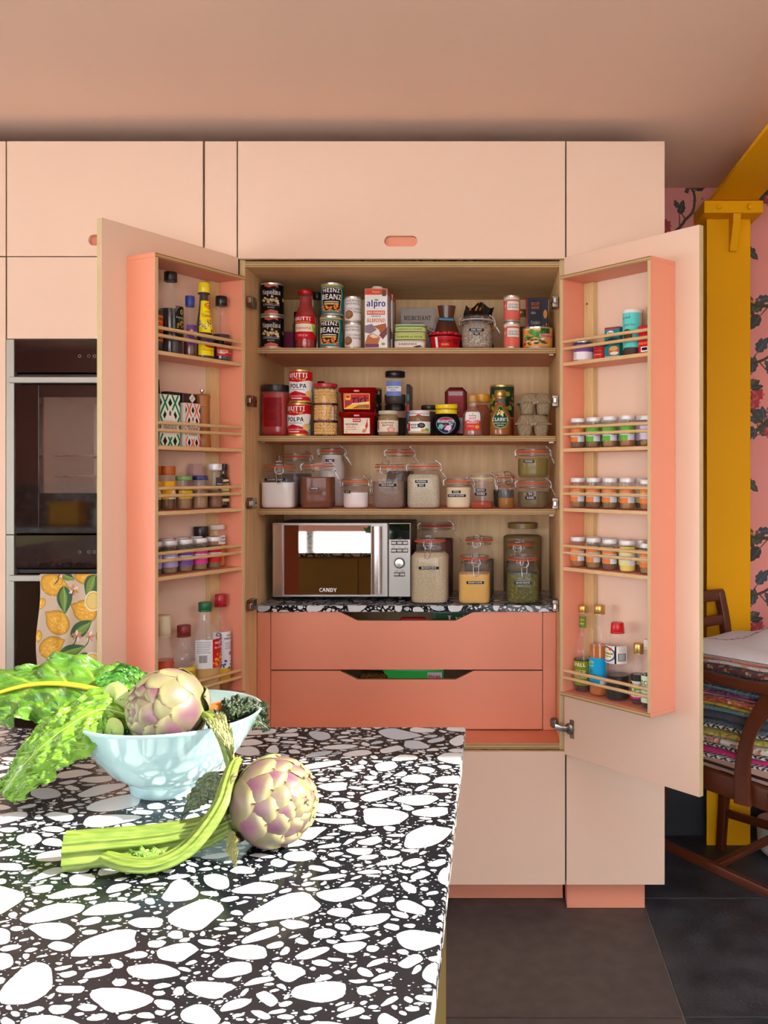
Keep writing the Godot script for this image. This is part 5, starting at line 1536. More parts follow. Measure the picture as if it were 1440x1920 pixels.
# preserving jar: glass body, contents, seal, glass lid, wire clip at angle 'clip' (degrees from the front), tape labels
func clip_jar(label: String, at: Vector3, r: float, h: float, sq: float, fill: float, what: Material, tapes := [], o := {}) -> Node3D:
	var t := thing("preserving_jar", label, "jar", at, o.get("turn", 0.0), o.get("group", "preserving jars in the pantry"))
	var hb := h - 0.020
	var hs := hb - clampf(h * 0.24, 0.022, 0.05)
	var rn: float = r * o.get("neck", 0.82)
	part("glass", lathe(body_profile(r, hs, hb, rn, sq), 40), M.glass, t)
	if what:
		part("contents", lathe(body_profile(r, hs, hb, rn, sq, 0.0022, fill * h), 40), what, t)
		if o.has("second"):
			var p := body_profile(r, hs, hb, rn, sq, 0.0021, o.second[0] * h)
			part("contents", lathe(p, 40), o.second[1], t)
	part("seal", lathe([Vector2(rn * 0.98, hb + 0.0002), Vector2(rn * 1.12, hb + 0.0006), Vector2(rn * 1.14, hb + 0.0025), Vector2(rn * 1.12, hb + 0.0045), Vector2(rn * 0.98, hb + 0.0048)], 36), o.get("seal", M.rubber), t)
	part("lid", lathe([Vector2(0, hb + 0.0052), Vector2(rn * 1.07, hb + 0.0052), Vector2(rn * 1.09, hb + 0.009), Vector2(rn * 1.0, h - 0.004), Vector2(rn * 0.9, h - 0.001), Vector2(rn * 0.5, h), Vector2(0, h)], 36), M.glass, t)
	var w := MB.new()
	var c := deg_to_rad(o.get("clip", 90.0))
	var e := Vector3(sin(c), 0, cos(c))
	var f := Vector3(cos(c), 0, -sin(c))
	var up := Vector3.UP
	for y in [hb - 0.010, hb + 0.0105]:
		var loop := []
		for i in 25:
			loop.append(Vector3(sin(TAU * i / 24), 0, cos(TAU * i / 24)) * (rn * 1.03 if y < hb else rn * 1.07) + up * y)
		w.add(tube_mb(loop, 0.0011, 0.0011, 2.0, 6))
	var wr := 0.0013
	var b0 := rn * 1.07
	w.add(tube_mb(smooth([e * b0 * 0.8 - f * 0.011 + up * (h + 0.001), e * (b0 + 0.006) - f * 0.011 + up * (hb + 0.008), e * (b0 + 0.009) - f * 0.013 + up * (hb - 0.012), e * (b0 + 0.008) + up * (hb - 0.020), e * (b0 + 0.009) + f * 0.013 + up * (hb - 0.012), e * (b0 + 0.006) + f * 0.011 + up * (hb + 0.008), e * b0 * 0.8 + f * 0.011 + up * (h + 0.001), e * b0 * 0.8 - f * 0.011 + up * (h + 0.001)], 4), wr, wr, 2.0, 6))
	var away: float = o.get("lever", 0.005)
	var ll := 0.042 if h > 0.12 else 0.034
	w.add(tube_mb(smooth([e * (b0 + 0.004) - f * 0.008 + up * (hb - 0.008), e * (b0 + 0.008 + away * 0.5) - f * 0.0085 + up * (hb - 0.008 - ll * 0.5), e * (maxf(r, b0) + 0.004 + away) - f * 0.006 + up * (hb - 0.006 - ll), e * (maxf(r, b0) + 0.004 + away) + f * 0.006 + up * (hb - 0.006 - ll), e * (b0 + 0.008 + away * 0.5) + f * 0.0085 + up * (hb - 0.008 - ll * 0.5), e * (b0 + 0.004) + f * 0.008 + up * (hb - 0.008)], 4), wr, wr, 2.0, 6))
	w.add(tube_mb(smooth([-e * b0 - f * 0.009 + up * (hb + 0.012), -e * (b0 + 0.010) - f * 0.009 + up * (hb + 0.004), -e * (b0 + 0.007) - f * 0.009 + up * (hb - 0.014), -e * (b0 + 0.007) + f * 0.009 + up * (hb - 0.014), -e * (b0 + 0.010) + f * 0.009 + up * (hb + 0.004), -e * b0 + f * 0.009 + up * (hb + 0.012)], 4), wr, wr, 2.0, 6))
	part("wire_clip", w.mesh(), M.wire, t)
	var y: float = o.get("tape_y", 0.55) * h
	for k in tapes.size():
		var tw: float = tapes[k].length() * 0.0046 + 0.006
		var half := minf(tw / 2 / r, 0.95)
		part("tape_label", wrapped("tape_" + tapes[k], r + 0.0006, r + 0.0006, y - 0.0045, y + 0.0045, half, sq, o.get("tape_turn", 0.0)), M.label, t)
		y -= 0.0125
	return t

func lidded(called: String, label: String, category: String, at: Vector3, r: float, h: float, lid_h: float, lid: Material, what: Material, fill: float, o := {}) -> Node3D:
	var t := thing(called, label, category, at, o.get("turn", 0.0), o.get("group", ""))
	var sq: float = o.get("sq", 2.0)
	var hb := h - lid_h * 0.6
	var rn: float = r * o.get("neck", 0.86)
	part("glass", lathe(body_profile(r, hb - o.get("shoulder", 0.012) - lid_h * 0.4, hb, rn, sq), 32), o.get("glass", M.glass), t)
	if what:
		part("contents", lathe(body_profile(r, hb - o.get("shoulder", 0.012) - lid_h * 0.4, hb, rn, sq, o.get("thick", 0.0018), fill * h), 32), what, t)
	var lr: float = rn * o.get("lid_r", 1.06)
	part("lid", lathe([Vector2(lr * 0.97, h - lid_h), Vector2(lr, h - lid_h + 0.001), Vector2(lr, h - 0.0018), Vector2(lr * 0.95, h), Vector2(0, h)], 32), lid, t)
	if o.has("print"):
		var q: Array = o.print        # key, y0, y1, half angle, (turn)
		part("label", wrapped(q[0], r + 0.0005, r + 0.0005, q[1], q[2], q[3], sq, q[4] if q.size() > 4 else 0.0), M.label_gloss, t)
	return t

func bottle_profile(r: float, h: float, rn: float, ys: float, yn: float, sq := 2.0, inset := 0.0, top := 1e9) -> Array:
	var raw := [Vector3(0, 0.004, sq), Vector3(r * 0.86, 0.0005, sq), Vector3(r * 0.97, 0.003, sq), Vector3(r, 0.010, sq), Vector3(r, h * ys, sq)]
	for i in range(1, 7):
		var k := i / 6.0
		var s := k * k * (3 - 2 * k)
		raw.append(Vector3(lerpf(r, rn, s), h * lerpf(ys, yn, k), lerpf(sq, 2.0, k)))
	raw.append(Vector3(rn, h, 2))
	var p := []
	for q in raw:
		var v := Vector3(maxf(q.x - inset, 0.0), q.y + (inset if q.y < 0.009 else 0.0), q.z)
		if v.y >= top:
			var w: Vector3 = p[-1]
			p.append(w.lerp(v, clampf((top - w.y) / maxf(v.y - w.y, 1e-6), 0, 1)))
			break
		p.append(v)
	if inset > 0:
		p.append(Vector3(0.001, p[-1].y, p[-1].z))
	return p

# o: glass, liquid, fill, cap, cap_r, cap_h, ys, yn, rn, sq, prints [[key, y0, y1, half, turn]], called
func bottle(label: String, at: Vector3, turn: float, r: float, h: float, o := {}) -> Node3D:
	var t := thing(o.get("called", "bottle"), label, o.get("category", "bottle"), at, turn, o.get("group", ""))
	var ch: float = o.get("cap_h", 0.02)
	var hb := h - ch * 0.3
	var rn: float = o.get("rn", 0.011)
	var ys: float = o.get("ys", 0.55)
	var yn: float = o.get("yn", 0.78)
	var sq: float = o.get("sq", 2.0)
	part("glass", lathe(bottle_profile(r, hb, rn, ys, yn, sq), 32), o.get("glass", M.glass), t)
	if o.has("liquid"):
		part("liquid", lathe(bottle_profile(r, hb, rn, ys, yn, sq, 0.002, h * o.get("fill", 0.8)), 32), o.liquid, t)
	var cr: float = o.get("cap_r", rn * 1.2)
	var ribs := lathe([Vector2(cr * 0.96, h - ch), Vector2(cr, h - ch + 0.001), Vector2(cr * o.get("cap_taper", 1.0), h - 0.002), Vector2(cr * o.get("cap_taper", 1.0) * 0.92, h), Vector2(0, h)], 28)
	part("cap", ribs, o.get("cap", M.black), t)
	part("cap_ring", lathe([Vector2(rn, h - ch - 0.004), Vector2(cr * 1.02, h - ch - 0.0035), Vector2(cr * 1.02, h - ch - 0.0012), Vector2(rn, h - ch - 0.001)], 28), o.get("ring", o.get("cap", M.black)), t)
	for q in o.get("prints", []):
		var skin := bottle_profile(r, hb, rn, ys, yn, sq)
		var strip := []
		for i in 9:
			var y := lerpf(q[1], q[2], i / 8.0)
			strip.append(Vector3(radius_at(skin, y) + 0.0007, y, sq))
		part("label", lathe_mb(strip, 24, 1.0, 1.0, q[4] - q[3], q[4] + q[3], cell(q[0])).mesh(), M.label_gloss, t)
	return t

func radius_at(profile: Array, y: float) -> float:
	for i in range(2, profile.size()):
		if profile[i].y >= y:
			var a: Vector3 = profile[i - 1]
			var b: Vector3 = profile[i]
			return lerpf(a.x, b.x, clampf((y - a.y) / maxf(b.y - a.y, 1e-6), 0, 1))
	return profile[-1].x

func can(label: String, at: Vector3, r: float, h: float, key: String, group := "", turn := 0.13, lid: Material = null) -> Node3D:
	var t := thing("tin_can", label, "can", at, turn, group)
	part("body", lathe([Vector2(0, 0.003), Vector2(r * 0.92, 0.003), Vector2(r * 0.94, 0), Vector2(r, 0.001), Vector2(r * 1.0, 0.004), Vector2(r * 0.985, 0.006), Vector2(r * 0.985, h - 0.006), Vector2(r, h - 0.004), Vector2(r, h - 0.001), Vector2(r * 0.94, h), Vector2(r * 0.92, h - 0.003), Vector2(0, h - 0.003)], 32), lid if lid else M.tin, t)
	part("label", wrapped(key, r * 0.985 + 0.0004, r * 0.985 + 0.0004, 0.0065, h - 0.0065, PI), M.label_gloss, t)
	return t

func carton(called: String, label: String, category: String, at: Vector3, s: Vector3, body: Material, key: String, turn := 0.0, group := "") -> Node3D:
	var t := thing(called, label, category, at, turn, group)
	part("box", box(s, 0.0015), body, t, Vector3(0, s.y / 2, 0))
	if key:
		part("label", sticker(key, s.x - 0.003, s.y - 0.003), M.label_gloss, t, Vector3(0, s.y / 2, s.z / 2 + 0.0004))
	return t

# ------------------------------------------------------------------ the shelves
const S1 := 1.7556
const S2 := 1.472
const S3 := 1.236
const S4 := 0.926

func pantry_top_shelf():
	var g := "black bean tins stacked on the top shelf"
	can("black bean tin with white lettering, upper of the stack at the top shelf's left", Vector3(-0.728, S1 + 0.1068, -0.202), 0.037, 0.106, "can_black", g)
	can("black bean tin with white lettering, lower of the stack at the top shelf's left", Vector3(-0.728, S1, -0.202), 0.037, 0.106, "can_black", g)
	bottle("slim dark glass bottle behind the red sauce bottle, beside the black tins", Vector3(-0.682, S1, -0.36), 0.0, 0.014, 0.15, {"glass": clear(0.4, rgb(40, 44, 40)), "ys": 0.7, "yn": 0.85, "rn": 0.008, "cap_h": 0.016})
	carton("packet", "magenta packet behind the black tins on the top shelf", "packet", Vector3(-0.722, S1, -0.40), Vector3(0.06, 0.085, 0.04), hue(150, 30, 90), "")
	var red := mat(rgb(158, 14, 14), 0.25)
	bottle("red tomato sauce bottle with a red cap on the top shelf", Vector3(-0.619, S1, -0.205), 0.0, 0.0335, 0.193, {"glass": M.glass, "liquid": red, "fill": 0.88, "rn": 0.0215, "ys": 0.58, "yn": 0.80, "cap": hue(190, 14, 18, 0.3), "cap_r": 0.0235, "cap_h": 0.013, "prints": [["passata", 0.03, 0.108, PI, 0.0]]})
	bottle("dark olive glass bottle half hidden behind the red tomato sauce bottle", Vector3(-0.60, S1, -0.30), 0.0, 0.034, 0.205, {"glass": clear(0.5, rgb(60, 58, 40)), "rn": 0.012, "ys": 0.6, "yn": 0.8})
	g = "teal baked bean tins stacked on the top shelf"
	can("teal baked bean tin, upper of the stack on the top shelf", Vector3(-0.5315, S1 + 0.1068, -0.202), 0.037, 0.106, "can_teal", g)
	can("teal baked bean tin, lower of the stack on the top shelf", Vector3(-0.5355, S1, -0.202), 0.037, 0.106, "can_teal", g, 0.02)
	g = "white coconut cream tins stacked on the top shelf"
	can("small white coconut cream tin, upper of the stack", Vector3(-0.463, S1 + 0.0848, -0.195), 0.0265, 0.084, "can_coconut", g)
	can("small white coconut cream tin, lower of the stack", Vector3(-0.463, S1, -0.195), 0.0265, 0.084, "can_coconut", g, 0.0)
	for k in 2:
		var t := carton("drink_carton", ["tall white almond drink carton with blue lettering on the top shelf", "second drink carton, right behind the white almond drink carton"][k], "carton", Vector3(-0.3835 + 0.006 * k, S1, -0.208 - 0.094 * k), Vector3(0.074, 0.192, 0.09), hue(232, 226, 220, 0.4), "almond_carton", 0.0, "drink cartons on the top shelf")
		part("side_label", sticker("carton_side", 0.087, 0.189), M.label_gloss, t, Vector3(0.0374, 0.096, 0), Vector3(0, PI / 2, 0))
		part("cap", lathe([Vector2(0, 0), Vector2(0.0175, 0), Vector2(0.0175, 0.009), Vector2(0.016, 0.0105), Vector2(0, 0.0105)], 24), hue(236, 232, 228, 0.4), t, Vector3(0.0, 0.1922, 0.012))
	var p := thing("pouch", "grey grain pouch standing behind the sardine tins on the top shelf", "pouch", Vector3(-0.262, S1, -0.325))
	part("bag", sheet_mb(func(u, v): return Vector3((u - 0.5) * (0.128 - 0.012 * v), v * 0.158, 0.024 * sin(PI * u) * cos(PI * 0.5 * v) + 0.004 * sin(v * 9.0)), 14, 14, 0.03).mesh(), hue(156, 146, 142, 0.4), p)
	part("label", sticker("pouch", 0.108, 0.10), M.label_gloss, p, Vector3(0, 0.103, 0.0215), Vector3(-0.09, 0, 0))
	g = "stacked sardine tins on the top shelf"
	var names := ["flat white sardine tin at the bottom of the stack of three", "flat lime green sardine tin in the middle of the stack of three", "flat sardine tin with a green upper band, topmost of the stack of three"]
	for k in 3:
		var t := thing("sardine_tin", names[k], "tin", Vector3(-0.277 + 0.001 * k, S1 + 0.0262 * k, -0.205), 0.0, g)
		part("body", lathe([Vector3(0, 0.001, 4), Vector3(0.95, 0, 4), Vector3(0.97, 0.003, 4), Vector3(0.97, 0.021, 4), Vector3(1.0, 0.0225, 4), Vector3(1.0, 0.025, 4), Vector3(0.93, 0.026, 4), Vector3(0, 0.0255, 4)], 40, 0.052, 0.034), hue(214, 206, 180, 0.35), t)
		part("label", wrapped(["tin_c", "tin_b", "tin_a"][k], 0.975, 0.975, 0.003, 0.0215, PI * 0.5, 4.0, 0.0, 0.052, 0.034), M.label_gloss, t)
	var n := thing("noodle_tub", "round red tub with a crinkled red film lid on the top shelf", "tub", Vector3(-0.1635, S1, -0.225))
	part("tub", lathe([Vector2(0, 0.001), Vector2(0.042, 0), Vector2(0.046, 0.004), Vector2(0.0525, 0.04), Vector2(0, 0.04)], 36), hue(190, 22, 28, 0.3), n)
	part("label", wrapped("noodle_tub", 0.0462, 0.0521, 0.004, 0.0375, 1.3), M.label_gloss, n)
	part("lid", sheet_mb(func(u, v): return Vector3(sin(TAU * u), 0, cos(TAU * u)) * (0.056 * sin(PI * minf(v * 1.08, 1.0)) * (1.0 + 0.025 * sin(u * TAU * 16)) + 0.001) + Vector3.UP * (0.036 + 0.024 * v), 96, 8).mesh(), hue(172, 12, 46, 0.18), n)
	part("lid_print", wrapped("noodle_lid", 0.0575, 0.056, 0.045, 0.054, 0.9), M.label_gloss, n)
	var b := thing("bread_bag", "brown translucent bag closed with a blue clip, behind the red tub", "bag", Vector3(-0.165, S1, -0.33))
	part("bag", sheet_mb(func(u, v): return Vector3(sin(TAU * u) * 0.056 * bag_w(v) * (1.0 + 0.06 * sin(u * 40.0)), v * 0.165, cos(TAU * u) * 0.036 * bag_w(v)), 40, 20).mesh(), hue(96, 52, 36, 0.22), b)
	part("clip", box(Vector3(0.052, 0.011, 0.012), 0.003), hue(20, 110, 150, 0.4), b, Vector3(0, 0.116, 0.022), Vector3(0, 0, -0.06))
	clip_jar("clip-top jar of pale tea bags with two black tapes, on the top shelf", Vector3(-0.058, S1, -0.215), 0.052, 0.112, 2.4, 0.72, grain(226, 214, 206, false), ["EARL GREY", "TEA"], {"clip": 92.0, "lever": 0.02, "neck": 0.9, "tape_y": 0.52, "tape_turn": -0.02, "seal": hue(196, 190, 180, 0.4)})
	var lp := thing("coffee_packet", "crumpled black and orange leaf-patterned packet behind the tea jar", "packet", Vector3(-0.055, S1, -0.32))
	var lab_m := MB.new()
	lab_m = sheet_mb(func(u, v): return Vector3((u - 0.5) * 0.096 + 0.004 * sin(v * 14.0), v * (0.166 - 0.010 * sin(u * 9.0)), 0.022 * sin(PI * u) * (1.0 - v * 0.7) + 0.003 * sin(u * 17.0 + v * 7.0)), 24, 24, 0.004)
	var cr := cell("leafy_pack")
	for i in lab_m.uv.size():
		lab_m.uv[i] = cr.position + Vector2(lab_m.uv[i].x, 1.0 - lab_m.uv[i].y) * cr.size
	part("bag", lab_m.mesh(), M.label_gloss, lp)
	g = "coral striped tins stacked on the top shelf"
	can("slim coral tin with a white panel, upper of the stack", Vector3(0.055, S1 + 0.0868, -0.2), 0.027, 0.086, "tin_coral", g)
	can("slim coral tin with a white panel, lower of the stack", Vector3(0.055, S1, -0.2), 0.027, 0.086, "tin_coral", g)
	lidded("glass_jar", "plain glass jar behind the coral tins on the top shelf", "jar", Vector3(0.082, S1, -0.33), 0.036, 0.15, 0.018, M.gold, grain(120, 110, 70), 0.6)
	carton("cracker_box", "dark blue cracker box at the right of the top shelf", "box", Vector3(0.142, S1, -0.30), Vector3(0.073, 0.183, 0.055), hue(42, 38, 52, 0.5), "crackers", -0.08)
	can("wide orange tin with a vegetable picture in front of the cracker box", Vector3(0.14, S1, -0.215), 0.049, 0.071, "can_veg")

func bag_w(v: float) -> float:
	return lerpf(1.0, 0.5, clampf((v - 0.2) / 0.5, 0, 1)) if v < 0.72 else lerpf(0.42, 0.56, clampf((v - 0.72) / 0.28, 0, 1))

func pantry_second_shelf():
	lidded("pepper_jar", "large dark red jar of peppers with a black lid on the second shelf", "jar", Vector3(-0.7195, S2, -0.215), 0.045, 0.167, 0.02, M.black, mat(rgb(160, 14, 16), 0.3), 0.85, {"sq": 3.0, "neck": 0.97, "lid_r": 1.03, "shoulder": 0.008, "print": ["red_print", 0.03, 0.125, 0.62]})
	var g := "red and white tomato tins stacked on the second shelf"
	can("red and white tomato tin, upper of the stack on the second shelf", Vector3(-0.6345, S2 + 0.1078, -0.203), 0.0385, 0.107, "polpa", g, 0.1, M.gold)
	can("red and white tomato tin, lower of the stack on the second shelf", Vector3(-0.640, S2, -0.203), 0.0385, 0.107, "polpa", g, 0.0, M.gold)
	for k in 2:
		bottle(["black-capped bottle behind the tomato tins, the left of two", "black-capped bottle behind the chickpea jar, the right of two"][k], Vector3(-0.595 + 0.034 * k, S2, -0.34 - 0.02 * k), 0.0, 0.016, 0.193 - 0.006 * k, {"glass": clear(0.5, rgb(50, 40, 30)), "rn": 0.010, "cap_r": 0.012, "cap_h": 0.024, "group": "black-capped bottles on the second shelf"})
	var c := lidded("chickpea_jar", "tall jar of chickpeas with a red lid on the second shelf", "jar", Vector3(-0.554, S2, -0.205), 0.039, 0.171, 0.012, hue(196, 20, 30, 0.3), grain(232, 180, 100, false), 0.9, {"neck": 0.93, "shoulder": 0.006, "thick": 0.007})
	for y in [0.044, 0.100]:
		part("label", wrapped("chick_band", 0.0397, 0.0397, y, y + 0.007, PI), M.label_gloss, c)
	part("side_label", wrapped("carton_side", 0.0396, 0.0396, 0.051, 0.1, 0.12, 2.0, 0.85), M.label_gloss, c)
	chickpeas(c)
	g = "red plastic tubs stacked on the second shelf"
	for k in 2:
		var t := thing("paste_tub", ["red chilli paste tub with a cream label, lower of the stack", "red chilli paste tub with a yellow framed label, upper of the stack"][k], "tub", Vector3(-0.4475, S2 + 0.0795 * k, -0.215), 0.0, g)
		part("tub", lathe([Vector3(0, 0.001, 5), Vector3(0.78, 0, 5), Vector3(0.82, 0.004, 5), Vector3(0.93, 0.064, 5), Vector3(0, 0.064, 5)], 48, 0.061, 0.043), hue(196, 16, 24, 0.3), t)
		part("lid", lathe([Vector3(0.95, 0.063, 5), Vector3(1.0, 0.065, 5), Vector3(1.02, 0.073, 5), Vector3(0.98, 0.0775, 5), Vector3(0.9, 0.078, 5), Vector3(0.86, 0.0765, 5), Vector3(0, 0.0765, 5)], 48, 0.061, 0.043), hue(206, 16, 26, 0.22), t)
		part("lid_tab", box(Vector3(0.02, 0.008, 0.004), 0.0015), hue(206, 16, 26, 0.22), t, Vector3(0, 0.066, 0.0445))
		part("label", sticker(["tub_low", "tub_top"][k], 0.084, 0.05), M.label_gloss, t, Vector3(0, 0.033, 0.0395), Vector3(0.078, 0, 0))
	can("dark tin with green vegetable print behind the red tubs", Vector3(-0.42, S2, -0.32), 0.036, 0.168, "can_dark", "", 0.0, M.gold)
	lidded("spice_jar", "clear jar with a black lid, lower of the stack behind the nut butter jar", "jar", Vector3(-0.337, S2, -0.30), 0.038, 0.109, 0.018, M.black, grain(60, 42, 30), 0.6, {"group": "black-lidded jars stacked on the second shelf"})
	lidded("spice_jar", "clear tall jar with a blue and white label and black lid, upper of the stack", "jar", Vector3(-0.337, S2 + 0.1095, -0.30), 0.037, 0.113, 0.020, M.black, grain(70, 50, 34), 0.3, {"print": ["blue_white", 0.028, 0.078, 0.72, -0.05], "group": "black-lidded jars stacked on the second shelf"})
	carton("tea_box", "narrow dark box with coloured squares beside the black-lidded jars", "box", Vector3(-0.291, S2, -0.33), Vector3(0.012, 0.178, 0.1), hue(40, 42, 48), "spine")
	lidded("nut_butter_jar", "small jar with a cream label in front of the black-lidded jars", "jar", Vector3(-0.348, S2, -0.195), 0.0345, 0.082, 0.012, hue(206, 196, 170, 0.3), grain(196, 160, 112), 0.85, {"print": ["nut_butter", 0.013, 0.05, 1.3, 0.0]})
	var ms := lidded("miso_jar", "small jar with a red zigzag collar and white label on the second shelf", "jar", Vector3(-0.2465, S2, -0.195), 0.0365, 0.083, 0.012, M.silver_lid, grain(176, 130, 80), 0.8, {"print": ["miso", 0.008, 0.046, 1.35, 0.0]})
	part("collar", wrapped("check", 0.0345, 0.033, 0.058, 0.07, PI), M.label_gloss, ms)
	lidded("dark_jar", "dark jar with a brown lid behind the red zigzag jar", "jar", Vector3(-0.222, S2, -0.30), 0.030, 0.108, 0.014, hue(50, 30, 28, 0.3), hue(50, 26, 20, 0.4), 0.8)
	var y := thing("spread_jar", "round black jar with a yellow lid and a bright round label on the second shelf", "jar", Vector3(-0.159, S2, -0.205))
	part("glass", lathe([Vector2(0, 0.002), Vector2(0.026, 0.0), Vector2(0.032, 0.003), Vector2(0.043, 0.025), Vector2(0.0455, 0.042), Vector2(0.043, 0.058), Vector2(0.035, 0.072), Vector2(0.031, 0.077), Vector2(0.031, 0.082)], 36, 1.0, 0.82), mat(rgb(26, 18, 16), 0.08), y)
	part("neck_band", lathe([Vector2(0.0345, 0.0725), Vector2(0.0352, 0.074), Vector2(0.0352, 0.086), Vector2(0.033, 0.087)], 36, 1.0, 0.86), hue(236, 204, 20, 0.35), y)
	part("lid", lathe([Vector2(0.0355, 0.0885), Vector2(0.0365, 0.09), Vector2(0.0365, 0.102), Vector2(0.034, 0.104), Vector2(0, 0.104)], 36, 1.0, 0.86), hue(240, 206, 16, 0.35), y)
	part("label", lathe_mb([Vector2(0.0335, 0.004), Vector2(0.0436, 0.025), Vector2(0.0461, 0.042), Vector2(0.0436, 0.058), Vector2(0.037, 0.069)], 24, 1.0, 0.82, -1.0, 1.0, cell("yeast")).mesh(), M.label_gloss, y)
	var fb := thing("chocolate_tin", "dark red rounded tin standing behind the black spread jar", "tin", Vector3(-0.133, S2, -0.335))
	part("tin", box(Vector3(0.076, 0.172, 0.04), 0.016), hue(130, 40, 40, 0.25), fb, Vector3(0, 0.086, 0))
	part("label", sticker("fish_box", 0.05, 0.075), M.label, fb, Vector3(0.0, 0.105, 0.0205))
	bottle("squeezy honey bottle with a red and white label on the second shelf", Vector3(-0.0717, S2, -0.20), 0.0, 0.033, 0.134, {"called": "honey_bottle", "glass": clear(0.1), "liquid": mat(rgb(150, 62, 20), 0.15), "fill": 0.72, "rn": 0.0135, "ys": 0.52, "yn": 0.80, "cap": hue(206, 150, 80, 0.4), "cap_r": 0.0145, "cap_h": 0.022, "prints": [["honey", 0.018, 0.078, 0.8, 0.0]]})
	bottle("second honey bottle with a yellow cap behind the squeezy one", Vector3(-0.045, S2, -0.29), 0.0, 0.032, 0.145, {"called": "honey_bottle", "liquid": mat(rgb(156, 70, 16), 0.15), "fill": 0.75, "rn": 0.02, "ys": 0.6, "yn": 0.8, "cap": hue(226, 160, 30, 0.4), "cap_r": 0.028, "cap_h": 0.024})
	bottle("maple syrup bottle with a green drop-shaped label on the second shelf", Vector3(0.0175, S2, -0.203), 0.0, 0.0365, 0.15, {"called": "syrup_bottle", "liquid": mat(rgb(160, 92, 30), 0.12), "fill": 0.7, "rn": 0.0165, "ys": 0.36, "yn": 0.80, "cap": M.gold, "cap_r": 0.0185, "cap_h": 0.022, "prints": [["syrup", 0.02, 0.1, 0.92, 0.0, 0.0372, 0.0275]]})
	can("tall tin with green and yellow print behind the maple syrup bottle", Vector3(0.024, S2, -0.305), 0.041, 0.175, "can_corn", "", 0.0, M.gold)
	var pulp := tri(mat(rgb(206, 190, 162), 0.95), M.grain_fine, Vector3.ONE * 5)
	g = "egg boxes stacked on the second shelf"
	for k in 2:
		var e := thing("egg_box", ["grey pulp egg box, lower of the stack at the right of the second shelf", "grey pulp egg box, upper of the stack at the right of the second shelf"][k], "egg box", Vector3(0.124 + 0.008 * k, S2 + 0.0695 * k, -0.215), 0.0, g)
		var base := MB.new()
		for i in 2:
			for j in 2:
				base.add(lathe_mb([Vector3(0, 0.001, 3), Vector3(0.016, 0, 3), Vector3(0.02, 0.004, 3), Vector3(0.0265, 0.036, 3), Vector3(0, 0.036, 3)], 24), Transform3D(Basis(), Vector3((i - 0.5) * 0.0515, 0, (j - 0.5) * 0.0515)))
		part("base", base.mesh(), pulp, e)
		part("rim", box(Vector3(0.118, 0.005, 0.115), 0.002), pulp, e, Vector3(0, 0.0375, 0))
		var lidm := MB.new()
		lidm.add(lathe_mb([Vector3(0.058, 0.04, 6), Vector3(0.052, 0.046, 5), Vector3(0.043, 0.066, 4.5), Vector3(0.038, 0.069, 4), Vector3(0, 0.069, 4)], 40))
		part("lid", lidm.mesh(), pulp, e)
		part("lid_rib", box(Vector3(0.006, 0.024, 0.101), 0.0025), pulp, e, Vector3(0.0, 0.0545, 0))
		part("latch", box(Vector3(0.022, 0.013, 0.006), 0.0025), pulp, e, Vector3(0, 0.0385, 0.0595))

# the chickpeas that press against the glass
func chickpeas(t: Node3D):
	var m := MB.new()
	var pea := lathe_mb([Vector2(0, -0.006), Vector2(0.0042, -0.0044), Vector2(0.006, 0), Vector2(0.0042, 0.0044), Vector2(0, 0.0063)], 8)
	var rows := 15
	for j in rows:
		for i in 24:
			var a := TAU * (i + 0.5 * (j % 2)) / 24 + rng.randf_range(-0.05, 0.05)
			var b := Basis.from_euler(Vector3(rng.randf() * 6, rng.randf() * 6, 0))
			m.add(pea, Transform3D(b, Vector3(sin(a) * 0.0318, 0.01 + j * 0.0098 + rng.randf_range(-0.001, 0.001), cos(a) * 0.0318)))
	var o := part("chickpeas", m.mesh(), mat(rgb(232, 184, 108), 0.6, 0.0, 0.3), t)
	o.set_meta("kind", "stuff")

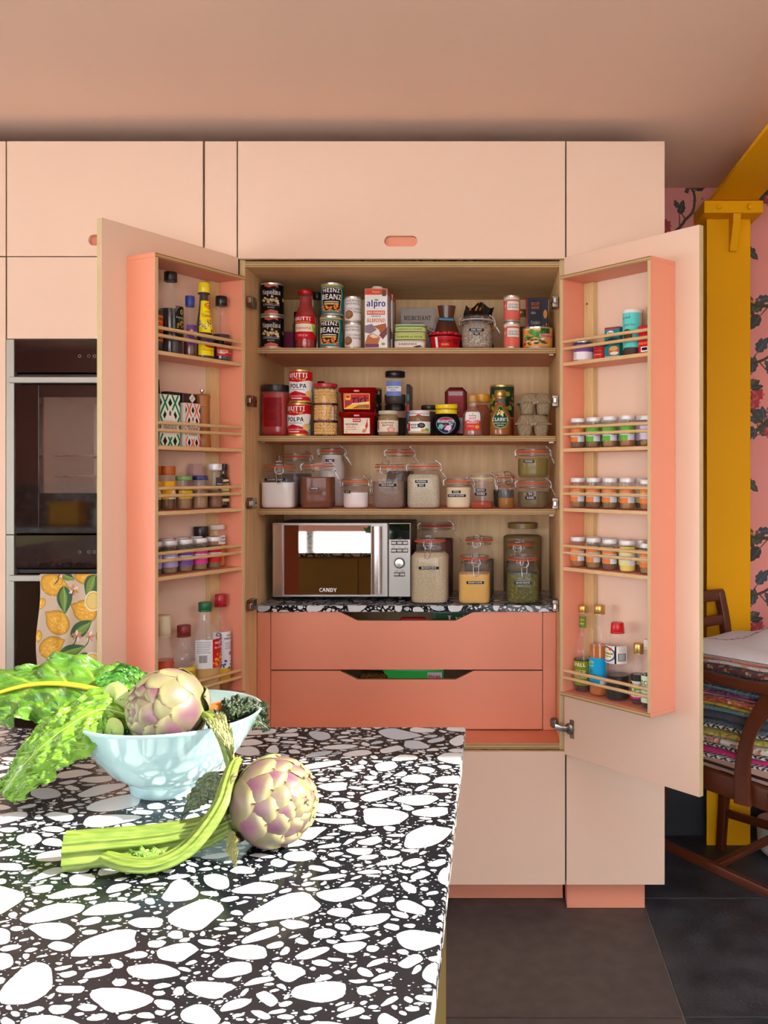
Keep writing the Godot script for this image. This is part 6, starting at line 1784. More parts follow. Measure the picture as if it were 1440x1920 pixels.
func pantry_third_shelf():
	var g := grain(232, 226, 220)
	clip_jar("square clip-top jar half full of white sugar at the left of the third shelf", Vector3(-0.708, S3, -0.225), 0.055, 0.152, 5.0, 0.56, hue(236, 228, 222, 0.9), ["CASTER SUGAR"], {"clip": 10.0, "tape_y": 0.62, "tape_turn": -0.05})
	clip_jar("tall dark jar with an orange seal behind the sugar jar", Vector3(-0.688, S3, -0.375), 0.055, 0.19, 2.0, 0.6, hue(70, 44, 34, 0.8), [], {"clip": 80.0})
	clip_jar("square clip-top jar of brown cocoa on the third shelf", Vector3(-0.582, S3, -0.225), 0.053, 0.156, 5.0, 0.66, grain(156, 80, 38), ["COCOA"], {"clip": 95.0, "lever": 0.014, "tape_y": 0.42, "tape_turn": -0.05})
	clip_jar("tall clip-top jar of white flour behind the cocoa jar", Vector3(-0.562, S3, -0.37), 0.044, 0.209, 2.2, 0.86, hue(230, 216, 208, 0.9), ["PLAIN"], {"clip": 88.0, "lever": 0.022, "tape_y": 0.76})
	clip_jar("small clip-top jar of white salt with a sloping surface on the third shelf", Vector3(-0.456, S3, -0.215), 0.043, 0.105, 2.2, 0.5, hue(236, 222, 218, 0.9), ["SALT"], {"clip": 75.0, "lever": 0.008, "neck": 0.92, "tape_y": 0.52, "tape_turn": -0.55})
	clip_jar("square clip-top jar of pinkish grains in the middle of the third shelf", Vector3(-0.347, S3, -0.225), 0.053, 0.153, 5.0, 0.58, grain(176, 146, 134), ["RICE FLOUR"], {"clip": -12.0, "tape_y": 0.5})
	clip_jar("tall clip-top jar behind the jar of pinkish grains", Vector3(-0.328, S3, -0.375), 0.050, 0.205, 2.2, 0.6, grain(128, 92, 76), [], {"clip": 90.0, "lever": 0.02})
	clip_jar("square clip-top jar full of white rice on the third shelf", Vector3(-0.233, S3, -0.225), 0.055, 0.155, 5.0, 0.72, grain(248, 238, 218), ["PUDDING", "RICE"], {"clip": 95.0, "lever": 0.022, "tape_y": 0.57, "tape_turn": -0.08})
	clip_jar("small round clip-top jar of cream flour, right of the rice jar", Vector3(-0.119, S3, -0.225), 0.043, 0.105, 2.4, 0.66, hue(226, 208, 172, 0.9), ["VITAL", "WHEAT GLUTEN"], {"clip": 100.0, "neck": 0.9, "tape_y": 0.52, "tape_turn": -0.15})
	var pj := clip_jar("straight clip-top jar with a little orange powder and a cream seal on the third shelf", Vector3(-0.042, S3, -0.205), 0.038, 0.116, 2.0, 0.2, hue(176, 62, 22, 0.9), ["SMOKED", "PAPRIKA"], {"clip": 75.0, "neck": 0.97, "tape_y": 0.52, "seal": hue(226, 206, 160, 0.5), "tape_turn": -0.1})
	clip_jar("small dark clip-top jar behind the cork-stoppered jar", Vector3(0.03, S3, -0.315), 0.036, 0.118, 2.0, 0.5, grain(60, 70, 52), [], {"clip": 20.0, "neck": 0.95})
	lidded("spice_jar", "tiny jar of golden spice with a cork lid on the third shelf", "jar", Vector3(0.0365, S3, -0.20), 0.027, 0.078, 0.010, tri(mat(rgb(206, 150, 110), 0.8), M.grain_fine, Vector3.ONE * 10), grain(206, 140, 36), 0.45, {"neck": 0.9})
	clip_jar("clip-top jar of grey green seeds right on the third shelf, lower of two stacked", Vector3(0.126, S3, -0.225), 0.052, 0.099, 2.6, 0.55, grain(150, 130, 88), ["RYE", "FLAKES"], {"clip": 92.0, "lever": 0.018, "neck": 0.9, "tape_y": 0.48, "tape_turn": -0.2, "group": "stacked clip-top jars on the third shelf"})
	clip_jar("clip-top jar of green brown spice right on the third shelf, upper of two stacked", Vector3(0.126, S3 + 0.1, -0.225), 0.052, 0.103, 2.6, 0.62, grain(176, 156, 72), ["FENNEL"], {"clip": 95.0, "lever": 0.016, "neck": 0.9, "tape_y": 0.52, "tape_turn": -0.3, "group": "stacked clip-top jars on the third shelf"})

func pantry_worktop():
	clip_jar("tallest front clip-top jar, full of rice, beside the microwave", Vector3(-0.214, S4, -0.235), 0.062, 0.219, 4.0, 0.76, grain(250, 236, 206), ["BASMATI RICE"], {"clip": -4.0, "tape_y": 0.54, "neck": 0.74})
	clip_jar("tall clip-top jar with dark red contents behind the rice jar", Vector3(-0.203, S4, -0.375), 0.060, 0.262, 3.0, 0.76, grain(110, 36, 24), [], {"clip": 92.0, "lever": 0.02, "seal": hue(190, 40, 24, 0.4)})
	clip_jar("square clip-top jar of yellow flour on the terrazzo shelf", Vector3(-0.067, S4, -0.225), 0.053, 0.162, 5.0, 0.60, hue(222, 172, 84, 0.9), ["GRAM FLOUR"], {"clip": 6.0, "tape_y": 0.44, "tape_turn": 0.05})
	clip_jar("taller clip-top jar behind the jar of yellow flour", Vector3(-0.055, S4, -0.37), 0.052, 0.212, 4.0, 0.6, grain(150, 130, 104), [], {"clip": -8.0})
	clip_jar("square clip-top jar of green beans at the right of the terrazzo shelf", Vector3(0.091, S4, -0.225), 0.054, 0.160, 5.0, 0.60, grain(140, 138, 50, false), ["MUNG BEANS"], {"clip": 4.0, "tape_y": 0.44, "lever": 0.002})
	clip_jar("clip-top jar right behind the jar of green beans", Vector3(0.086, S4, -0.345), 0.050, 0.200, 3.0, 0.6, grain(128, 110, 74), [], {"clip": -12.0})
	lidded("storage_jar", "largest jar with a screw lid at the back right of the terrazzo shelf", "jar", Vector3(0.098, S4, -0.465), 0.069, 0.25, 0.02, hue(140, 112, 60, 0.4), grain(186, 150, 96), 0.82, {"neck": 0.72, "shoulder": 0.035})

# ------------------------------------------------------------------ the door racks
func rack_at(s: int, along: float, out: float, y: float) -> Vector3:
	var turn := deg_to_rad(LEFT_TURN if s < 0 else RIGHT_TURN)
	var h := LEFT_HINGE if s < 0 else RIGHT_HINGE
	return h + Vector3(cos(turn), 0, -sin(turn)) * s * along + Vector3(sin(turn), 0, cos(turn)) * out + Vector3.UP * y

func spice(s: int, along: float, out: float, y: float, label: String, key: String, what: Material, o := {}):
	var t := lidded("spice_jar", label, "jar", rack_at(s, along, out, y + 0.0005), o.get("r", 0.0215), o.get("h", 0.086), 0.012, o.get("lid", M.silver_lid), what, o.get("fill", 0.72), {"turn": deg_to_rad(LEFT_TURN if s < 0 else RIGHT_TURN) + o.get("turn", 0.0), "group": o.get("group", ""), "neck": 0.93, "shoulder": 0.004, "lid_r": 1.05})
	if key:
		part("label", wrapped(key, o.get("r", 0.0215) + 0.0005, o.get("r", 0.0215) + 0.0005, 0.018, 0.060, 1.9), M.label_gloss, t)

func left_rack():
	var tn := deg_to_rad(LEFT_TURN)
	var dk := mat(rgb(24, 14, 12), 0.12)
	var y := 1.6712
	bottle("sauce bottle with an orange label, partly hidden by the near side of the left rack", rack_at(-1, 0.378, 0.055, y), tn, 0.023, 0.221, {"liquid": dk, "fill": 0.5, "rn": 0.010, "ys": 0.55, "yn": 0.82, "cap_h": 0.024, "prints": [["relish", 0.028, 0.098, 1.35, 0.0]]})
	bottle("tall bottle with a black arched label and black cap on the top left rack shelf", rack_at(-1, 0.312, 0.047, y), tn, 0.033, 0.227, {"liquid": dk, "fill": 0.55, "rn": 0.0135, "ys": 0.60, "yn": 0.84, "cap_h": 0.022, "cap_r": 0.0175, "prints": [["molasses", 0.05, 0.132, 0.62, 0.25]]})
	bottle("small bottle with a blue cap and purple label on the top left rack shelf", rack_at(-1, 0.250, 0.055, y), tn, 0.0185, 0.172, {"liquid": hue(96, 34, 26, 0.2), "fill": 0.3, "rn": 0.010, "ys": 0.55, "yn": 0.82, "cap": hue(40, 60, 140, 0.4), "cap_r": 0.0125, "cap_h": 0.026, "prints": [["purple_leaf", 0.035, 0.09, 1.3, 0.1]]})
	bottle("bottle with yellow labels and a yellow cap on the top left rack shelf", rack_at(-1, 0.190, 0.047, y), tn, 0.027, 0.22, {"liquid": hue(50, 20, 22, 0.15), "fill": 0.9, "rn": 0.0135, "ys": 0.2, "yn": 0.86, "cap": hue(246, 216, 20, 0.35), "cap_r": 0.0165, "cap_h": 0.028, "ring": hue(70, 30, 80, 0.4), "prints": [["tamarind", 0.077, 0.168, 1.35, 0.0, 0.0255, 0.0165], ["tamarind_low", 0.012, 0.048, 1.35, 0.0]]})
	bottle("black-capped clear bottle with a red label nearest the hinge, top left rack shelf", rack_at(-1, 0.124, 0.05, y), tn, 0.0275, 0.193, {"liquid": dk, "fill": 0.42, "rn": 0.012, "ys": 0.34, "yn": 0.80, "cap_r": 0.0165, "cap_h": 0.024, "prints": [["fish_sauce", 0.018, 0.062, 1.3, 0.0]]})
	# salt boxes, mill
	y = 1.4232
	for k in 2:
		var p := rack_at(-1, 0.341 - 0.079 * k, 0.055, y)
		var hh: float = [0.139, 0.121][k]
		var t := carton("salt_box", ["green and white latticed salt box on the second left rack shelf", "orange latticed salt box with a dark brown lid on the second left rack shelf"][k], "box", p, Vector3([0.072, 0.064][k], hh, 0.042), hue(214, 206, 190, 0.6), ["salt_green", "salt_orange"][k], tn + 0.12 * k, "latticed salt boxes")
		if k == 1:
			part("lid_flap", box(Vector3(0.06, 0.026, 0.03), 0.004), hue(54, 24, 18, 0.5), t, Vector3(-0.002, hh + 0.0135, 0.0))
			part("seal_label", sticker("cube", 0.019, 0.019), M.label_gloss, t, Vector3(0.004, hh + 0.0135, 0.0156), Vector3(0, 0, PI / 4))
		else:
			part("lid_flap", box(Vector3(0.045, 0.05, 0.002), 0.0008), hue(18, 30, 24, 0.5), t, Vector3(-0.03, hh + 0.022, -0.01), Vector3(-0.3, 0, -0.2))
	carton("spice_box", "dark brown open box behind the latticed salt boxes", "box", rack_at(-1, 0.282, 0.021, y), Vector3(0.06, 0.152, 0.022), hue(46, 22, 18, 0.5), "", tn)
	var ml := thing("pepper_mill", "turned wooden pepper mill with a steel knob on the second left rack shelf", "pepper mill", rack_at(-1, 0.196, 0.046, y), tn)
	part("body", lathe([Vector2(0, 0), Vector2(0.024, 0), Vector2(0.025, 0.004), Vector2(0.023, 0.03), Vector2(0.0185, 0.075), Vector2(0.0195, 0.1), Vector2(0.0225, 0.112), Vector2(0.0225, 0.115), Vector2(0, 0.115)], 28), tri(mat(rgb(176, 110, 52), 0.4), M.ply_v.albedo_texture, Vector3(12, 2, 12)), ml)
	part("head", lathe([Vector2(0, 0.116), Vector2(0.021, 0.116), Vector2(0.020, 0.124), Vector2(0.0225, 0.142), Vector2(0.024, 0.147), Vector2(0.02, 0.151), Vector2(0, 0.153)], 28), tri(mat(rgb(182, 114, 56), 0.4), M.ply_v.albedo_texture, Vector3(12, 2, 12)), ml)
	part("knob", lathe([Vector2(0, 0.153), Vector2(0.003, 0.153), Vector2(0.004, 0.156), Vector2(0.0062, 0.161), Vector2(0.005, 0.166), Vector2(0, 0.168)], 18), M.wire, ml)
	# spice jars
	y = 1.2512
	var brown := hue(186, 92, 30, 0.4)
	var spicy := grain(150, 96, 50)
	for k in 2:
		lidded("curry_jar", ["curry powder jar with an orange brown domed lid on the third left rack shelf", "orange-lidded curry powder jar cut off by the near side of the left rack"][k], "jar", rack_at(-1, 0.331 + 0.05 * k, 0.055, y), 0.0215, 0.119, 0.024, brown, grain(140, 100, 56), 0.45, {"turn": tn, "neck": 0.9, "lid_r": 1.1, "print": ["curry", 0.03, 0.078, 1.4], "group": "curry powder jars"})
	lidded("mustard_jar", "jar with a green lid and yellow label on the third left rack shelf", "jar", rack_at(-1, 0.272, 0.055, y), 0.0225, 0.092, 0.012, hue(120, 160, 90, 0.4), grain(196, 150, 100), 0.6, {"turn": tn, "neck": 0.95, "print": ["mustard", 0.03, 0.052, 1.4]})
	lidded("spice_jar", "jar with a dark blue lid on the third left rack shelf", "jar", rack_at(-1, 0.213, 0.055, y), 0.0225, 0.093, 0.012, hue(36, 44, 110, 0.4), grain(200, 164, 132), 0.55, {"turn": tn, "neck": 0.95})
	lidded("spice_jar", "tall jar with a steel lid and dark grey label on the third left rack shelf", "jar", rack_at(-1, 0.154, 0.055, y), 0.0215, 0.127, 0.018, M.silver_lid, grain(170, 122, 92), 0.4, {"turn": tn, "neck": 0.85, "print": ["grey_label", 0.058, 0.088, 0.9, 0.2]})
	bottle("small dark vanilla bottle nearest the hinge on the third left rack shelf", rack_at(-1, 0.118, 0.053, y), tn, 0.0155, 0.127, {"glass": mat(rgb(30, 16, 14), 0.1), "rn": 0.009, "ys": 0.62, "yn": 0.82, "cap_h": 0.018, "prints": [["vanilla", 0.018, 0.082, 1.3, 0.0]]})
	carton("spice_box", "small pink grey box behind the steel-lidded jar", "box", rack_at(-1, 0.196, 0.021, y), Vector3(0.034, 0.125, 0.022), hue(190, 150, 140), "", tn)
	y = 1.0802
	var rows := [[0.386, "spice_lilac", "lilac labelled spice jar cut off by the near side of the left rack"], [0.331, "spice_lilac", "lilac labelled spice jar with a steel lid, fully seen on the fourth left rack shelf"], [0.276, "spice_violet", "violet labelled spice jar on the fourth left rack shelf"], [0.222, "spice_pink", "bright pink labelled spice jar on the fourth left rack shelf"], [0.167, "spice_red", "red labelled spice jar on the fourth left rack shelf"]]
	for q in rows:
		spice(-1, q[0], 0.062, y, q[2], q[1], grain(176, 146, 104), {"r": 0.0225, "h": 0.089, "group": "spice jars on the fourth left rack shelf"})
	for k in 3:
		spice(-1, 0.300 - 0.055 * k, 0.021, y, ["back-row spice jar behind the lilac labelled one", "back-row spice jar behind the violet labelled one", "back-row spice jar behind the pink labelled one"][k], "", grain(130, 100, 70), {"r": 0.019, "h": 0.091, "group": "back-row spice jars on the left rack"})
	lidded("turmeric_jar", "tall jar of yellow turmeric with a pale lid nearest the hinge", "jar", rack_at(-1, 0.1235, 0.032, y), 0.0245, 0.122, 0.014, hue(214, 190, 170, 0.5), hue(216, 140, 50, 0.8), 0.72, {"turn": tn, "neck": 0.95, "print": ["turmeric", 0.066, 0.09, 1.1, 0.5]})
	lidded("spice_jar", "jar with a tall black lid behind the red labelled spice jar", "jar", rack_at(-1, 0.1755, 0.022, y), 0.0205, 0.118, 0.03, M.black, grain(90, 60, 40), 0.5, {"turn": tn, "lid_r": 1.12, "neck": 0.9})
	# bottles
	y = 0.7190
	bottle("cream-capped bottle of red vinegar, outermost on the bottom left rack shelf", rack_at(-1, 0.341, 0.05, y), tn, 0.0285, 0.25, {"liquid": mat(rgb(206, 70, 30), 0.12), "fill": 0.52, "rn": 0.0165, "ys": 0.58, "yn": 0.72, "cap": hue(222, 208, 170, 0.5), "cap_r": 0.0205, "cap_h": 0.052, "prints": [["red_vinegar", 0.02, 0.12, 0.5, 0.75]]})
	bottle("clear plastic bottle with a brown cap on the bottom left rack shelf", rack_at(-1, 0.267, 0.05, y), tn, 0.0305, 0.212, {"glass": clear(0.08), "liquid": liquid(214, 170, 80, 0.6), "fill": 0.25, "rn": 0.0155, "ys": 0.58, "yn": 0.82, "cap": hue(130, 36, 32, 0.4), "cap_r": 0.0185, "cap_h": 0.028, "prints": [["yellow_label", 0.05, 0.1, 1.2, 0.3]]})
	bottle("large vegetable oil bottle with a green cap on the bottom left rack shelf", rack_at(-1, 0.190, 0.052, y), tn, 0.0425, 0.266, {"glass": clear(0.1), "liquid": mat(rgb(206, 156, 60), 0.12), "fill": 0.36, "rn": 0.0155, "ys": 0.62, "yn": 0.86, "cap": hue(10, 104, 60, 0.4), "cap_r": 0.0185, "cap_h": 0.022, "prints": [["veg_oil", 0.085, 0.165, 1.45, 0.0]]})
	bottle("tall red-capped rapeseed oil bottle nearest the hinge on the bottom left rack shelf", rack_at(-1, 0.1275, 0.05, y), tn - 0.3, 0.0285, 0.281, {"liquid": mat(rgb(150, 88, 20), 0.1), "fill": 0.42, "rn": 0.0135, "ys": 0.62, "yn": 0.82, "cap": hue(176, 20, 34, 0.35), "cap_r": 0.0165, "cap_h": 0.032, "prints": [["rapeseed", 0.03, 0.175, 1.3, 0.0]]})

func right_rack():
	var tn := deg_to_rad(RIGHT_TURN)
	var y := 1.6712
	can("purple and white tin nearest the hinge on the top right rack shelf", rack_at(1, 0.136, 0.06, y), 0.029, 0.062, "purple_tin", "", tn)
	lidded("stock_jar", "small red jar on the top right rack shelf", "jar", rack_at(1, 0.202, 0.06, y), 0.0185, 0.050, 0.010, hue(120, 24, 24, 0.4), hue(170, 30, 30, 0.4), 0.8, {"turn": tn, "neck": 0.95, "print": ["red_jar", 0.006, 0.036, 1.4]})
	carton("gravy_box", "teal drum with a red lid and a burger picture on the top right rack shelf", "box", rack_at(1, 0.250, 0.048, y), Vector3(0.05, 0.088, 0.045), hue(20, 120, 124, 0.5), "stock_box", tn + 0.15)
	var d := thing("gravy_drum", "tall turquoise gravy drum with a white lid on the top right rack shelf", "drum", rack_at(1, 0.312, 0.050, y), tn)
	part("body", lathe([Vector2(0, 0.001), Vector2(0.027, 0), Vector2(0.0275, 0.003), Vector2(0.0275, 0.12), Vector2(0, 0.12)], 32), hue(96, 200, 190, 0.4), d)
	part("label", wrapped("gravy_tub", 0.028, 0.028, 0.004, 0.118, PI, 2.0, 0.35), M.label_gloss, d)
	part("lid", lathe([Vector2(0.0285, 0.119), Vector2(0.029, 0.121), Vector2(0.0288, 0.128), Vector2(0.026, 0.1295), Vector2(0.025, 0.127), Vector2(0, 0.127)], 32), hue(230, 222, 214, 0.4), d)
	carton("stock_box", "small red box half hidden by the outer side of the right rack", "box", rack_at(1, 0.376, 0.063, y), Vector3(0.044, 0.077, 0.03), hue(196, 24, 44, 0.4), "red_box", tn)
	var along := [0.120, 0.181, 0.243, 0.307, 0.377]
	var place := ["nearest the hinge", "second from the hinge", "third from the hinge", "fourth from the hinge", "last, by the outer side"]
	var shelves := [
		[1.4232, ["spice_orange", "spice_green", "spice_green", "spice_green", "spice_pale"], "second", ["orange", "green", "green", "green", "lilac"]],
		[1.2512, ["spice_orange", "spice_orange", "spice_orange", "spice_orange", "spice_orange"], "third", ["orange", "orange", "orange", "orange", "orange"]],
		[1.0802, ["spice_orange", "spice_orange", "spice_orange", "spice_cream", "spice_orange"], "fourth", ["orange", "orange", "orange", "cream", "orange"]]]
	var powders := [grain(214, 144, 90), grain(166, 144, 84), grain(190, 156, 100), grain(206, 160, 104), grain(160, 112, 76)]
	for q in shelves:
		for k in 5:
			var big: bool = q[1][k] == "spice_cream"
			spice(1, along[k], 0.066, q[0], "%s labelled spice jar on the %s right rack shelf, %s" % [q[3][k], q[2], place[k]], q[1][k], hue(226, 200, 90, 0.8) if big else powders[(k * 2 + int(q[0] * 10)) % 5], {"r": 0.0235 if big else 0.0215, "h": 0.086 if k < 4 else 0.082, "fill": 0.8 if big else 0.6, "turn": -0.15, "group": "front-row spice jars on the %s right rack shelf" % q[2]})
		for k in 5:
			if q[2] == "fourth" and k == 4:
				continue
			spice(1, along[k] + (0.0 if k > 0 else 0.018) + (0.012 if k else 0.0), 0.0215, q[0], "back-row spice jar on the %s right rack shelf, %s" % [q[2], place[k]], "spice_pale" if q[2] == "second" else "spice_cream", powders[(k + 1) % 5], {"r": 0.019, "h": 0.085, "turn": 0.9, "group": "back-row spice jars on the %s right rack shelf" % q[2]})
	carton("spice_box", "mustard yellow box behind the last jar on the fourth right rack shelf", "box", rack_at(1, 0.379, 0.026, 1.0802), Vector3(0.05, 0.104, 0.03), hue(206, 140, 30, 0.5), "", tn)
	y = 0.7190
	bottle("slender olive-labelled vinegar bottle nearest the hinge on the bottom right rack shelf", rack_at(1, 0.126, 0.05, y), tn, 0.0265, 0.247, {"liquid": mat(rgb(70, 26, 10), 0.1), "fill": 0.38, "rn": 0.011, "ys": 0.44, "yn": 0.72, "cap": M.gold, "cap_r": 0.0135, "cap_h": 0.017, "prints": [["cyder", 0.02, 0.09, 1.4, 0.0], ["cyder_neck", 0.184, 0.217, 1.5, 0.0, 0.0113, 0.0113]]})
	bottle("vinegar bottle with a bright blue label and gold cap on the bottom right rack shelf", rack_at(1, 0.189, 0.05, y), tn, 0.0295, 0.255, {"liquid": mat(rgb(186, 100, 26), 0.1), "fill": 0.56, "rn": 0.0135, "ys": 0.56, "yn": 0.80, "cap": M.gold, "cap_r": 0.016, "cap_h": 0.022, "prints": [["blue_vinegar", 0.03, 0.108, 1.45, 0.0]]})
	bottle("soy sauce bottle with a red cap on the bottom right rack shelf", rack_at(1, 0.2565, 0.05, y), tn, 0.034, 0.214, {"liquid": mat(rgb(20, 10, 9), 0.08), "fill": 0.32, "rn": 0.0165, "ys": 0.70, "yn": 0.86, "cap": hue(206, 20, 28, 0.35), "cap_r": 0.0195, "cap_taper": 0.9, "cap_h": 0.026, "prints": [["soy", 0.104, 0.152, 1.45, 0.1]]})
	bottle("small bottle with a gold cap and lime green label on the bottom right rack shelf", rack_at(1, 0.334, 0.052, y), tn, 0.021, 0.166, {"liquid": mat(rgb(60, 30, 20), 0.1), "fill": 0.5, "rn": 0.011, "ys": 0.55, "yn": 0.78, "cap": M.gold, "cap_r": 0.0135, "cap_h": 0.024, "prints": [["green_white", 0.018, 0.08, 1.4, 0.0]]})
	bottle("small dark bottle half hidden by the outer side, bottom right rack shelf", rack_at(1, 0.3815, 0.068, y), tn, 0.0195, 0.186, {"liquid": mat(rgb(40, 24, 18), 0.1), "fill": 0.5, "rn": 0.010, "ys": 0.5, "yn": 0.8, "cap": hue(226, 224, 214, 0.4), "cap_r": 0.0125, "cap_h": 0.022, "prints": [["white_green", 0.018, 0.09, 1.4, 0.0]]})

# ------------------------------------------------------------------ bowl, artichokes, chard
const TOP := 0.9502

func lin(r: int, g: int, b: int) -> Color:
	return Color8(r, g, b).srgb_to_linear()

func artichoke(t: Node3D, c: Vector3, tip: Vector3, r: float, count: int, seedling: int):
	var rr := RandomNumberGenerator.new()
	rr.seed = seedling
	var y := tip.normalized()
	var x := y.cross(Vector3(0.3, 1, 0.2)).normalized()
	var b := Basis(x, y, x.cross(y))
	part("heart", lathe([Vector2(0, -r * 0.92), Vector2(r * 0.5, -r * 0.86), Vector2(r * 0.84, -r * 0.45), Vector2(r * 0.92, 0), Vector2(r * 0.78, r * 0.5), Vector2(r * 0.45, r * 0.84), Vector2(0, r * 0.98)], 28), hue(150, 150, 100, 0.6), t, c, b.get_euler())
	for i in count:
		var k := float(i) / (count - 1)
		var ph0 := lerpf(2.72, 0.30, pow(k, 0.86))      # where it is rooted: angle from the tip
		var th0 := i * 2.39996 + rr.randf_range(-0.08, 0.08)
		var span := lerpf(1.15, 0.55, k) * rr.randf_range(0.9, 1.1)
		var wide := r * lerpf(0.86, 0.42, k) * rr.randf_range(0.9, 1.1)
		if i < 6:
			span *= 0.6
			wide *= 0.6
		var lift := rr.randf_range(0.04, 0.09) + (0.05 if i < 6 else 0.0)
		var shade := rr.randf_range(0.85, 1.1)
		var violet := clampf(rr.randfn(0.8, 0.28), 0.0, 1.0)
		var f := func(u: float, v: float) -> Vector3:
			var a := (u - 0.5) * 2.0
			var w := wide * pow(maxf(1.0 - pow(v, 2.2), 0.0), 0.7) * (0.72 + 0.28 * sin(PI * minf(v * 1.6, 1.0)))
			var ph := maxf(ph0 - span * v - 0.05 * a * a * v * 0.0, 0.03)
			var rad := r * (0.945 + (0.10 + lift) * v - 0.04 * a * a * (1.0 - 0.4 * v) + 0.02 * (1.0 - absf(a)) * sin(v * PI))
			if v > 0.86:
				rad -= r * 0.05 * (v - 0.86) / 0.14
			var sp := maxf(sin(ph), 0.16)
			var th := th0 + a * w / (r * sp)
			return c + b * Vector3(sin(ph) * cos(th) * rad, cos(ph) * rad * 1.02, sin(ph) * sin(th) * rad)
		var tint := func(u: float, v: float) -> Color:
			var a := absf(u - 0.5) * 2.0
			var green := lin(128, 142, 78)
			var pale := lin(176, 164, 122)
			var purple := lin(118, 70, 96)
			var q := green.lerp(purple, violet * smoothstep(0.05, 0.35, v) * (1.0 - smoothstep(0.68, 0.96, v)) * (1.0 - 0.5 * a))
			q = q.lerp(pale, smoothstep(0.7, 0.97, maxf(v, a * 0.88)) * 0.8)
			q = q.lerp(lin(120, 88, 50), smoothstep(0.93, 1.0, maxf(v, a * 0.97)) * 0.75)
			return q * (shade * (1.0 + 0.1 * sin(u * 60.0 + th0 * 5.0) * (1.0 - v)))
		part("bract", sheet_mb(f, 8, 8, 0.0011, tint).mesh(), M.leafy, t)

# a leaf blade along a spine; half(v) is its half width, ruff the depth of its frill
func blade(spine: Array, half: Callable, normal: Vector3, ruff: float, bubble: float, cols: Array, seedling: int, curl := 0.0) -> ArrayMesh:
	var c := Curve3D.new()
	for i in spine.size():
		var d: Vector3 = (spine[mini(i + 1, spine.size() - 1)] - spine[maxi(i - 1, 0)]) / 6.0
		c.add_point(spine[i], -d, d)
	var total := c.get_baked_length()
	var nz := FastNoiseLite.new()
	nz.seed = seedling
	nz.frequency = 1.0
	var f := func(u: float, v: float) -> Vector3:
		var p := c.sample_baked(v * total, true)
		var d := (c.sample_baked(minf(v + 0.02, 1.0) * total, true) - c.sample_baked(maxf(v - 0.02, 0.0) * total, true)).normalized()
		var s := d.cross(normal).normalized()
		var n2 := s.cross(d).normalized()
		var a := (u - 0.5) * 2.0
		var w: float = half.call(v) * (1.0 + 0.16 * nz.get_noise_2d(v * 9.0, signf(a) * 5.0))
		var fr := ruff * pow(absf(a), 2.5) * (sin(v * 26.0 + signf(a) * 1.3 + 2.0 * nz.get_noise_2d(v * 4.0, a)) + 0.6 * sin(v * 57.0 + a * 3.0))
		var bub := bubble * nz.get_noise_2d(a * 3.2 + 10.0, v * 9.0) * minf(1.0, absf(a) * 4.0)
		return p + s * a * w * (1.0 - 0.08 * absf(curl)) + n2 * (fr + bub + curl * w * a * a)
	var tint := func(u: float, v: float) -> Color:
		var a := absf(u - 0.5) * 2.0
		var k := 0.5 + 0.5 * nz.get_noise_2d(u * 7.0 + 30.0, v * 12.0)
		var q: Color = cols[0].lerp(cols[1], k)
		var side := absf(fposmod(v * 7.0 - a * 1.3, 1.0) - 0.5) * 2.0
		return q.lerp(cols[2], smoothstep(0.86, 0.98, side) * (1.0 - a) * 0.8)
	return sheet_mb(f, 28, 90, 0.0, tint).mesh()

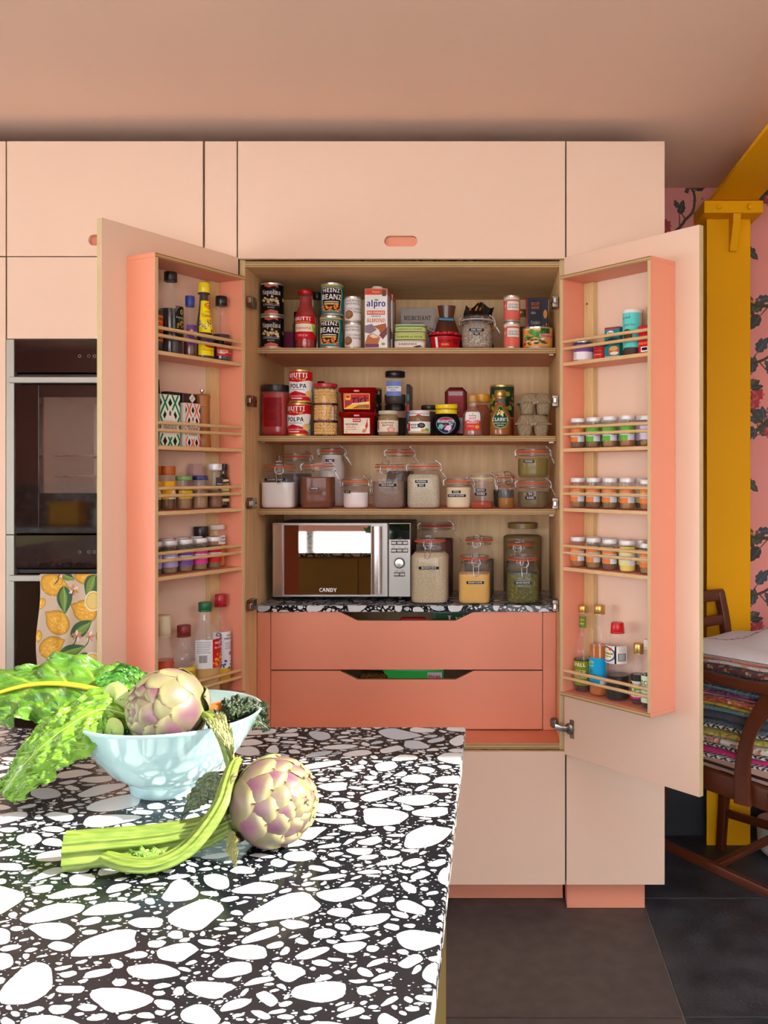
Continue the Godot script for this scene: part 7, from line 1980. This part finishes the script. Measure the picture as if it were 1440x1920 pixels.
func bowl_and_greens():
	var bc := Vector3(-0.4145, TOP, 1.632)
	var bowl := thing("bowl", "pale celadon glazed bowl of vegetables on the terrazzo island", "bowl", bc)
	part("body", lathe([Vector2(0, 0.008), Vector2(0.036, 0.008), Vector2(0.039, 0.0), Vector2(0.045, 0.0), Vector2(0.0475, 0.003), Vector2(0.0485, 0.014), Vector2(0.055, 0.018), Vector2(0.072, 0.030), Vector2(0.090, 0.052), Vector2(0.104, 0.076), Vector2(0.1135, 0.094), Vector2(0.1155, 0.0965), Vector2(0.1155, 0.0985), Vector2(0.1135, 0.099), Vector2(0.111, 0.097), Vector2(0.1005, 0.077), Vector2(0.086, 0.053), Vector2(0.068, 0.034), Vector2(0.04, 0.024), Vector2(0, 0.021)], 72), M.celadon, bowl)
	# artichoke in the bowl, with its withered stem over the rim
	var a := thing("artichoke", "purple green artichoke resting in the celadon bowl, its stem over the rim", "artichoke", Vector3(-0.40, TOP + 0.05, 1.69), 0.0, "artichokes")
	artichoke(a, Vector3(0.0065, 0.065, -0.002), Vector3(-0.62, 0.10, 0.62), 0.0455, 52, 41)
	var o := -a.position
	part("stem", tube(smooth([Vector3(-0.362, 1.052, 1.668), Vector3(-0.345, 1.060, 1.700), Vector3(-0.327, 1.056, 1.725), Vector3(-0.3115, 1.040, 1.742), Vector3(-0.301, 1.018, 1.752), Vector3(-0.294, 1.000, 1.758)]), 0.0062, 0.005, 2.4, 18, Vector3.UP, [], 6, 0.12), M.stalk, a, o)
	part("dry_leaf", blade(smooth([Vector3(-0.345, 1.06, 1.70), Vector3(-0.325, 1.062, 1.728), Vector3(-0.306, 1.044, 1.748), Vector3(-0.297, 1.022, 1.757)], 3), func(v): return 0.009 * sin(PI * minf(v + 0.06, 1.0)) + 0.001, Vector3(0.3, 0.6, 0.8), 0.004, 0.003, [lin(120, 136, 76), lin(176, 170, 116), lin(196, 190, 140)], 8), M.leafy, a, o)
	# artichoke lying on the worktop
	var b := thing("artichoke", "purple green artichoke with a thick ribbed stalk lying on the terrazzo worktop", "artichoke", Vector3(-0.30, TOP, 1.83), 0.0, "artichokes")
	o = -b.position
	artichoke(b, Vector3(-0.241, 0.9965, 1.812) + o, Vector3(0.86, 0.16, 0.46), 0.0445, 52, 52)
	part("stalk", tube(smooth([Vector3(-0.437, 0.9665, 1.868), Vector3(-0.40, 0.9665, 1.858), Vector3(-0.35, 0.967, 1.846), Vector3(-0.31, 0.972, 1.836), Vector3(-0.285, 0.980, 1.826), Vector3(-0.268, 0.986, 1.82)], 5), 0.017, 0.0155, 2.6, 44, Vector3.UP, [1.04, 1.03, 1.02, 1.02, 1.0, 1.0, 1.0, 0.99, 0.98, 0.98, 0.97, 0.96, 0.95, 0.94, 0.92, 0.9, 0.88, 0.85, 0.82, 0.8, 0.78, 0.76, 0.75, 0.74, 0.74, 0.75], 11, 0.16), M.stalk, b, o)
	part("leaf_stalk", tube(smooth([Vector3(-0.392, 0.966, 1.879), Vector3(-0.365, 0.962, 1.888), Vector3(-0.337, 0.961, 1.886), Vector3(-0.312, 0.970, 1.874), Vector3(-0.295, 0.988, 1.860), Vector3(-0.285, 1.006, 1.846), Vector3(-0.2845, 1.020, 1.825), Vector3(-0.285, 1.031, 1.802), Vector3(-0.283, 1.034, 1.788)], 5), 0.0088, 0.0062, 2.4, 26, Vector3.UP, [0.7, 0.8, 0.9, 0.95, 1.0, 1.0, 1.0, 1.0, 1.0, 1.0, 1.0, 1.02, 1.05, 1.08, 1.1, 1.12, 1.15, 1.15, 1.15, 1.15, 1.15, 1.15, 1.12, 1.1, 1.08, 1.05, 1.02, 1.0, 1.0, 1.0, 0.98, 0.96, 0.94, 0.92, 0.9, 0.85, 0.8, 0.76, 0.72, 0.68, 0.6], 7, 0.15), M.stalk, b, o)
	part("leaf", blade(smooth([Vector3(-0.288, 1.014, 1.828), Vector3(-0.306, 1.014, 1.815), Vector3(-0.322, 1.000, 1.815), Vector3(-0.334, 0.985, 1.82)], 3), func(v): return 0.017 * sin(PI * minf(v * 0.9 + 0.1, 1.0)) + 0.0005, Vector3(-0.5, 0.5, 0.7), 0.001, 0.002, [lin(56, 72, 44), lin(76, 92, 58), lin(100, 112, 76)], 9), M.leafy, b, o)
	part("leaf", blade(smooth([Vector3(-0.325, 0.962, 1.882), Vector3(-0.345, 0.966, 1.874), Vector3(-0.37, 0.968, 1.872)], 3), func(v): return 0.007 * sin(PI * minf(v + 0.05, 1.0)) + 0.0005, Vector3(0, 0.9, 0.4), 0.003, 0.002, [lin(96, 140, 50), lin(126, 160, 70), lin(170, 190, 110)], 10), M.leafy, b, o)
	part("leaf", blade(smooth([Vector3(-0.277, 0.978, 1.842), Vector3(-0.268, 0.966, 1.862), Vector3(-0.262, 0.953, 1.872)], 3), func(v): return 0.008 * sin(PI * minf(v * 0.92 + 0.06, 1.0)) + 0.0005, Vector3(-0.6, 0.5, 0.6), 0.001, 0.001, [lin(120, 130, 76), lin(150, 140, 90), lin(170, 160, 110)], 12), M.leafy, b, o)
	# chard
	var c1 := thing("chard_leaf", "broad chard leaf with a yellow rib reaching to the left out of the bowl", "leaf", Vector3(-0.45, TOP + 0.09, 1.64), 0.0, "chard leaves in the bowl")
	o = -c1.position
	var sp1 := [Vector3(-0.415, 1.040, 1.655), Vector3(-0.462, 1.066, 1.650), Vector3(-0.520, 1.082, 1.645), Vector3(-0.580, 1.084, 1.645), Vector3(-0.640, 1.068, 1.650), Vector3(-0.70, 1.042, 1.66)]
	part("blade", blade(sp1, func(v): return 0.012 + 0.036 * sin(PI * clampf(v * 0.86 + 0.14, 0, 1)), Vector3(0.1, 0.66, 0.75), 0.009, 0.007, [lin(58, 104, 32), lin(98, 140, 48), lin(170, 180, 70)], 3, -0.25), M.chard, c1, o)
	part("rib", tube(smooth(sp1.map(func(p): return p + Vector3(0.0, 0.0012, 0.002))), 0.0042, 0.003, 2.0, 12, Vector3.UP, range(31).map(func(i): return lerpf(1.4, 0.5, i / 30.0))), hue(226, 186, 40, 0.4), c1, o)
	var c2 := thing("chard_leaf", "bright green crinkled chard leaf drooping over the left rim of the bowl", "leaf", Vector3(-0.47, TOP + 0.08, 1.7), 0.0, "chard leaves in the bowl")
	o = -c2.position
	var sp2 := [Vector3(-0.428, 1.052, 1.690), Vector3(-0.468, 1.070, 1.705), Vector3(-0.510, 1.048, 1.722), Vector3(-0.545, 1.016, 1.728), Vector3(-0.577, 0.974, 1.724)]
	part("blade", blade(sp2, func(v): return 0.008 + 0.032 * pow(sin(PI * clampf(v * 0.88 + 0.1, 0, 1)), 0.6), Vector3(-0.15, 0.55, 0.8), 0.003, 0.009, [lin(84, 134, 34), lin(128, 168, 56), lin(132, 170, 64)], 14, -0.35), M.chard, c2, o)
	part("rib", tube(smooth(sp2.map(func(p): return p + Vector3(0.0, -0.001, 0.0))), 0.0016, 0.0012, 2.0, 10, Vector3.UP, range(25).map(func(i): return lerpf(1.3, 0.4, i / 24.0))), hue(150, 176, 80, 0.4), c2, o)
	var c3 := thing("chard_leaf", "dark green chard leaf tucked between the bowl rim and the upper artichoke", "leaf", Vector3(-0.45, TOP + 0.06, 1.68), 0.0, "chard leaves in the bowl")
	o = -c3.position
	part("blade", blade([Vector3(-0.400, 1.015, 1.69), Vector3(-0.440, 1.045, 1.695), Vector3(-0.478, 1.052, 1.70), Vector3(-0.51, 1.030, 1.71)], func(v): return 0.008 + 0.020 * sin(PI * clampf(v * 0.9 + 0.08, 0, 1)), Vector3(0.1, 0.45, 0.9), 0.004, 0.006, [lin(30, 70, 24), lin(52, 96, 36), lin(90, 130, 60)], 17, 0.2), M.chard, c3, o)
	var c4 := thing("chard_leaf", "small dark curly leaf standing up behind the upper artichoke", "leaf", Vector3(-0.46, TOP + 0.08, 1.62), 0.0, "chard leaves in the bowl")
	o = -c4.position
	part("blade", blade([Vector3(-0.42, 1.03, 1.63), Vector3(-0.45, 1.068, 1.63), Vector3(-0.475, 1.090, 1.635), Vector3(-0.50, 1.083, 1.645)], func(v): return 0.006 + 0.017 * sin(PI * clampf(v * 0.9 + 0.08, 0, 1)), Vector3(0.2, 0.5, 0.85), 0.006, 0.004, [lin(40, 96, 30), lin(70, 130, 44), lin(120, 160, 70)], 23), M.chard, c4, o)
	for k in 2:
		var lf := thing("lettuce_leaf", ["rounded pale green leaf beside the left of the upper artichoke", "rounded olive green leaf under the left of the upper artichoke"][k], "leaf", Vector3(-0.45, TOP + 0.07, 1.70), 0.0, "rounded leaves in the bowl")
		var q: Vector3 = [Vector3(-0.4585, 1.078, 1.688), Vector3(-0.4515, 1.046, 1.712)][k] - lf.position
		var rr: float = [0.020, 0.015][k]
		part("blade", sheet_mb(func(u, v): return q + Vector3(sin(TAU * u) * v * rr * 0.85, cos(TAU * u) * v * rr, 0.006 * cos(v * PI * 0.5) + 0.002 * sin(TAU * u)), 24, 8, 0.0012, func(u, v): return lin(136, 160, 80).lerp(lin(176, 190, 110), v)).mesh(), M.leafy, lf)
	var h := thing("herb_bunch", "dark wilted herb leaves at the right of the bowl", "herbs", Vector3(-0.34, TOP + 0.06, 1.60))
	o = -h.position
	for k in 9:
		var p := Vector3(-0.352 + 0.0036 * k, 1.030 + 0.009 * sin(k * 2.1), 1.605 + 0.022 * cos(k * 1.7))
		part("leaf", blade([p + Vector3(-0.014, -0.008, 0), p + Vector3(0.0, 0.009, 0.005), p + Vector3(0.018, 0.012 + 0.004 * sin(k * 3.0), 0.0), p + Vector3(0.032, 0.004 + 0.008 * cos(k * 2.0), -0.004)], func(v): return 0.002 + 0.011 * sin(PI * clampf(v * 0.9 + 0.08, 0, 1)), Vector3(0.2 * sin(k * 2.0), 0.8, 0.5), 0.005, 0.004, [lin(44, 58, 40), lin(70, 84, 58), lin(104, 110, 80)], 30 + k), M.leafy, h, o)
	part("stems", tube(smooth([Vector3(-0.40, 1.0, 1.62), Vector3(-0.36, 1.02, 1.612), Vector3(-0.325, 1.034, 1.605)]), 0.004), hue(70, 80, 54, 0.7), h, o)
	var cr := thing("carrot", "end of an orange carrot in the bowl behind the upper artichoke", "carrot", Vector3(-0.37, TOP + 0.07, 1.60))
	o = -cr.position
	part("root", tube([Vector3(-0.44, 1.028, 1.615), Vector3(-0.40, 1.034, 1.605), Vector3(-0.352, 1.0445, 1.592)], 0.0085, 0.0085, 2.0, 18, Vector3.UP, [0.7, 0.9, 1.0]), hue(232, 106, 40, 0.5), cr, o)
